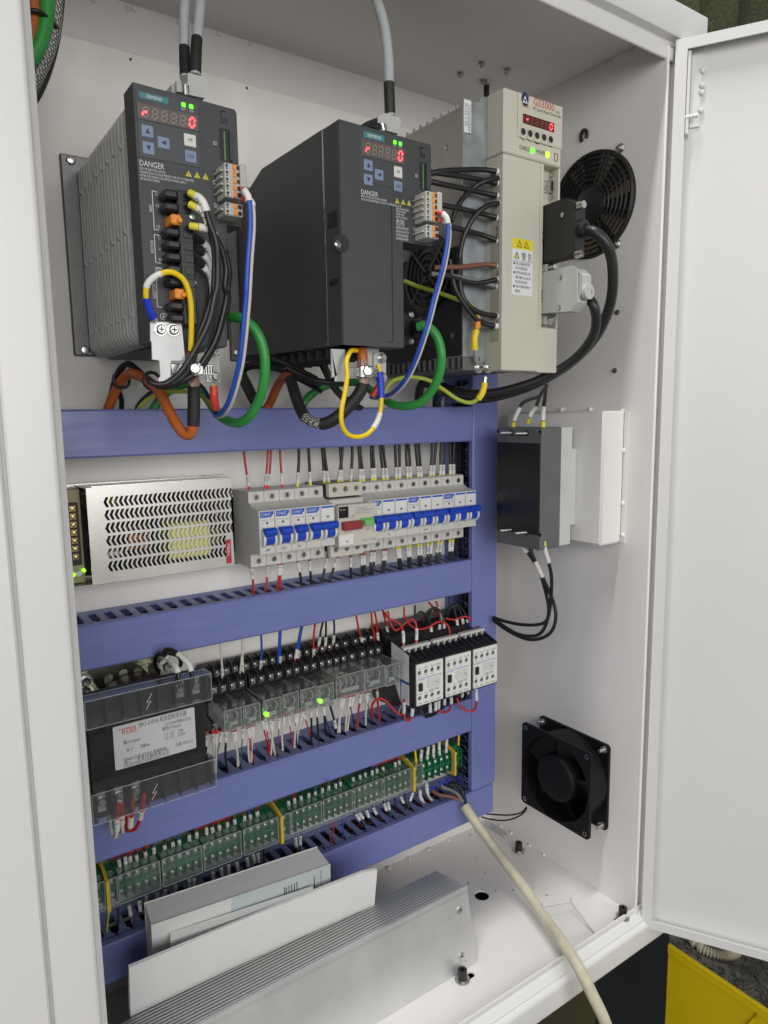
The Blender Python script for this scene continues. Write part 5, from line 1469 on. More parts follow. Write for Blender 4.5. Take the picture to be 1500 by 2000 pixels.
# ================================================================== contactors
def contactor(x, label, first):
    t = thing('contactor', label, 'contactor', (x, -8, -188), 'black and white contactors')
    W = 44.5; F = -88
    prof = [(0, 55), (-20, 54), (-26, 47), (-44, 45), (-50, 38), (F + 5, 31), (F, 29), (F, -26), (F + 3, -28), (-60, -28), (-56, -34), (-40, -40), (0, -42)]
    part('body', lambda: MB().prism(prof, 'x', .3, W), 'black_plastic', t, world=False, key='ct_body')
    fz0, fz1 = -24, 26
    fp = part('front_plate', lambda: MB().plate([rrect(2.5, 43, -24, 27, .8, 2)] + [circle(7 + 9.6 * k, zz, 2.7, 16) for k in range(4) for zz in (16.5, -15)], 'y', F - 1.6, F - .1), 'breaker_label', t, world=False, key='ct_front')
    part('hole_back', lambda: MB().facerect(3, 42, F - .12, -20, 22), 'ink', fp, world=False, key='ct_back')
    # sloping comb of barriers over the terminals
    for k in range(5):
        part('barrier', lambda: MB().prism([(F + 1, 27), (F - 1.2, 29.5), (-72, 36), (-56, 42), (-50, 38), (-66, 29)], 'x', 0, 2.4), 'black_plastic', t, world=False, key='ct_bar').location = Vector((2 + 9.6 * k, 0, 0)) * S
    part('upper_strip', lambda: MB().plate([rrect(2, 43, 31, 42, .8, 2)] + [circle(7 + 9.6 * k, 36.5, 2.6, 14) for k in range(4)], 'y', -66, -60), 'breaker_plastic', t, world=False, key='ct_strip')
    for k in range(4):
        for zz in (16.5, -15):
            part('terminal_screw', lambda: MB().lathe((0, 0, 0), (0, -1, 0), [(0, 2.2), (.3, 2.1)], 12), 'dark_metal', t, world=False, key='ct_screw').location = Vector((7 + 9.6 * k, F - .2, zz)) * S
    part('indicator', lambda: MB().box(5, 10.5, F - (4), F - 1.65, -6, 4, .6), 'black_plastic', t, world=False, key='ct_ind')
    part('marker_field', lambda: MB().prism(rrect(18, 38, -5, 6, 1), 'y', F - 2.2, F - 1.65), 'cover_pale', t, world=False, key='ct_mark')
    def pr():
        m_ = MB().text('CJX1-9/22', (21, F - 1.75, -9.6), 2.6, maxw=16)
        for k, (a, b) in enumerate((('1/L1', '2/T1'), ('3/L2', '4/T2'), ('5/L3', '6/T3'), ('43 NO', '44 NO'))):
            m_.text(a, (7 + 9.6 * k, F - 1.75, 20.5), 2.1, align='C', maxw=7.5); m_.text(b, (7 + 9.6 * k, F - 1.75, -22.6), 2.1, align='C', maxw=7.5)
            m_.text(('13 NO', '21 NC', '31 NC', '')[k] or ' ', (7 + 9.6 * k, F - 1.75, 11.2), 1.3, align='C'); m_.text(('14 NO', '22 NC', '32 NC', '')[k] or ' ', (7 + 9.6 * k, F - 1.75, -10.8), 1.3, align='C')
        return m_
    part('lettering', pr, 'ink', t, world=False, smooth=None, key='ct_print')
    part('brand_lettering', lambda: MB().text('CHNT', (4, F - 1.75, 6.6), 3.0, maxw=11).box(16.5, 40, F - 1.78, F - 1.65, 8.4, 9), 'print_blue', t, world=False, smooth=None, key='ct_brand')
    part('handwriting', MB().text('A' if first else '2b', (33, F - 2.3, -1), 2.4, align='C'), 'ink', t, world=False, smooth=None)
    if first:
        s1 = part('side_label', MB().quad((.2, -78, 36), (.2, -42, 44), (.2, -42, 2), (.2, -78, 2)), 'label_white', t, world=False, label='white printed label on the contactor side')
        part('side_label', MB().quad((.2, -78, 1), (.2, -44, 1), (.2, -60, -27), (.2, -78, -27)), 'label_white', t, world=False)
        part('blue_field', MB().quad((.1, -78, 1.2), (.1, -44, 1.2), (.1, -44, -1.5), (.1, -78, -1.5)).quad((.1, -62, -1.4), (.1, -60, -1.4), (.1, -60, -26), (.1, -62, -26)), 'print_blue', t, world=False)
        m_ = MB()
        for i in range(9): m_.quad((.05, -56 + (i % 3) * 4, 36 - i * 3.2), (.05, -66, 36 - i * 3.2), (.05, -66, 35.6 - i * 3.2), (.05, -56 + (i % 3) * 4, 35.6 - i * 3.2))
        for i in range(6): m_.quad((.05, -64, -5 - i * 3.2), (.05, -75, -5 - i * 3.2), (.05, -75, -5.4 - i * 3.2), (.05, -64, -5.4 - i * 3.2))
        for i in range(3):
            m_.quad((.05, -66 - i * 3, 34), (.05, -66.3 - i * 3, 34), (.05, -66.3 - i * 3, 20), (.05, -66 - i * 3, 20))
        part('side_print', m_, 'ink', t, world=False, smooth=None)
    return t
contactor(-123.5, 'contactor with printed white side label, first of three, right of the relays', True)
contactor(-78.5, 'middle contactor of the three', False)
contactor(-33.5, 'contactor in front of the vertical duct, last of the three', False)

# ================================================================== terminal strips
def terminal(x0, x1, poles, label, cover=True, zc=-336.0, red=False):
    t = thing('terminal_block', label, 'terminal block', (x0, -8, zc), 'green terminal blocks')
    W = x1 - x0; k = W / poles
    prof = [(0, 14), (-16, 17), (-24, 15), (-26, 10), (-30, 9), (-30, 3), (-33, 2), (-33, -2), (-30, -3), (-30, -10), (-26, -12), (-22, -17), (0, -15)]
    part('base', MB().prism(prof, 'x', .2, W - .2), 'terminal_green', t, world=False)
    for i in range(poles + 1):
        xx = min(max(i * k - .6, .05), W - 1.25)
        part('partition', MB().prism([(-20, 17), (-34, 14), (-35, 2), (-35, -3), (-34, -14), (-20, -18), (-12, 0)], 'x', xx, xx + 1.2), 'terminal_green', t, world=False)
    for i in range(poles):
        for zz in (7.0, -7.5):
            part('terminal_screw', lambda: MB().box(-2.4, 2.4, -.6, 0, -3, 3, .3).lathe((0, -.7, 0), (0, -1, 0), [(0, 2.2), (.8, 2.2), (1.4, 1.4)], 10), 'bright_steel', t, world=False, key='tb_screw').location = Vector((k * (i + .5), -30.2, zz)) * S
    mb = MB()
    for i in range(poles): mb.text(str((i + 3) % 10), (k * (i + .5), -33.15, -1.2), 2.2, align='C')
    part('lettering', mb, 'ink', t, world=False, smooth=None)
    if cover:
        cv = part('clear_cover', hollow_cover(.6, W - .6, -38, -20, -15.5, 15.5, .8), 'clear_green', t, world=False)
        for a, b in (((.6, -38, 15.5), (W - .6, -38, 15.5)), ((.6, -38, -15.5), (W - .6, -38, -15.5)), ((.6, -38, -15.5), (.6, -38, 15.5)), ((W - .6, -38, -15.5), (W - .6, -38, 15.5)), ((.6, -20, 15.5), (W - .6, -20, 15.5))):
            part('cover_edge', MB().tube([Vector(a), Vector(b)], .5, 5), 'clear_edge', cv, world=False)
    if red:
        part('link_bar', MB().box(1, W - 1, -12, -10, 18, 25, .4), 'wire_red', t, world=False, label='red jumper bar behind the terminals')
    return t
def endplate(px, label, Z, zc=-336):
    p = Z(*px, y=-46)
    t = thing('end_plate', label, 'end plate', (p.x, -8, zc), 'yellow terminal end plates')
    part('plate', lambda: MB().prism([(0, 22), (-20, 21), (-40, 15), (-40, -18), (-20, -20), (0, -18)], 'x', -1.6, 1.6), 'terminal_yellow', t, world=False, key='endpl')
    part('foot', lambda: MB().box(-2.4, 2.4, -6, 0, -14, 14, .5), 'terminal_yellow', t, world=False, key='endft')
    return p.x
def tx(Z, u, v, y=-46): return Z(u, v, y=y).x
ex0 = endplate((190, 1080), 'yellow end plate at the far left of the green terminals', Z15)
ex1 = endplate((1463, 620), 'yellow end plate in the middle of the green terminals', Z15)
ex2 = endplate((962, 310), 'yellow end plate between the covered and the uncovered terminals', Z16)
ex3 = endplate((1212, 225), 'yellow end plate at the right end of the green terminals', Z16)
seg = [(tx(Z15, 268, 1040), tx(Z15, 582, 950), 5), (tx(Z15, 590, 940), tx(Z15, 888, 850), 5), (tx(Z15, 893, 840), tx(Z15, 1175, 740), 5), (tx(Z15, 1185, 730), tx(Z15, 1445, 640), 5)]
lab = ['first', 'second', 'third', 'fourth']
terminal(ex0 + 2, seg[0][0] - .4, 1, 'single covered terminal beside the far left yellow end plate')
terminal(ex0 - 45, ex0 - 2, 4, 'covered green terminals half hidden behind the left frame')
for (a, b, n), nm in zip(seg, lab):
    terminal(a, b - .4, n, 'covered green terminal block, %s from the far left yellow end plate' % nm, red=nm in ('first', 'third'))
terminal(ex1 + 2, tx(Z16, 212, 590), 1, 'single covered terminal beside the middle yellow end plate')
seg2 = [(tx(Z16, 215, 590), tx(Z16, 405, 530), 5), (tx(Z16, 410, 520), tx(Z16, 592, 460), 5), (tx(Z16, 597, 450), tx(Z16, 775, 390), 5), (tx(Z16, 780, 380), tx(Z16, 950, 320), 5)]
for (a, b, n), nm in zip(seg2, lab):
    terminal(a, b - .4, n, 'covered green terminal block, %s to the right of the middle yellow end plate' % nm, red=nm in ('fourth',))
terminal(ex2 + 2, tx(Z16, 1020, 290), 1, 'single covered terminal just right of the third yellow end plate')
terminal(tx(Z16, 1023, 290), ex3 - 2, 5, 'uncovered green terminal block where the cream cable ends', cover=False)
terminal(ex3 + 2, tx(Z16, 1268, 210), 1, 'single uncovered green terminal at the very right end', cover=False)
# ================================================================== helpers for the many short wires
def nth(i):
    return '%d%s' % (i, 'th' if 10 <= i % 100 <= 20 else {1: 'st', 2: 'nd', 3: 'rd'}.get(i % 10, 'th'))
CN = {'wire_red': 'red', 'wire_black': 'black', 'wire_white': 'white', 'wire_blue': 'blue', 'wire_navy': 'dark blue', 'wire_brown': 'brown', 'wire_teal': 'thin dark green', 'wire_yellow': 'yellow', 'wire_grey': 'grey', 'wire_lime': 'yellow green'}
FN = {'ferrule_yellow': 'yellow', 'ferrule_red': 'red', 'ferrule_brown': 'brown', 'lug_blue': 'blue'}
def short(a, b, r, mt, fer, label, group, mk='', sl=(5, 15), bow=(0, 0, 0), rs=None, fr=None, lead=4.6):
    """a from the duct, b at the terminal; sleeve and ferrule at the terminal end"""
    a = Vector(a); b = Vector(b)
    m1 = a.lerp(b, .35) + Vector(bow); m2 = a.lerp(b, .7) + Vector(bow) * .5
    rs = rs or r * 1.32
    sv = [('marker_sleeve', -sl[1], -sl[0], rs, 'sleeve')] if sl else []
    if fer: sv.append(('ferrule', -lead, -.05, fr or r * 1.25, fer))
    return wire('wire', [a, m1, m2, b], r, mt, label, 'wire', group, sv, 8, sub=5, marks=mk)

G1 = 'wires into the breaker tops'
tops_ = [  # zoom, duct end, terminal end, colour, mark
 (Z10, (190, 108), (255, 522), 'wire_red', '220V'), (Z10, (445, 100), (412, 512), 'wire_red', '220V'), (Z10, (478, 100), (448, 512), 'wire_red', '220V'), (Z10, (572, 95), (600, 502), 'wire_red', '1'),
 (Z10, (768, 88), (752, 492), 'wire_black', '1L1'), (Z10, (870, 88), (890, 482), 'wire_black', '1L2'), (Z10, (1010, 82), (1040, 468), 'wire_black', '1L1'), (Z10, (1030, 82), (1088, 468), 'wire_black', '1L1'),
 (Z10, (1230, 74), (1178, 458), 'wire_black', '1L2'), (Z10, (1200, 74), (1220, 458), 'wire_black', '1L2'), (Z10, (1328, 68), (1308, 448), 'wire_black', '1L3'), (Z10, (1390, 68), (1412, 446), 'wire_black', '1L1'), (Z10, (1405, 68), (1452, 442), 'wire_black', '1L1'),
 (Z11, (185, 58), (200, 437), 'wire_black', '1L2'), (Z11, (205, 58), (232, 432), 'wire_black', '1L2'), (Z11, (280, 58), (322, 432), 'wire_black', '1L3'), (Z11, (310, 58), (362, 428), 'wire_black', '1L3'),
 (Z11, (440, 54), (452, 422), 'wire_black', '1L1'), (Z11, (480, 54), (485, 420), 'wire_black', '1L1'), (Z11, (555, 50), (570, 412), 'wire_black', '1L2'), (Z11, (575, 50), (602, 412), 'wire_black', '1L2'),
 (Z11, (650, 45), (685, 408), 'wire_black', '1L3'), (Z11, (685, 45), (715, 408), 'wire_black', '1L3'), (Z11, (825, 40), (802, 398), 'wire_black', '1L1'), (Z11, (870, 38), (833, 396), 'wire_black', '1L1'),
 (Z11, (920, 36), (910, 391), 'wire_black', '1L2'), (Z11, (950, 35), (942, 390), 'wire_black', '1L2'), (Z11, (1010, 32), (1015, 385), 'wire_black', '1L3'), (Z11, (1060, 30), (1050, 383), 'wire_black', '1L3')]
for i, (Z, a, b, c, mk) in enumerate(tops_):
    fer = 'ferrule_red' if c == 'wire_red' else 'ferrule_yellow'
    r = 1.25 if c == 'wire_red' else 1.75
    A0 = Z(*a, y=-38) + Vector((0, 0, 5)); B0 = Z(*b, y=-38) - Vector((0, 0, 2))
    short(A0, B0, r, c, fer, '%s wire with %s ferrule, %s from left along the breaker tops' % (CN[c], FN[fer], nth(i + 1)), G1, mk, (6.5, 18.5), (random.uniform(-1, 1), 0, 0), 2.2 if r > 1.5 else 1.7, 2.1 if r > 1.5 else 1.6, 6.4)
G2 = 'wires out of the breaker bottoms'
bots_ = [(Z10, (258, 1285), (296, 1600), 'wire_red', 'ferrule_red', '220V'), (Z10, (290, 1288), (305, 1590), 'wire_red', 'ferrule_red', '220V'), (Z10, (445, 1265), (420, 1570), 'wire_red', 'ferrule_brown', 'N122'), (Z10, (570, 1252), (538, 1550), 'wire_red', 'ferrule_red', '2'), (Z10, (602, 1250), (570, 1560), 'wire_red', 'ferrule_red', '2'),
 (Z10, (745, 1228), (802, 1525), 'wire_black', 'ferrule_brown', ''), (Z10, (875, 1212), (905, 1500), 'wire_black', 'ferrule_brown', '2L1'), (Z10, (1085, 1190), (1000, 1475), 'wire_black', 'ferrule_brown', '1L3'), (Z10, (1200, 1190), (1090, 1460), 'wire_black', 'ferrule_brown', '1L2'), (Z10, (1318, 1178), (1318, 1420), 'wire_black', 'ferrule_brown', '1L1'),
 (Z11, (78, 1160), (105, 1410), 'wire_black', 'ferrule_brown', '2'), (Z11, (112, 1155), (110, 1405), 'wire_black', 'ferrule_brown', '2'), (Z11, (195, 1125), (180, 1385), 'wire_black', 'ferrule_brown', 'U'), (Z11, (228, 1122), (198, 1385), 'wire_black', 'ferrule_brown', 'V'), (Z11, (318, 1112), (295, 1370), 'wire_black', 'ferrule_brown', '1CN'), (Z11, (348, 1112), (315, 1370), 'wire_black', 'ferrule_brown', '1C'),
 (Z11, (448, 1095), (492, 1345), 'wire_black', 'ferrule_yellow', '1'), (Z11, (483, 1093), (503, 1345), 'wire_black', 'ferrule_yellow', '1'), (Z11, (560, 1080), (582, 1330), 'wire_black', 'ferrule_yellow', '5'), (Z11, (592, 1078), (594, 1330), 'wire_black', 'ferrule_yellow', '5'), (Z11, (672, 1065), (700, 1318), 'wire_black', 'ferrule_yellow', '6'), (Z11, (705, 1063), (712, 1318), 'wire_black', 'ferrule_yellow', '6'),
 (Z11, (783, 1050), (768, 1300), 'wire_black', 'ferrule_yellow', '2DR1'), (Z11, (825, 1048), (790, 1300), 'wire_black', 'ferrule_yellow', ''), (Z11, (898, 1035), (862, 1290), 'wire_black', 'ferrule_yellow', '2W1'), (Z11, (930, 1033), (876, 1290), 'wire_black', 'ferrule_yellow', '2W1'), (Z11, (1010, 1025), (1015, 1250), 'wire_black', 'ferrule_yellow', ''), (Z11, (1045, 1023), (1030, 1250), 'wire_black', 'ferrule_yellow', '2U')]
for i, (Z, b, a, c, fer, mk) in enumerate(bots_):
    r = 1.3 if c == 'wire_red' else 1.6
    A0 = Z(*a, y=-38) - Vector((0, 0, 3)); B0 = Z(*b, y=-38) + Vector((0, 0, 3))
    short(A0, B0, r, c, fer, '%s wire with %s ferrule, %s from left under the breakers' % (CN[c], FN[fer], nth(i + 1)), G2, mk, (8.5, 20), (random.uniform(-1, 1), 0, 0), 2.0, 1.9, 8.4)

G3 = 'wires into the relay socket tops'
rt_ = [(Z13, (230, 262), (262, 640), 'wire_white', 'ferrule_brown', 'S1', -30), (Z13, (438, 220), (412, 590), 'wire_white', 'ferrule_red', '', -30), (Z13, (446, 220), (440, 590), 'wire_white', 'ferrule_red', '0V', -30), (Z13, (607, 180), (602, 562), 'wire_blue', 'ferrule_brown', '157', -30),
 (Z13, (780, 145), (760, 510), 'wire_blue', 'ferrule_red', '', -30), (Z13, (792, 145), (783, 520), 'wire_blue', 'ferrule_red', '24V', -30), (Z13, (985, 105), (915, 455), 'wire_blue', 'ferrule_red', '', -30), (Z13, (995, 105), (938, 470), 'wire_blue', 'ferrule_red', '24V', -30), (Z13, (1108, 85), (1088, 452), 'wire_red', 'ferrule_brown', '1201', -32),
 (Z13, (1185, 65), (1130, 332), 'wire_black', 'ferrule_red', 'A', -26), (Z13, (1202, 65), (1197, 328), 'wire_black', 'ferrule_red', '123', -26), (Z13, (1272, 50), (1267, 312), 'wire_navy', 'ferrule_brown', '124', -26),
 (Z14, (235, 182), (303, 462), 'wire_red', 'ferrule_brown', 'L', -28), (Z14, (365, 150), (402, 432), 'wire_red', 'ferrule_red', '', -28), (Z14, (388, 150), (425, 432), 'wire_red', 'ferrule_red', '2', -28), (Z14, (455, 140), (515, 368), 'wire_red', 'ferrule_brown', '', -28)]
for i, (Z, a, b, c, fer, mk, y) in enumerate(rt_):
    A0 = Z(*a, y=-38) + Vector((0, 0, 4)); B0 = Z(*b, y=y)
    short(A0, B0, 1.25, c, fer, '%s wire with %s ferrule, %s from left along the relay socket tops' % (CN[c], FN[fer], nth(i + 1)), G3, mk, (7, 19) if mk or i % 3 == 0 else None, (random.uniform(-1.5, 1.5), 0, 0), 1.9, 1.7, 7)
G4 = 'wires under the relays'
rb_ = [(Z13, (115, 1095), (98, 1290), 'wire_black', 1.2, 'A2'), (Z13, (172, 1085), (182, 1450), 'wire_white', 1.2, 'N'), (Z13, (205, 1082), (192, 1450), 'wire_white', 1.2, ''), (Z13, (262, 1065), (208, 1430), 'wire_teal', .7, 'L7'), (Z13, (292, 1065), (300, 1410), 'wire_black', 1.3, '135'),
 (Z13, (342, 1070), (392, 1375), 'wire_white', 1.2, 'SS'), (Z13, (372, 1065), (404, 1370), 'wire_white', 1.2, ''), (Z13, (445, 1035), (428, 1355), 'wire_teal', .7, 'AH'), (Z13, (483, 1035), (572, 1378), 'wire_red', .8, ''), (Z13, (520, 1020), (503, 1338), 'wire_white', 1.2, 'A'), (Z13, (546, 1015), (520, 1338), 'wire_white', 1.2, ''),
 (Z13, (612, 965), (690, 1358), 'wire_red', .9, ''), (Z13, (646, 970), (678, 1345), 'wire_red', .9, '1'), (Z13, (688, 965), (742, 1290), 'wire_white', 1.2, 'SS'), (Z13, (714, 965), (700, 1258), 'wire_white', 1.2, ''), (Z13, (780, 940), (752, 1278), 'wire_brown', .7, 'L'), (Z13, (828, 925), (808, 1225), 'wire_white', 1.2, ''), (Z13, (856, 925), (893, 1288), 'wire_red', .7, 'A'),
 (Z13, (922, 895), (932, 1210), 'wire_navy', .9, 'Y'), (Z13, (955, 895), (912, 1200), 'wire_white', 1.2, 'L5'), (Z13, (982, 880), (1095, 1210), 'wire_red', .8, '0V'), (Z13, (1006, 878), (928, 1200), 'wire_white', 1.2, ''), (Z13, (1070, 848), (1064, 1185), 'wire_black', 1.3, 'L5'), (Z13, (1115, 848), (1138, 1160), 'wire_black', 1.3, '5'), (Z13, (1158, 838), (1275, 1138), 'wire_navy', .8, 'A'), (Z13, (1183, 830), (1208, 1090), 'wire_black', 1.4, ''),
 (Z13, (1345, 760), (1312, 1060), 'wire_white', 1.2, ''), (Z13, (1378, 758), (1330, 1060), 'wire_white', 1.2, ''), (Z13, (1405, 755), (1478, 1100), 'wire_black', .7, 'L7'), (Z13, (1440, 745), (1382, 1048), 'wire_white', 1.2, '2'), (Z13, (1468, 742), (1400, 1042), 'wire_white', 1.2, ''),
 (Z14, (285, 830), (248, 1110), 'wire_red', 1.3, '12'), (Z14, (310, 828), (388, 1118), 'wire_black', .6, 'L'), (Z14, (342, 820), (318, 1080), 'wire_white', 1.2, 'B'), (Z14, (412, 810), (436, 1080), 'wire_red', 1.4, '12')]
for i, (Z, b, a, c, r, mk) in enumerate(rb_):
    A0 = Z(*a, y=-38) - Vector((0, 0, 3)); B0 = Z(*b, y=-42) + Vector((0, 0, 4))
    fer = 'ferrule_red' if i % 5 in (1, 2, 4) and c == 'wire_white' else 'ferrule_brown'
    short(A0, B0, r, c, fer, '%s wire with %s ferrule, %s from left under the relays' % (CN[c], FN[fer], nth(i + 1)), G4, mk, (5, 17), (random.uniform(-2, 2), random.uniform(-3, 3), 0), 1.9, 1.8, 4.8)
wire('wire', [Z13(1240, 830, y=-42), Z13(1262, 910, y=-42), Z13(1288, 1010, y=-40), Z13(1295, 1068, y=-38) - Vector((0, 0, 3))], 1.4, 'wire_black', 'black wire with a low white sleeve under the sixth relay', 'wire', G4, [('marker_sleeve', 21, 33, 2.0, 'sleeve')], marks='C3')

G5 = 'wires into the terminal tops'
tt_ = [(Z15, u, v, 'L') for u, v in ((285, 905), (325, 885), (355, 885), (412, 870), (480, 845), (535, 815), (610, 800), (672, 775), (727, 755), (787, 725), (842, 705), (915, 670), (968, 660), (1018, 645), (1075, 625), (1127, 605), (1188, 583), (1243, 567), (1295, 545))]
tt_ += [(Z16, u, v, 'R') for u, v in ((18, 580), (205, 512), (240, 497), (283, 482), (322, 468), (362, 456), (403, 436), (442, 422), (483, 408), (518, 395), (600, 365), (635, 353), (670, 338), (706, 326), (742, 312), (782, 300), (848, 274), (875, 262), (918, 250))]
random.seed(21)
for i, (Z, u, v, sd) in enumerate(tt_):
    b = Z(u, v, y=-30) - Vector((0, 0, 1))
    lean = random.uniform(-3, 3)
    a = b + Vector((lean - 1, 6, 26)); a.z = max(a.z, -290 + 1); a.y = -30
    c = random.choice(('wire_black', 'wire_black', 'wire_navy', 'wire_brown', 'wire_red', 'wire_blue'))
    short(a, b, .75, c, 'ferrule_red' if random.random() < .55 else None, '%s wire with white marker sleeve, %s from left along the terminal tops' % (CN[c], nth(i + 1)), G5, random.choice(('16', '18', '24V', '0V', 'X3', '101', 'L6', 'S2', 'Y4')), (3.2, 14.5), (lean * .3, 0, 0), 1.95, 1.7, 3.4)
for i, (u, v, u1, v1, c) in enumerate(((978, 225, 968, 130, 'wire_yellow'), (1003, 225, 1015, 120, 'wire_black'), (1043, 205, 1055, 105, 'wire_black'), (1083, 190, 1083, 95, 'wire_black'), (1120, 172, 1115, 85, 'wire_black'), (1160, 155, 1165, 70, 'wire_black'), (1233, 160, 1240, 40, 'wire_yellow'))):
    b = Z16(u, v, y=-34); a = Z16(u1, v1, y=-34) + Vector((0, 0, 6))
    fer = 'ferrule_yellow' if c == 'wire_yellow' else 'sleeve'
    FN['sleeve'] = 'white'
    short(a, b, 1.5, c, fer, '%s wire with %s ferrule, %s from left into the uncovered terminals' % (CN[c], FN[fer], nth(i + 1)), G5, ('', 'PE', 'L1', 'L2', 'L1', 'L1', '')[i], (8, 20) if c != 'wire_yellow' else None, (0, 0, 0), 2.3, 2.1, 7)
G6 = 'wires out of the terminal bottoms'
tb_ = [(Z15, 200, 1195, 172, 1400, 'wire_lime'), (Z15, 265, 1190, 262, 1290, 'wire_black'), (Z15, 342, 1150, 375, 1300, 'wire_grey'), (Z15, 418, 1110, 430, 1200, 'wire_black'), (Z15, 475, 1075, 470, 1180, 'wire_grey'), (Z15, 545, 1050, 560, 1150, 'wire_black'), (Z15, 615, 1025, 600, 1120, 'wire_black'), (Z15, 683, 1000, 690, 1080, 'wire_grey'), (Z15, 785, 950, 792, 1060, 'wire_black'), (Z15, 822, 945, 820, 1050, 'wire_black'), (Z15, 958, 900, 962, 1010, 'wire_grey'), (Z15, 1018, 868, 1030, 980, 'wire_black'), (Z15, 1072, 845, 1080, 950, 'wire_black'), (Z15, 1130, 825, 1150, 930, 'wire_black'), (Z15, 1205, 795, 1225, 900, 'wire_black'), (Z15, 1250, 770, 1278, 880, 'wire_black'), (Z15, 1288, 762, 1300, 870, 'wire_black'), (Z15, 1330, 745, 1335, 860, 'wire_black'),
 (Z16, 240, 665, 250, 760, 'wire_black'), (Z16, 272, 655, 268, 750, 'wire_black'), (Z16, 443, 585, 458, 705, 'wire_brown'), (Z16, 478, 572, 465, 715, 'wire_red'), (Z16, 525, 555, 540, 690, 'wire_blue'), (Z16, 600, 528, 672, 605, 'wire_black'), (Z16, 620, 520, 700, 600, 'wire_black'), (Z16, 668, 502, 722, 620, 'wire_black'), (Z16, 708, 487, 778, 598, 'wire_black'), (Z16, 775, 462, 830, 575, 'wire_black'), (Z16, 800, 452, 836, 580, 'wire_teal'), (Z16, 845, 432, 860, 530, 'wire_black'), (Z16, 875, 420, 945, 530, 'wire_black'), (Z16, 908, 405, 912, 500, 'wire_black'), (Z16, 962, 395, 920, 495, 'wire_black')]
for i, (Z, u, v, u1, v1, c) in enumerate(tb_):
    b = Z(u, v, y=-34) + Vector((0, 0, 2)); a = Z(u1, v1, y=-38) - Vector((0, 0, 4))
    thin = c in ('wire_brown', 'wire_red', 'wire_blue', 'wire_lime')
    short(a, b, .8 if thin else 1.15, c, None, '%s wire, %s from left out of the green terminal bottoms' % (CN[c], nth(i + 1)), G6, random.choice(('24', '25', 'Y1', '0V', 'X7')), None if thin or i in (1, 17, 29, 31) else (3, 14), (0, 0, 0), 1.95)
for i, (pts, c, lb) in enumerate((([(1000, 380), (1005, 430), (1025, 460), (1045, 490)], 'wire_white', 'white wire with large sleeve marked R2 at the right terminals'), ([(1040, 335), (1045, 390), (1060, 430), (1100, 470)], 'wire_white', 'white wire with large sleeve marked R at the right terminals'))):
    P = [Z16(*q, y=-38 - 2 * i) for q in pts]
    wire('wire', P, 1.6, c, lb, 'wire', G6, [('marker_sleeve', 3, 17, 2.6, 'sleeve')], marks='R2' if i == 0 else 'R')

# ------------------------------------------------------------------ contactor wiring
G7 = 'wires looping around the contactors'
ct_top = [([(505, 140), (520, 230), (560, 300), (600, 290), (660, 235), (700, 212), (735, 240), (745, 320), (740, 440)], 'wire_red', 'red wire arching onto the right pole of the first contactor', -44, -66),
 ([(480, 150), (500, 200), (560, 225), (610, 260), (632, 330), (636, 465)], 'wire_red', 'red wire arching onto the left pole of the first contactor', -42, -66),
 ([(640, 110), (645, 190), (690, 260), (760, 295), (840, 280), (920, 235), (985, 245), (1020, 310), (1025, 485)], 'wire_red', 'red wire swinging across to the middle contactor', -40, -66),
 ([(730, 95), (735, 190), (770, 152), (815, 170), (850, 230), (866, 300), (870, 405)], 'wire_black', 'black wire arching onto the first pole behind the middle contactor', -40, -52),
 ([(800, 240), (830, 160), (875, 120), (915, 140), (940, 200), (935, 290), (925, 400)], 'wire_black', 'black wire arching onto the second pole behind the middle contactor', -38, -52),
 ([(830, 210), (860, 140), (900, 115), (945, 150), (970, 210), (975, 270), (972, 385)], 'wire_black', 'black wire arching onto the third pole behind the middle contactor', -36, -52),
 ([(905, 60), (925, 110), (940, 170), (955, 230), (958, 275)], 'wire_red', 'short red wire behind the middle contactor', -30, -40),
 ([(1000, 190), (1020, 130), (1050, 105), (1070, 170), (1085, 250), (1090, 355)], 'wire_black', 'black wire arching onto the first pole behind the last contactor', -40, -52),
 ([(990, 210), (1020, 120), (1065, 95), (1105, 140), (1130, 230), (1137, 345)], 'wire_black', 'black wire arching onto the second pole behind the last contactor', -38, -52),
 ([(1010, 160), (1040, 100), (1090, 92), (1140, 150), (1170, 235), (1180, 350)], 'wire_black', 'black wire arching onto the third pole behind the last contactor', -36, -52),
 ([(985, 205), (1060, 215), (1140, 190), (1190, 205), (1225, 270), (1240, 330), (1243, 440)], 'wire_red', 'red wire curving onto the front pole of the last contactor', -44, -66),
 ([(845, 70), (880, 110), (905, 160), (915, 190)], 'wire_red', 'red wire in the corner above the middle contactor', -30, -30)]
for i, (pts, c, lb, ya, yb) in enumerate(ct_top):
    n = len(pts); P = [Z14(*q, y=ya + (yb - ya) * k / (n - 1)) for k, q in enumerate(pts)]
    sv = [('marker_sleeve', -22, -8, 2.1, 'sleeve'), ('ferrule', -7.8, -.1, 1.9, 'ferrule_brown' if i % 3 else 'ferrule_red')] if i not in (6, 11) else ([('marker_sleeve', 8, 26, 2.1, 'sleeve')] if i == 6 else [])
    wire('wire', P, 1.45, c, lb, 'wire', G7, sv, marks=('105', '14', 'A', 'L1')[i % 4])
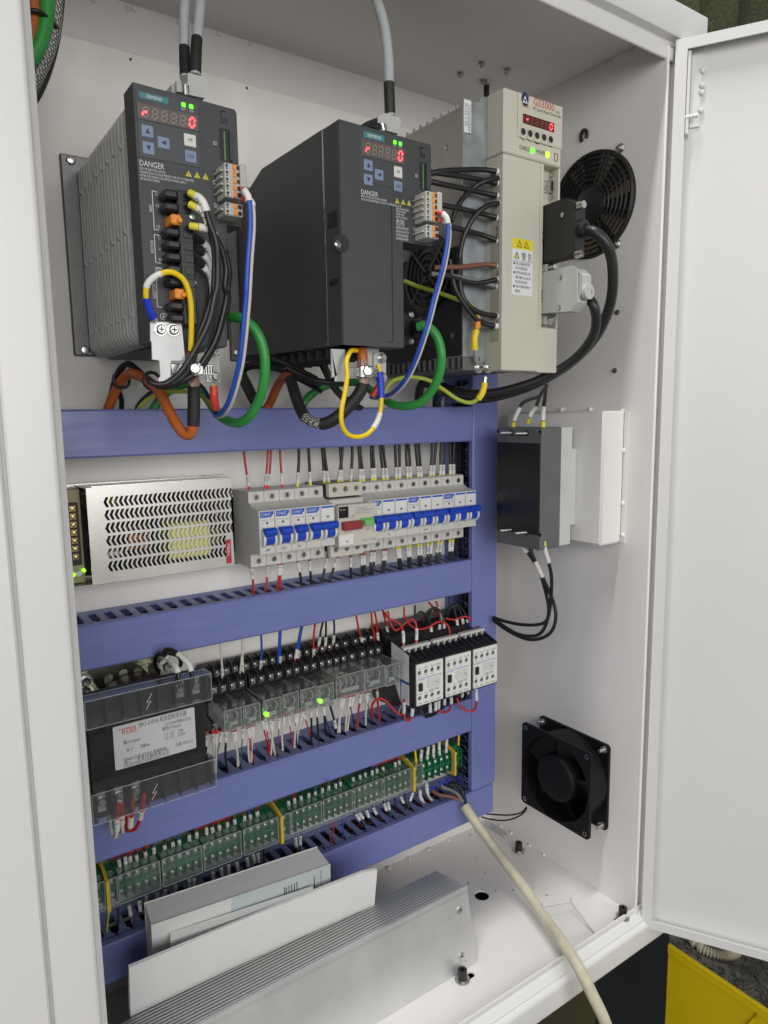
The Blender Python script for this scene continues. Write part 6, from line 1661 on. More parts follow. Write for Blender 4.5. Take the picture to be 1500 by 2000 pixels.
ct_bot = [([(370, 1030), (372, 930), (425, 875), (490, 900), (560, 975), (620, 1010), (640, 975), (636, 890)], 'wire_red', 'red wire looping from duct to the first contactor bottom', -40, -80),
 ([(640, 1000), (650, 1050), (680, 1060), (708, 1000), (710, 890)], 'wire_red', 'short red loop under the left edge of the first contactor', -70, -84),
 ([(760, 900), (775, 970), (820, 1030), (855, 1000), (855, 870)], 'wire_black', 'first black loop under the contactors', -60, -84),
 ([(770, 900), (800, 990), (850, 1025), (900, 985), (902, 860)], 'wire_black', 'second black loop under the contactors', -56, -84),
 ([(800, 905), (840, 980), (890, 1010), (925, 960), (930, 850)], 'wire_black', 'third black loop under the contactors', -52, -82),
 ([(880, 900), (920, 950), (960, 955), (978, 910), (975, 830)], 'wire_black', 'black loop between first and middle contactor', -52, -80),
 ([(920, 965), (970, 992), (1020, 970), (1035, 900), (1025, 820)], 'wire_red', 'red loop under the middle contactor', -62, -86),
 ([(1080, 870), (1110, 940), (1165, 975), (1215, 980), (1245, 920), (1240, 770)], 'wire_red', 'long red loop hanging under the last contactor', -66, -88),
 ([(1050, 900), (1080, 900), (1110, 880), (1128, 840), (1125, 780)], 'wire_black', 'black wire under the gap between middle and last contactor', -50, -80),
 ([(1120, 890), (1150, 870), (1172, 830), (1165, 770)], 'wire_black', 'black wire under the last contactor, near the vertical duct', -46, -78),
 ([(590, 1010), (605, 960), (625, 920), (632, 890)], 'wire_white', 'thin white wire beside the first contactor bottom', -40, -60)]
for i, (pts, c, lb, ya, yb) in enumerate(ct_bot):
    n = len(pts); P = [Z14(*q, y=ya + (yb - ya) * k / (n - 1)) for k, q in enumerate(pts)]
    wire('wire', P, 1.5 if c != 'wire_white' else 1.0, c, lb, 'wire', G7, [('marker_sleeve', -22, -3, 2.2, 'sleeve')] if c != 'wire_white' else [], marks=('C', '', '2T', 'A')[i % 4])

# ------------------------------------------------------------------ transformer wires
G8 = 'wires on the control transformer'
wire('wire', [Z12(770, 580, y=-20), Z12(735, 560, y=-40), Z12(718, 490, y=-60), Z12(745, 430, y=-70), Z12(800, 440, y=-80), Z12(860, 500, y=-90), Z12(905, 555, y=-100), Z12(925, 650, y=-104), Z12(935, 720, y=-106)], 2.0, 'wire_black', 'black wire looping up into the second last transformer terminal', 'wire', G8, [('marker_sleeve', -36, -14, 2.8, 'sleeve')], marks='2L1', n=10)
wire('wire', [Z12(900, 550, y=-40), Z12(940, 520, y=-55), Z12(920, 450, y=-70), Z12(840, 420, y=-78), Z12(800, 400, y=-80), Z12(850, 392, y=-85), Z12(920, 430, y=-92), Z12(985, 490, y=-100), Z12(1020, 540, y=-104), Z12(1040, 630, y=-106), Z12(1045, 700, y=-107)], 2.0, 'wire_black', 'black wire looping up into the last transformer terminal', 'wire', G8, [('marker_sleeve', -36, -14, 2.8, 'sleeve')], marks='2L2', n=10)
for i, (pts, c, lb) in enumerate((([(95, 400), (150, 420), (200, 510), (225, 630), (245, 655), (258, 600), (255, 520), (262, 440), (272, 380)], 'wire_white', 'white wire looping under the first lower transformer terminal'), ([(280, 620), (298, 610), (292, 520), (288, 440), (282, 385)], 'wire_white', 'second white wire into the first lower transformer terminal'), ([(330, 470), (325, 560), (335, 610), (352, 590), (360, 520), (368, 430), (368, 370)], 'wire_red', 'red wire looping under the second lower transformer terminal'), ([(340, 610), (390, 595), (425, 530), (435, 480), (450, 400), (462, 330)], 'wire_red', 'red wire looping into the third lower transformer terminal'))):
    n = len(pts); P = [Z15(*q, y=-75 - 32 * min(1, k / (n - 2))) for k, q in enumerate(pts)]
    wire('wire', P, 1.8, c, lb, 'wire', G8, [('marker_sleeve', -36, -22, 2.7, 'sleeve'), ('ferrule', -20, -2, 2.5, 'wire_red')], marks=('0', '0', '1', '222')[i], n=10)
# ================================================================== cables of the drives
def P3(Z, pts):
    return [Z(u, v, y=y) for u, v, y in pts]
GC = 'grey cables from the ceiling'
wire('cable', [Z1(1105, -110, y=-130)] + P3(Z1, [(1085, 0, -135), (1078, 130, -140), (1080, 270, -145), (1083, 380, -150), (1085, 465, -155)]), 4.0, 'grey_cable', 'left grey cable into the hood on the left dark drive', 'cable', GC, [('heat_shrink', -30, -2, 4.3, 'black_soft')], n=14)
wire('cable', [Z1(1190, -110, y=-130)] + P3(Z1, [(1175, 0, -140), (1165, 120, -148), (1152, 250, -155), (1148, 340, -158), (1145, 445, -160)]), 4.2, 'grey_cable', 'right grey cable into the hood on the left dark drive', 'cable', GC, [('heat_shrink', -32, -2, 4.5, 'black_soft')], n=14)
wire('cable', [A(712, -50, y=-170), A(735, 0, y=-176), A(750, 50, y=-180), A(758, 110, y=-184), A(760, 170, y=-186), A(762, 228, y=-186)], 4.6, 'grey_cable', 'grey cable into the hood on the middle dark drive', 'cable', GC, [('heat_shrink', -28, -2, 4.9, 'black_soft')], n=14)
# bundle at the upper left
yb = -150
wire('cable', [A(50, -60, y=yb), A(62, 0, y=yb), A(64, 40, y=yb), A(48, 90, y=yb), A(10, 140, y=yb)], 5.0, 'orange_cable', 'orange cable in the bundle at the upper left corner', 'cable', None, n=14)
wire('cable', [A(90, -60, y=yb), A(92, 0, y=yb), A(84, 60, y=yb), A(62, 110, y=yb), A(10, 165, y=yb)], 5.6, 'green_cable', 'green cable in the bundle at the upper left corner', 'cable', None, n=14)
wire('cable', [A(108, -60, y=yb + 10), A(108, 0, y=yb + 10), A(104, 50, y=yb + 10), A(88, 110, y=yb + 10), A(50, 180, y=yb + 10), A(0, 230, y=yb + 10)], 5.4, 'braid_steel', 'braided steel sleeve cable at the upper left corner', 'cable', None, n=18)
wire('cable', [A(118, -60, y=yb + 20), A(115, 20, y=yb + 20), A(100, 110, y=yb + 20), A(68, 190, y=yb + 20), A(10, 260, y=yb + 20)], 3.6, 'black_cable', 'black ribbed cable behind the braided one, upper left corner', 'cable', None, n=14)
wire('cable_tie', [A(52, 20, y=yb - 7), A(75, 22, y=yb - 8), A(97, 38, y=yb - 2), A(113, 58, y=yb + 8), A(116, 70, y=yb + 20)], 1.5, 'black_plastic', 'black cable tie around the upper left bundle', 'cable tie', None)

# earth wires of the dark drives
GY_ = 'yellow earth wires'
wire('wire', P3(Z3, [(635, 205, -204), (610, 165, -207), (585, 90, -210), (578, 40, -212), (590, -20, -214), (640, -65, -216), (720, -90, -216), (790, -60, -215), (830, 0, -214), (852, 100, -212), (856, 240, -208), (852, 390, -203)]), 2.1, 'wire_yellow', 'yellow earth wire looping over the left drive terminals', 'wire', GY_, [('ring_tongue', .1, 3, 2.6, 'bright_steel'), ('crimp_lug', 3, 18, 3.0, 'lug_blue'), ('marker_sleeve', 25, 40, 2.4, 'sleeve')], marks='PE', n=10)
wire('wire', P3(Z5, [(465, 425, -205), (425, 430, -212), (398, 500, -216), (402, 600, -217), (385, 720, -216), (365, 820, -215), (368, 920, -214), (410, 985, -213), (480, 1000, -212), (550, 970, -211), (605, 890, -210), (628, 790, -208), (628, 680, -206), (620, 590, -204), (610, 520, -202)]), 2.1, 'wire_yellow', 'yellow earth wire hanging in a loop under the middle drive', 'wire', GY_, [('crimp_lug', -30, -7, 3.2, 'lug_blue'), ('marker_sleeve', -60, -44, 2.6, 'sleeve')], n=10)

# power wires of the left drive
GP = 'black power wires of the left drive'
pw = [([(800, 1110, -212), (850, 1135, -216), (900, 1170, -219), (940, 1240, -221), (980, 1380, -222), (1040, 1560, -222), (1055, 1760, -220), (1050, 1969, -218)], [(1000, 50, -217), (960, 220, -214), (880, 380, -210), (790, 520, -206), (700, 590, -203), (620, 590, -200), (590, 560, -196)], 'black wire leaving terminal L1 of the left drive'),
      ([(800, 1215, -212), (850, 1240, -215), (900, 1265, -217), (950, 1330, -218), (1000, 1500, -218), (1030, 1700, -217), (1020, 1969, -215)], [(985, 60, -213), (940, 200, -210), (900, 300, -207), (880, 400, -204), (820, 530, -200), (720, 600, -196), (640, 605, -190)], 'black wire leaving terminal L2 of the left drive'),
      ([(805, 1412, -212), (860, 1420, -215), (930, 1435, -216), (1000, 1470, -215), (1080, 1600, -213), (1130, 1800, -211), (1120, 1969, -210)], [(1070, 60, -208), (1040, 200, -206), (1000, 330, -204), (930, 450, -202), (860, 540, -198), (760, 590, -194), (660, 600, -190)], 'black wire leaving terminal L3 of the left drive')]
for i, (a, b, lb) in enumerate(pw):
    wire('wire', P3(Z2, a) + P3(Z3, b), 2.3, 'wire_black', lb, 'wire', GP, [('ferrule', .1, 6, 2.7, 'ferrule_yellow'), ('marker_sleeve', 6.2, 20, 3.0, 'sleeve')], marks=('1L1', '1L2', '1L3')[i], n=10)
for i, (v, lb) in enumerate(((1560, 'U'), (1670, 'V'), (1780, 'W'))):
    a = [(850, v - 50, -208), (920, v, -206), (970, v + 60, -205), (1000, v + 130, -203), (1010, v + 260, -201)]
    wire('wire', P3(Z2, a) + P3(Z3, [(950, 180 + 30 * i, -198), (900, 300, -194), (878, 400, -190)]), 2.0, 'wire_black', 'black motor wire leaving terminal %s of the left drive' % lb, 'wire', GP, [('marker_sleeve', 8, 34, 2.6, 'sleeve')], marks=lb, n=10)
wire('wire', P3(Z2, [(1060, 1530, -190), (1100, 1600, -192), (1140, 1700, -194), (1165, 1850, -195), (1150, 1969, -196)]) + P3(Z3, [(1080, 100, -196), (1040, 230, -196), (1000, 350, -196), (930, 480, -194), (850, 560, -192)]), 2.2, 'wire_black', 'outermost black wire curving down the right of the left drive', 'wire', GP, n=10)

# control pairs
for Z, pb, pw_, nm in ((Z2, [(1290, 1080, -216), (1315, 1110, -222), (1345, 1190, -224), (1355, 1400, -224), (1335, 1700, -222), (1320, 1969, -220)], None, 'left'),):
    tail = P3(Z3, [(1188, 80, -218), (1165, 330, -212), (1140, 500, -205), (1090, 680, -190), (1040, 770, -170), (1000, 785, -150)])
    wire('wire', P3(Z, pb) + tail, 2.0, 'wire_blue', 'blue wire from the plug of the left drive', 'wire', 'blue and white control wires', [('ferrule', .1, 4.5, 2.4, 'ferrule_red'), ('marker_sleeve', 4.6, 14, 2.7, 'sleeve')], n=10)
    wire('wire', [p + Vector((3.3, 2.2, -1)) for p in P3(Z, [(1262, 1140, -216), (1300, 1150, -220)] + pb[2:]) + tail], 1.9, 'wire_white', 'white wire beside the blue one from the left drive', 'wire', 'blue and white control wires', [('ferrule', .1, 4.5, 2.3, 'ferrule_red'), ('marker_sleeve', 4.6, 12, 2.6, 'sleeve')], n=10)
tail = P3(Z5, [(985, 60, -232), (950, 200, -228), (905, 350, -222), (850, 500, -212), (780, 630, -196), (700, 710, -175), (620, 735, -150), (560, 735, -130)])
wire('wire', P3(Z4, [(1355, 700, -238), (1390, 715, -242), (1415, 760, -244), (1415, 880, -243), (1385, 1050, -240)]) + tail, 2.0, 'wire_blue', 'blue wire from the plug of the middle drive', 'wire', 'blue and white control wires', [('ferrule', .1, 4.5, 2.4, 'ferrule_red'), ('marker_sleeve', 4.6, 14, 2.7, 'sleeve')], n=10)
wire('wire', [p + Vector((3.3, 2.2, -1)) for p in P3(Z4, [(1350, 738, -238), (1380, 735, -241), (1415, 780, -244), (1415, 880, -243), (1385, 1050, -240)]) + tail], 1.9, 'wire_white', 'white wire beside the blue one from the middle drive', 'wire', 'blue and white control wires', [('ferrule', .1, 4.5, 2.3, 'ferrule_red'), ('marker_sleeve', 4.6, 12, 2.6, 'sleeve')], n=10)

# green encoder cables
GE = 'green encoder cables'
wire('cable', P3(Z3, [(1060, 190, -162), (1110, 185, -172), (1180, 205, -182), (1250, 270, -188), (1295, 380, -190), (1305, 520, -188), (1280, 660, -180), (1220, 780, -166), (1150, 830, -150), (1080, 820, -132), (1010, 770, -110), (950, 680, -88), (880, 610, -68), (800, 600, -52), (700, 650, -42), (620, 750, -40), (590, 800, -40)]), 4.2, 'green_cable', 'green cable looping below the left drive', 'cable', GE, n=14)
wire('cable', P3(Z5, [(870, 265, -186), (920, 262, -192), (975, 295, -198), (1015, 370, -202), (1030, 480, -202), (1010, 600, -196), (960, 700, -186), (890, 770, -174), (800, 795, -160), (710, 785, -142), (640, 745, -122), (560, 690, -98), (480, 640, -76), (380, 640, -60), (260, 660, -50), (150, 730, -44), (100, 800, -42)]), 4.3, 'green_cable', 'green cable looping below the middle drive', 'cable', GE, n=14)

# orange motor cables with screens
GO = 'orange motor cables'
pth = P3(Z3, [(335, 800, -40), (350, 735, -45), (410, 600, -62), (470, 535, -80), (530, 540, -98), (610, 590, -118), (665, 650, -135), (710, 740, -150), (765, 840, -162), (810, 895, -168), (845, 900, -172), (865, 860, -175), (870, 740, -178), (870, 600, -182), (862, 500, -190), (850, 390, -196)])
def upto(pth, k): return path_len(smooth_path(pth, 7)[:int(k * 7) + 1])
wire('cable', pth, 4.4, 'orange_cable', 'orange motor cable hanging in a loop under the left drive', 'cable', GO, [('heat_shrink', upto(pth, 11.2), upto(pth, 13), 5.0, 'black_soft'), ('braid', upto(pth, 13) + .1, -.5, 4.7, 'braid_copper')], n=14)
pth = P3(Z5, [(-140, 830, -42), (-105, 760, -48), (-55, 650, -70), (-10, 600, -95), (25, 620, -115), (50, 700, -132), (85, 800, -148), (125, 870, -160), (190, 905, -170), (260, 910, -178), (340, 865, -186), (420, 790, -192), (480, 715, -197), (510, 640, -200), (508, 560, -202), (505, 470, -204), (495, 400, -200)])
wire('cable', pth, 4.6, 'orange_cable', 'orange motor cable with black sleeves under the middle drive', 'cable', GO, [('heat_shrink', upto(pth, 4), upto(pth, 7), 5.4, 'black_soft'), ('braid', upto(pth, 7) + .1, upto(pth, 8.6), 4.9, 'braid_steel'), ('heat_shrink', upto(pth, 8.6) + .1, upto(pth, 13), 5.6, 'black_soft'), ('braid', upto(pth, 13) + .1, -12, 4.9, 'braid_copper')], n=14)
# hose clamps
for c, lb, y in ((Z3(870, 505, y=-194), 'steel hose clamp holding the screen under the left drive', -194), (Z5(510, 568, y=-204), 'steel hose clamp holding the screen under the middle drive', -204)):
    t = thing('hose_clamp', lb, 'hose clamp', c, 'steel hose clamps')
    part('band', MB().plate([circle(c.x, c.y + 1, 6.6, 24), circle(c.x, c.y + 1, 5.7, 24)], 'z', c.z - 4.5, c.z + 4.5).box(c.x - 18, c.x - 5, c.y - 1, c.y + 1, c.z - 4, c.z + 4, .5).box(c.x + 5, c.x + 16, c.y - 1, c.y + 1, c.z - 4, c.z + 4, .5), 'bright_steel', t)
    part('worm_housing', MB().box(c.x - 4, c.x + 5, c.y - 9, c.y - 5.8, c.z - 5, c.z + 5, 1.2), 'bright_steel', t)
    part('worm_screw', MB().lathe((c.x - 2, c.y - 9, c.z), (-.4, -1, 0), [(0, 4), (2.5, 4), (3.4, 3)], 14), 'bright_steel', t)
    for k in range(5):
        part('band_slot', MB().box(c.x + 6.2 + k * 2, c.x + 7.2 + k * 2, c.y - 1.15, c.y - 1.02, c.z - 3, c.z + 3), 'ink', t)

# loose black cables lying behind, above the first duct
GL = 'black cables above the top duct'
wire('cable', P3(Z3, [(380, 800, -40), (360, 700, -48), (390, 560, -62), (440, 480, -74), (500, 490, -84), (560, 560, -96), (620, 590, -108), (700, 600, -120)]), 2.4, 'black_cable', 'black cable strapped along the orange cable under the left drive', 'cable', GL, n=10)
wire('cable', P3(Z3, [(420, 800, -36), (430, 700, -42), (400, 570, -58), (460, 470, -70), (520, 500, -82), (580, 555, -96), (660, 610, -110), (760, 600, -126), (850, 540, -150)]), 2.4, 'black_cable', 'second black cable beside the orange cable under the left drive', 'cable', GL, n=10)
for p0, lb in ((Z3(425, 570, y=-66), 'black cable tie on the orange cable under the left drive'), (Z3(610, 575, y=-112), 'second black cable tie on the orange cable under the left drive')):
    wire('cable_tie', [p0 + Vector((math.cos(a) * 7.2, -2, math.sin(a) * 7.2)) for a in [i * 2 * math.pi / 12 for i in range(13)]], 1.5, 'black_plastic', lb, 'cable tie', 'black cable ties', raw=True)
for k, (pts, lb) in enumerate((([(1240, 735, -40), (1190, 640, -50), (1150, 540, -58), (1170, 450, -66), (1250, 425, -76), (1350, 440, -88), (1500, 500, -104), (1620, 560, -120)], 'upper black cable bowing between the two dark drives'), ([(1260, 735, -38), (1200, 620, -46), (1160, 520, -54), (1200, 475, -64), (1320, 480, -78), (1420, 515, -92), (1520, 555, -106), (1640, 600, -122)], 'lower black cable bowing between the two dark drives'), ([(1280, 735, -36), (1215, 600, -44), (1180, 520, -50), (1240, 490, -60), (1360, 500, -74), (1500, 560, -92), (1650, 640, -116)], 'third black cable bowing between the two dark drives'))):
    wire('cable', P3(Z3, pts), 2.3, 'black_cable', lb, 'cable', GL, n=10)
for k, (pts, r, mt, lb) in enumerate((([(0, 540, -100), (100, 590, -110), (200, 625, -122), (300, 640, -132), (420, 640, -146)], 3.0, 'black_cable', 'black cable running under the middle drive to its screen'),
    ([(220, 480, -100), (260, 560, -100), (310, 660, -92), (380, 740, -76), (470, 800, -60), (520, 830, -48)], 4.0, 'black_cable', 'thick black cable dropping from under the middle drive'),
    ([(880, 840, -44), (880, 720, -52), (900, 650, -62), (950, 645, -70), (1010, 690, -78), (1060, 700, -80)], 5.2, 'black_cable', 'thick black cable coming out of the duct under the cream drive'))):
    wire('cable', P3(Z5, pts), r, mt, lb, 'cable', GL, n=12)
wire('wire', P3(Z5, [(640, 735, -120), (655, 690, -122), (700, 630, -124), (780, 605, -128), (870, 605, -134), (960, 630, -142), (1050, 690, -152), (1140, 750, -162), (1220, 772, -172), (1280, 740, -180), (1310, 680, -183), (1322, 600, -184)]), 2.2, 'wire_lime', 'green and yellow earth wire from under the cream drive to its foot', 'wire', 'green and yellow earth wires', [('crimp_lug', -24, -6, 3.4, 'wire_yellow'), ('ring_tongue', -5.8, -.1, 2.4, 'bright_steel')], n=10)
wire('wire', P3(Z5, [(780, -40, -120), (880, 0, -130), (1000, 35, -150), (1120, 80, -168), (1210, 115, -180), (1265, 175, -186), (1270, 260, -188), (1250, 340, -188), (1252, 420, -187), (1260, 500, -184)]), 2.2, 'wire_lime', 'green and yellow earth wire coming down to the cream drive foot from above', 'wire', 'green and yellow earth wires', [('marker_sleeve', -46, -34, 3.2, 'orange_plastic'), ('crimp_lug', -32, -13, 3.6, 'wire_yellow'), ('ring_tongue', -12.8, -.1, 2.4, 'bright_steel')], n=10)
wire('wire', P3(Z3, [(990, 600, -176), (995, 680, -176), (1000, 745, -168), (960, 700, -140), (880, 650, -110), (760, 640, -90), (650, 650, -74), (560, 710, -58), (520, 770, -48)]), 1.9, 'wire_lime', 'green and yellow earth wire with red lug under the left drive', 'wire', 'green and yellow earth wires', [('crimp_lug', 1, 20, 3.4, 'ferrule_red')], n=10)
wire('wire', P3(Z3, [(1005, 770, -160), (930, 620, -120), (850, 580, -96), (700, 600, -80), (600, 650, -66), (530, 720, -52), (510, 790, -44)]), 1.7, 'wire_navy', 'dark blue wire running back to the duct under the left drive', 'wire', None, n=8)
p = Z5(590, 690, y=-150)
single('crimp_lug', MB().cyl(p + Vector((-4, 0, -6)), p + Vector((5, -4, 9)), 3.6, 2.6, 12), 'ferrule_red', 'red crimp lug at the tied wires under the middle drive', 'crimp lug', p)

# wires into the side of the cream drive
GS = 'wires into the side of the cream drive'
sd = [(Z6, [(-60, 780, -150), (0, 765, -158), (150, 755, -172), (280, 755, -184), (385, 772, -194)], 'wire_black', 2.6, 'first'), (Z6, [(-60, 770, -148), (0, 778, -156), (150, 800, -170), (280, 825, -184), (390, 845, -194)], 'wire_black', 2.6, 'second'),
      (Z6, [(70, 1080, -165), (120, 970, -176), (200, 880, -186), (290, 825, -193), (390, 805, -194)], 'wire_black', 2.6, 'third'), (Z6, [(-60, 830, -140), (0, 845, -150), (150, 875, -168), (280, 905, -184), (388, 925, -194)], 'wire_black', 2.6, 'fourth'),
      (Z6, [(120, 1320, -176), (150, 1180, -184), (220, 1050, -190), (300, 985, -194), (390, 965, -194)], 'wire_black', 2.6, 'fifth'), (Z6, [(-20, 975, -140), (60, 990, -150), (200, 1020, -170), (300, 1045, -184), (388, 1068, -194)], 'wire_black', 2.6, 'sixth'), (Z6, [(60, 1120, -150), (150, 1140, -164), (280, 1175, -182), (388, 1215, -194)], 'wire_black', 2.6, 'seventh'),
      (Z7, [(-40, 400, -150), (50, 398, -160), (150, 395, -172), (290, 380, -186), (388, 395, -194)], 'wire_brown', 2.4, 'eighth'), (Z7, [(-40, 450, -140), (60, 455, -156), (160, 490, -174), (250, 498, -184), (385, 470, -194)], 'wire_black', 2.5, 'ninth'), (Z7, [(-60, 440, -134), (80, 455, -150), (200, 475, -170), (300, 505, -184), (385, 525, -194)], 'wire_grey', 2.4, 'tenth'),
      (Z7, [(125, 330, -178), (120, 430, -176), (135, 560, -178), (180, 640, -184), (260, 690, -190), (382, 712, -194)], 'wire_black', 2.6, 'eleventh'), (Z7, [(60, 350, -168), (90, 520, -168), (150, 630, -174), (220, 720, -184), (290, 760, -190), (372, 775, -194)], 'wire_black', 2.6, 'twelfth')]
for Z, pts, mt, r, nm in sd:
    pts = [(u, v, min(y, -182 - 2 * k)) for k, (u, v, y) in enumerate(pts)]
    wire('wire', P3(Z, pts), r, mt, '%s wire, %s from the top into the side of the cream drive' % (CN[mt], nm), 'wire', GS, [('ferrule', -5, -.1, r * 1.25, 'sleeve')], n=10)

# connector cables of the cream drive
wire('cable', [BCAB] + P3(Z7, [(930, 160, -246), (990, 180, -256), (1050, 240, -262), (1090, 340, -262), (1100, 480, -258), (1085, 620, -250), (1035, 760, -238), (960, 880, -222), (850, 990, -204), (720, 1080, -184), (560, 1160, -162), (400, 1210, -142), (260, 1235, -120), (120, 1225, -98), (20, 1190, -80), (-20, 1240, -62), (-20, 1320, -46)]), 5.4, 'black_cable', 'thick black cable from the black plug, curving back under the cream drive', 'cable', 'black connector cables of the cream drive', n=16)
wire('cable', [GCAB] + P3(Z7, [(930, 575, -240), (975, 640, -248), (993, 730, -246), (975, 830, -238), (900, 940, -222), (790, 1030, -204), (650, 1105, -184), (500, 1160, -164), (350, 1195, -142), (200, 1205, -120), (80, 1180, -98), (10, 1160, -80), (-40, 1200, -58)]), 5.0, 'black_cable', 'black cable from the light grey plug, curving back under the cream drive', 'cable', 'black connector cables of the cream drive', n=16)
p = Z7(920, 940, y=-226)
# cable through the ceiling behind the cream drive
wire('cable', [A(950, 120, y=-40), A(951, 150, y=-42), A(950, 185, y=-50)], 3.6, 'black_cable', 'black cable coming through the ceiling above the cream drive', 'cable', None, n=10)

# ================================================================== filter on the right wall
wb = thing('wall_box', 'white sheet metal box on the right cabinet wall behind the filter', 'wall box', (88, -140, -24))
part('box_body', MB().box(68, XW - .1, -208, -52, -25, 133, 2.5), 'white_paint', wb, smooth=40)
part('flange', MB().box(XW - 1.5, XW - .12, -214, -208.1, -25, 131), 'white_paint', wb)
for q in ((1097, 800), (1153, 800), (1215, 803), (1218, 880), (1216, 983), (1216, 1045)):
    part('weld_spot', MB().ball(A(*q, x=XW - 2), 2.6, 2.6, 3, 9, 6), 'white_paint', wb, smooth=80)
FX = 5
ft = thing('line_filter', 'grey box with glossy black face and wire clamps, mounted on the white wall box', 'filter module', (36, -135, -28))
fy0, fy1, fz0, fz1 = -171.5, -98.5, -28, 115
part('housing', MB().box(FX + .5, 39, fy0, fy1, fz0, fz1, 1), 'filter_grey', ft)
part('back_half', MB().prism([(fy0 + .5, fz0 + 2), (fy1, fz0 + 2), (fy1, fz1 - .5), (fy0 + .5, fz1 - .5)], 'x', 39.2, 58), 'filter_light', ft)
part('rail_adapter', MB().box(58.2, 67.8, fy0 + .5, fy1, fz0 + 24, fz1 - 26, 1.5), 'filter_light', ft)
part('black_face', MB().box(FX - .6, FX + .4, fy0 + 1.5, fy1 - 1.5, fz0 + 18, fz1 - 18, .3), 'black_gloss', ft)
for uv in ((130, 245), (455, 252), (132, 995), (452, 1046)):
    part('corner_hole', MB().lathe(Z20(*uv, x=FX + .45), (-1, 0, 0), [(0, 2.4), (.15, 2.3)], 14), 'black_soft', ft)
for uv in ((232, 258), (350, 262), (232, 1005), (350, 1025)):
    p = Z20(*uv, x=FX + .45)
    ph = part('clamp_hole', MB().lathe(p, (-1, 0, 0), [(0, 3.6), (.15, 3.5)], 16), 'black_soft', ft)
    part('clamp_screw', MB().cyl(p + Vector((.2, 0, 0)), p + Vector((-14, 4, 0)), 1.9, 1.7, 12), 'bright_steel', ph)
GF = 'black wires of the wall filter'
for i, (pts, lb) in enumerate((([(500, -60, -40), (440, -20, -80), (330, 20, -120), (290, 80, -122), (258, 150, -124), (245, 215, -126)], 'first'), ([(520, -120, -80), (460, -40, -110), (420, 60, -138), (385, 110, -138), (360, 180, -140)], 'middle'), ([(500, -110, -120), (492, -20, -150), (480, 60, -158), (475, 130, -160), (475, 215, -162)], 'last'))):
    P = [Z20(u, v, y=y) for u, v, y in pts]
    x_ = (14, 17, 14)[i]
    P = P[:-2] + [Z20(pts[-2][0], pts[-2][1], x=x_), Z20(pts[-1][0], pts[-1][1], x=x_)]
    wire('wire', P, 2.2, 'wire_black', '%s black wire from left into the top of the wall filter' % lb, 'wire', GF, [('ferrule', -7, -.1, 2.9, 'ferrule_yellow'), ('marker_sleeve', -26, -8, 2.8, 'sleeve')], n=10)
lows = [([(242, 1050, 14), (270, 1085, 14), (310, 1130, 15), (380, 1210, 20), (450, 1330, 28), (500, 1500, 38), (520, 1620, 42), (500, 1710, 42), (420, 1738, 40), (300, 1735, 38), (180, 1710, 34), (90, 1680, 30)], 'first'), ([(358, 1060, 16), (375, 1140, 16), (400, 1210, 18), (440, 1300, 24), (500, 1430, 34), (555, 1560, 44), (575, 1680, 46), (540, 1790, 44), (450, 1845, 42), (340, 1845, 38), (200, 1780, 34), (90, 1700, 30)], 'middle'), ([(480, 1090, 14), (490, 1160, 16), (520, 1260, 24), (542, 1380, 34), (535, 1560, 42), (510, 1700, 44), (460, 1800, 42), (380, 1825, 40), (260, 1800, 36), (90, 1690, 30)], 'last')]
for i, (pts, lb) in enumerate(lows):
    wire('wire', [Z20(u, v, x=x_) for u, v, x_ in pts], 2.2, 'wire_black', '%s black wire from left looping out below the wall filter' % lb, 'wire', GF, [('ferrule', .1, 6, 2.9, 'ferrule_yellow'), ('marker_sleeve', (7, 31, 7)[i], (29, 53, 29)[i], 2.8, 'sleeve')], n=10)

# ================================================================== fans
fc = A(1157, 400, x=XW)
c0 = Vector((XW, -152, 376))
t = thing('wall_fan', 'round black fan guard on the right wall behind the cream drive', 'fan', c0)
rr = 60
for r in (22, 28, 34, 40, 46, 52, 58):
    part('guard_ring', MB().tube([c0 + Vector((-5 if r < 58 else -2.5, r * math.cos(a), r * math.sin(a))) for a in [i * 2 * math.pi / 56 for i in range(57)]], 1.25 if r < 58 else 2.6, 6, False), 'black_plastic', t)
for k in range(8):
    a = math.pi / 8 + k * math.pi / 4
    for s_ in (-3, 3):
        d = Vector((0, math.cos(a), math.sin(a))); nn = Vector((0, -math.sin(a), math.cos(a))) * s_
        part('guard_bar', MB().tube([c0 + d * 18 + nn + Vector((-4, 0, 0)), c0 + d * 60 + nn + Vector((-3, 0, 0))], 1.4, 6), 'black_plastic', t)
part('hub_plate', MB().lathe(c0, (-1, 0, 0), [(2, 20), (6, 20), (7, 18)], 36), 'black_plastic', t)
part('dark_opening', MB().lathe(c0, (-1, 0, 0), [(.1, 61), (.5, 60.5)], 56), 'black_soft', t)
for k in range(7):
    a = k * 2 * math.pi / 7
    d = Vector((0, math.cos(a), math.sin(a))); n_ = Vector((0, -math.sin(a), math.cos(a)))
    part('blade', MB().add([c0 + d * 20 + Vector((-1, 0, 0)), c0 + d * 56 + Vector((-1, 0, 0)), c0 + d * 54 + n_ * 24 + Vector((-2.4, 0, 0)), c0 + d * 20 + n_ * 9 + Vector((-2.4, 0, 0))], [(0, 1, 2, 3)]), 'component_tan', t)

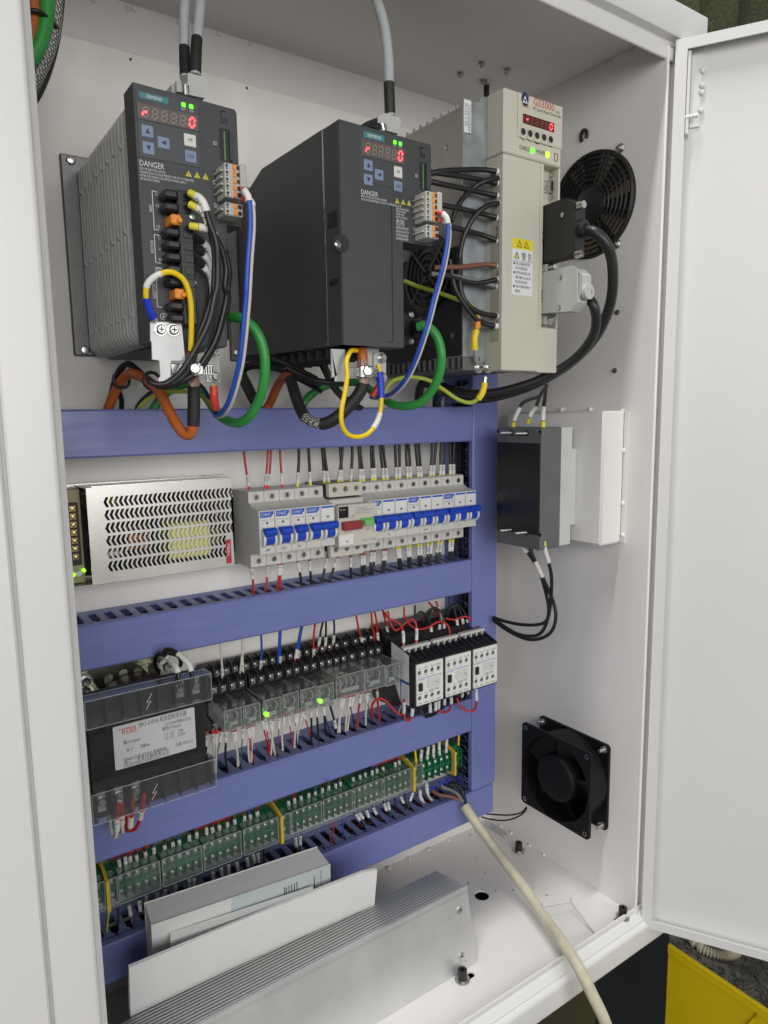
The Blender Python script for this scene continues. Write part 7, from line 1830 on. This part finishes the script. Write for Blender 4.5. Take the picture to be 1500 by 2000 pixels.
# axial fan low on the right wall
fx0 = 68.0; fy = (-50, -170); 
yA, yB, zA, zB = -201, -88, -409, -290
ox = XW - 1
cy, cz, hs = -145, -344, 58
t = thing('axial_fan', 'square black axial fan bolted low on the right cabinet wall', 'fan', (88, cy, cz))
def fan_flange(x0, x1):
    loops = [rrect(cy - hs, cy + hs, cz - hs, cz + hs, 5, 4), circle(cy, cz, 55, 48)]
    return MB().plate(loops, 'x', x0, x1)
part('front_flange', fan_flange(fx0, fx0 + 4), 'fan_black', t)
part('rear_flange', fan_flange(XW - 4.5, XW - .5), 'fan_black', t)
part('barrel', MB().plate([circle(cy, cz, 57.5, 48), circle(cy, cz, 55.2, 48)], 'x', fx0 + 4.1, XW - 4.6), 'fan_black', t)
part('hub', MB().lathe((fx0 + 2, cy, cz), (-1, 0, 0), [(-30, 31), (-1, 31), (1.5, 29.5), (2.2, 26), (2.3, .1)], 44), 'fan_black', t, smooth=50)
part('back_plate', MB().lathe((XW - 5, cy, cz), (-1, 0, 0), [(0, 55), (1, 55)], 44), 'fan_black', t)
for k in range(5):
    a0 = k * 2 * math.pi / 5 + .3; vs = []
    for i in range(9):
        a = a0 + i * .125
        for r in (30.5, 54):
            vs.append(Vector((fx0 + 6 + i * 2.6, cy + r * math.cos(a), cz + r * math.sin(a))))
    part('blade', MB().add(vs, [(2 * i, 2 * i + 1, 2 * i + 3, 2 * i + 2) for i in range(8)]), 'fan_black', t, smooth=60)
for dy in (-1, 1):
    for dz in (-1, 1):
        p = Vector((fx0 - .05, cy + dy * 51.5, cz + dz * 51.5))
        part('mount_hole', MB().plate([circle(p.y, p.z, 3.1, 16), circle(p.y, p.z, 2.1, 16)], 'x', fx0 - .25, fx0 - .02), 'steel', t)
        q = Vector((XW - 4.6, p.y, p.z))
        part('bolt', MB().lathe(q, (-1, 0, 0), [(0, 4.6), (3, 4.6)], 6).lathe(q + Vector((-3.1, 0, 0)), (-1, 0, 0), [(0, 2.3), (7, 2.3)], 12), 'bright_steel', t)
for i, pts in enumerate(([(350, 850), (310, 895), (220, 915), (120, 912), (20, 905)], [(352, 860), (320, 905), (240, 945), (150, 957), (60, 945), (0, 930)])):
    P = [Z21(*q, x=fx0 + 14 - 8 * k) for k, q in enumerate(pts)]
    wire('wire', P, 1.1, 'wire_black', ('upper' if i == 0 else 'lower') + ' thin black wire from the square fan to the duct', 'wire', 'fan wires')

# ================================================================== mains cable
end = Z16(1272, 478, y=-70)
pts = [end, A(925, 1600, y=-84), A(965, 1655, y=-106), A(1015, 1722, y=-150), A(1060, 1787, y=-200), A(1100, 1842, y=-246), A(1130, 1890, y=-276), A(1158, 1945, y=-292), A(1183, 2000, y=-300), A(1205, 2080, y=-304), A(1215, 2200, y=-304)]
mc = wire('mains_cable', pts, 6.6, 'cream_cable', 'thick cream mains cable running from the terminals out over the cabinet sill', 'cable', None, n=20)
for i, (q, mt, lb) in enumerate((([(1075, 360, -44), (1085, 395, -50), (1130, 415, -58), (1190, 425, -64), (1245, 445, -69)], 'wire_brown', 'brown'), ([(1125, 330, -44), (1140, 365, -50), (1190, 385, -58), (1230, 410, -66), (1262, 455, -70)], 'wire_grey', 'grey'), ([(1165, 320, -44), (1185, 350, -52), (1235, 360, -60), (1262, 400, -67), (1272, 460, -70)], 'wire_black', 'black'), ([(1230, 310, -44), (1232, 340, -54), (1255, 380, -62), (1270, 420, -68), (1280, 465, -70)], 'wire_navy', 'dark blue'))):
    wire('wire', P3(Z16, q), 2.2, mt, '%s core of the cream mains cable going up to the terminals' % lb, 'wire', 'cores of the mains cable', [('ferrule', .1, 6, 2.6, 'lug_blue')], n=10)

# ================================================================== manuals and resistor on the cabinet floor
def slab(a, b, down, thick, name, parent, mt, label=None):
    """a-b: top front edge; down: vector to the bottom; thick: vector to the back"""
    vs = [a, b, b + down, a + down]; vs = vs + [v + thick for v in vs]
    fs = [(0, 1, 2, 3), (7, 6, 5, 4), (0, 4, 5, 1), (1, 5, 6, 2), (2, 6, 7, 3), (3, 7, 4, 0)]
    return part(name, MB().add(vs, fs), mt, parent, label=label)
a = Vector((-442.5, -97, -349)); b = Vector((-256, -118, -349)); th = Vector((3.8, 36, 0)); dn = Vector((0, 3, -144.5))
bk = thing('manual', 'thick white manual with grey and blue printed cover standing under the terminals', 'manual', (a + b) / 2 + dn)
u = (b - a).normalized(); nrm = th.normalized()
slab(a + nrm * 1.2 + u * .6 + Vector((0, 0, -.5)), b + nrm * 1.2 - u * .6 + Vector((0, 0, -.5)), dn, th - nrm * 2.4, 'page_block', bk, 'pages')
cv = slab(a, b, dn, nrm * .9, 'front_cover', bk, 'cover_pale')
slab(a + th - nrm * .9, b + th - nrm * .9, dn, nrm * .9, 'back_cover', bk, 'paper')
def on_cover(fu, fv, off=.12):
    return a + (b - a) * fu + dn * fv - nrm * off
part('grey_field', MB().quad(on_cover(.42, .0), on_cover(1, .0), on_cover(1, 1), on_cover(.34, 1)), 'cover_grey', cv, smooth=None)
part('blue_field', MB().quad(on_cover(.11, .17, .14), on_cover(.27, .11, .14), on_cover(.26, .30, .14), on_cover(.10, .36, .14)), 'cover_blue', cv, smooth=None)
mb = MB(); vd = dn.normalized()
def bar_line(fu, fv, w, ln):
    p = on_cover(fu, fv, .2); mb.quad(p, p + vd * ln, p + vd * ln + u * w, p + u * w)
for i in range(6): bar_line(.255 - .022 * i, .15 + .012 * i, 1.6, (17, 14, 18, 16, 12, 17)[i])
part('print_lines', mb, 'ink_white', cv, smooth=None)
mb = MB()
for i in range(5): bar_line(.79 - .016 * i, .05 + .004 * i, 1.0, (14, 18, 16, 11, 13)[i])
bar_line(.715, .06, 1.0, 32)
mb.text('Further information', on_cover(.935, .03, .2), 2.4, right=vd, up=u, maxw=30)
bar_line(.895, .05, 1.0, 28)
part('lettering', mb, 'ink', cv, smooth=None)

a2 = Vector((-471, -123, -362)); b2 = Vector((-205, -134, -364))
bk2 = thing('booklet', 'plain white booklet leaning on the aluminium resistor, in front of the thick manual', 'booklet', (a2 + b2) / 2 + Vector((0, 20, -130)))
dn2 = Vector((2, 26, -131)); n2 = Vector((.04, 1, .2)).normalized()
# sheet with a slightly rounded right corner and a gentle sag
vs = []; NU = 14
for i in range(NU + 1):
    f = i / NU; p = a2.lerp(b2, f) + Vector((0, 3.0 * math.sin(f * math.pi), -1.2 * math.sin(f * math.pi)))
    if i == NU: p += Vector((-.6, 0, -3.5))
    vs += [p, p + dn2 + (Vector((3, 0, 0)) if i == NU else Vector((0, 0, 0)))]
vs2 = [v + n2 * 3.2 for v in vs]; n_ = len(vs)
fs = [(2 * i, 2 * i + 2, 2 * i + 3, 2 * i + 1) for i in range(NU)]
fs2 = [tuple(k + n_ for k in f[::-1]) for f in fs]
ed = [(2 * i, 2 * i + n_, 2 * i + 2 + n_, 2 * i + 2) for i in range(NU)] + [(0, 1, 1 + n_, n_), (2 * NU, 2 * NU + n_, 2 * NU + 1 + n_, 2 * NU + 1)]
part('cover', MB().add(vs + vs2, fs + fs2 + ed), 'paper', bk2, smooth=30)
part('rear_cover', MB().quad(a2 + n2 * 3.6, b2 + n2 * 3.6 + Vector((-4, 0, -3)), b2 + dn2 + n2 * 4.5, a2 + dn2 + n2 * 11), 'pages', bk2)
a3 = Vector((-428, -107, -364)); b3 = Vector((-282, -128, -364.5))
bk3 = thing('booklet', 'thin white booklet wedged between the thick manual and the front booklet', 'booklet', (a3 + b3) / 2 + Vector((0, 20, -125)))
slab(a3, b3, Vector((0, 24, -128)), Vector((2.5, 7.5, 1)), 'page_block', bk3, 'pages')

# finned aluminium braking resistor
ph = math.radians(12); up_ = Vector((0, math.sin(ph), math.cos(ph))); bkv = Vector((0, math.cos(ph), -math.sin(ph)))
O = Vector((-105.8, -188.0, -493.8)); LX = 420
rs = thing('braking_resistor', 'aluminium resistor with finned top leaning on the cabinet floor in front', 'resistor', O + Vector((-LX / 2, 30, 0)))
def RB(x, f, h):     # x to the left, f back, h up (mm)
    return O + Vector((-x, 0, 0)) + bkv * f + up_ * h
def rbox(x0, x1, f0, f1, h0, h1):
    vs = [RB(x, f, h) for x in (x0, x1) for f in (f0, f1) for h in (h0, h1)]
    return vs, [(0, 1, 3, 2), (4, 6, 7, 5), (0, 4, 5, 1), (2, 3, 7, 6), (0, 2, 6, 4), (1, 5, 7, 3)]
DEP = 58; HT = 88
fp = part('front_plate', MB().add(*rbox(0, LX, 0, 3, 0, HT)), 'aluminium', rs)
part('body', MB().add(*rbox(.5, LX - .5, 3.05, DEP, 4, HT - 9)), 'aluminium', rs)
NF = 11
for i in range(NF):
    f = 4.8 + i * (DEP - 5) / (NF - .2)
    vs, fs = rbox(.3, LX - .3, f, f + 2.3, HT - 8.9, HT - .4)
    part('cooling_fin', MB().add(vs, fs), 'aluminium', rs)
part('edge_rail', MB().add(*rbox(.1, LX, -1.2, -.05, HT - 4, HT)), 'aluminium', rs)
for uv, nm in (((500, 545), 'plate_screw'), ((500, 767), 'plate_screw')):
    p = Z18(*uv, y=-176 if uv[1] < 600 else -183)
    # put exactly on the plate
    k = (p - O); h_ = k.dot(up_); q = RB(-k.x, 0, h_)
    s_ = part(nm, MB().lathe(q, -bkv, [(0, 4.6), (.5, 4.5), (.8, 3.6)], 18), 'bright_steel', rs)
    part('cross_slot', MB().box(q.x - 2.2, q.x + 2.2, q.y - .95, q.y - .85, q.z - .45, q.z + .45).box(q.x - .45, q.x + .45, q.y - .95, q.y - .85, q.z - 2.2, q.z + 2.2), 'ink', s_)
for x_, h_ in ((19, 64), (31, 62), (33, 10), (16, 9)):
    q = RB(x_, -.02, h_); part('plate_hole', MB().lathe(q, -bkv, [(0, 1.3), (.05, 1.2)], 10), 'ink_grey', rs)
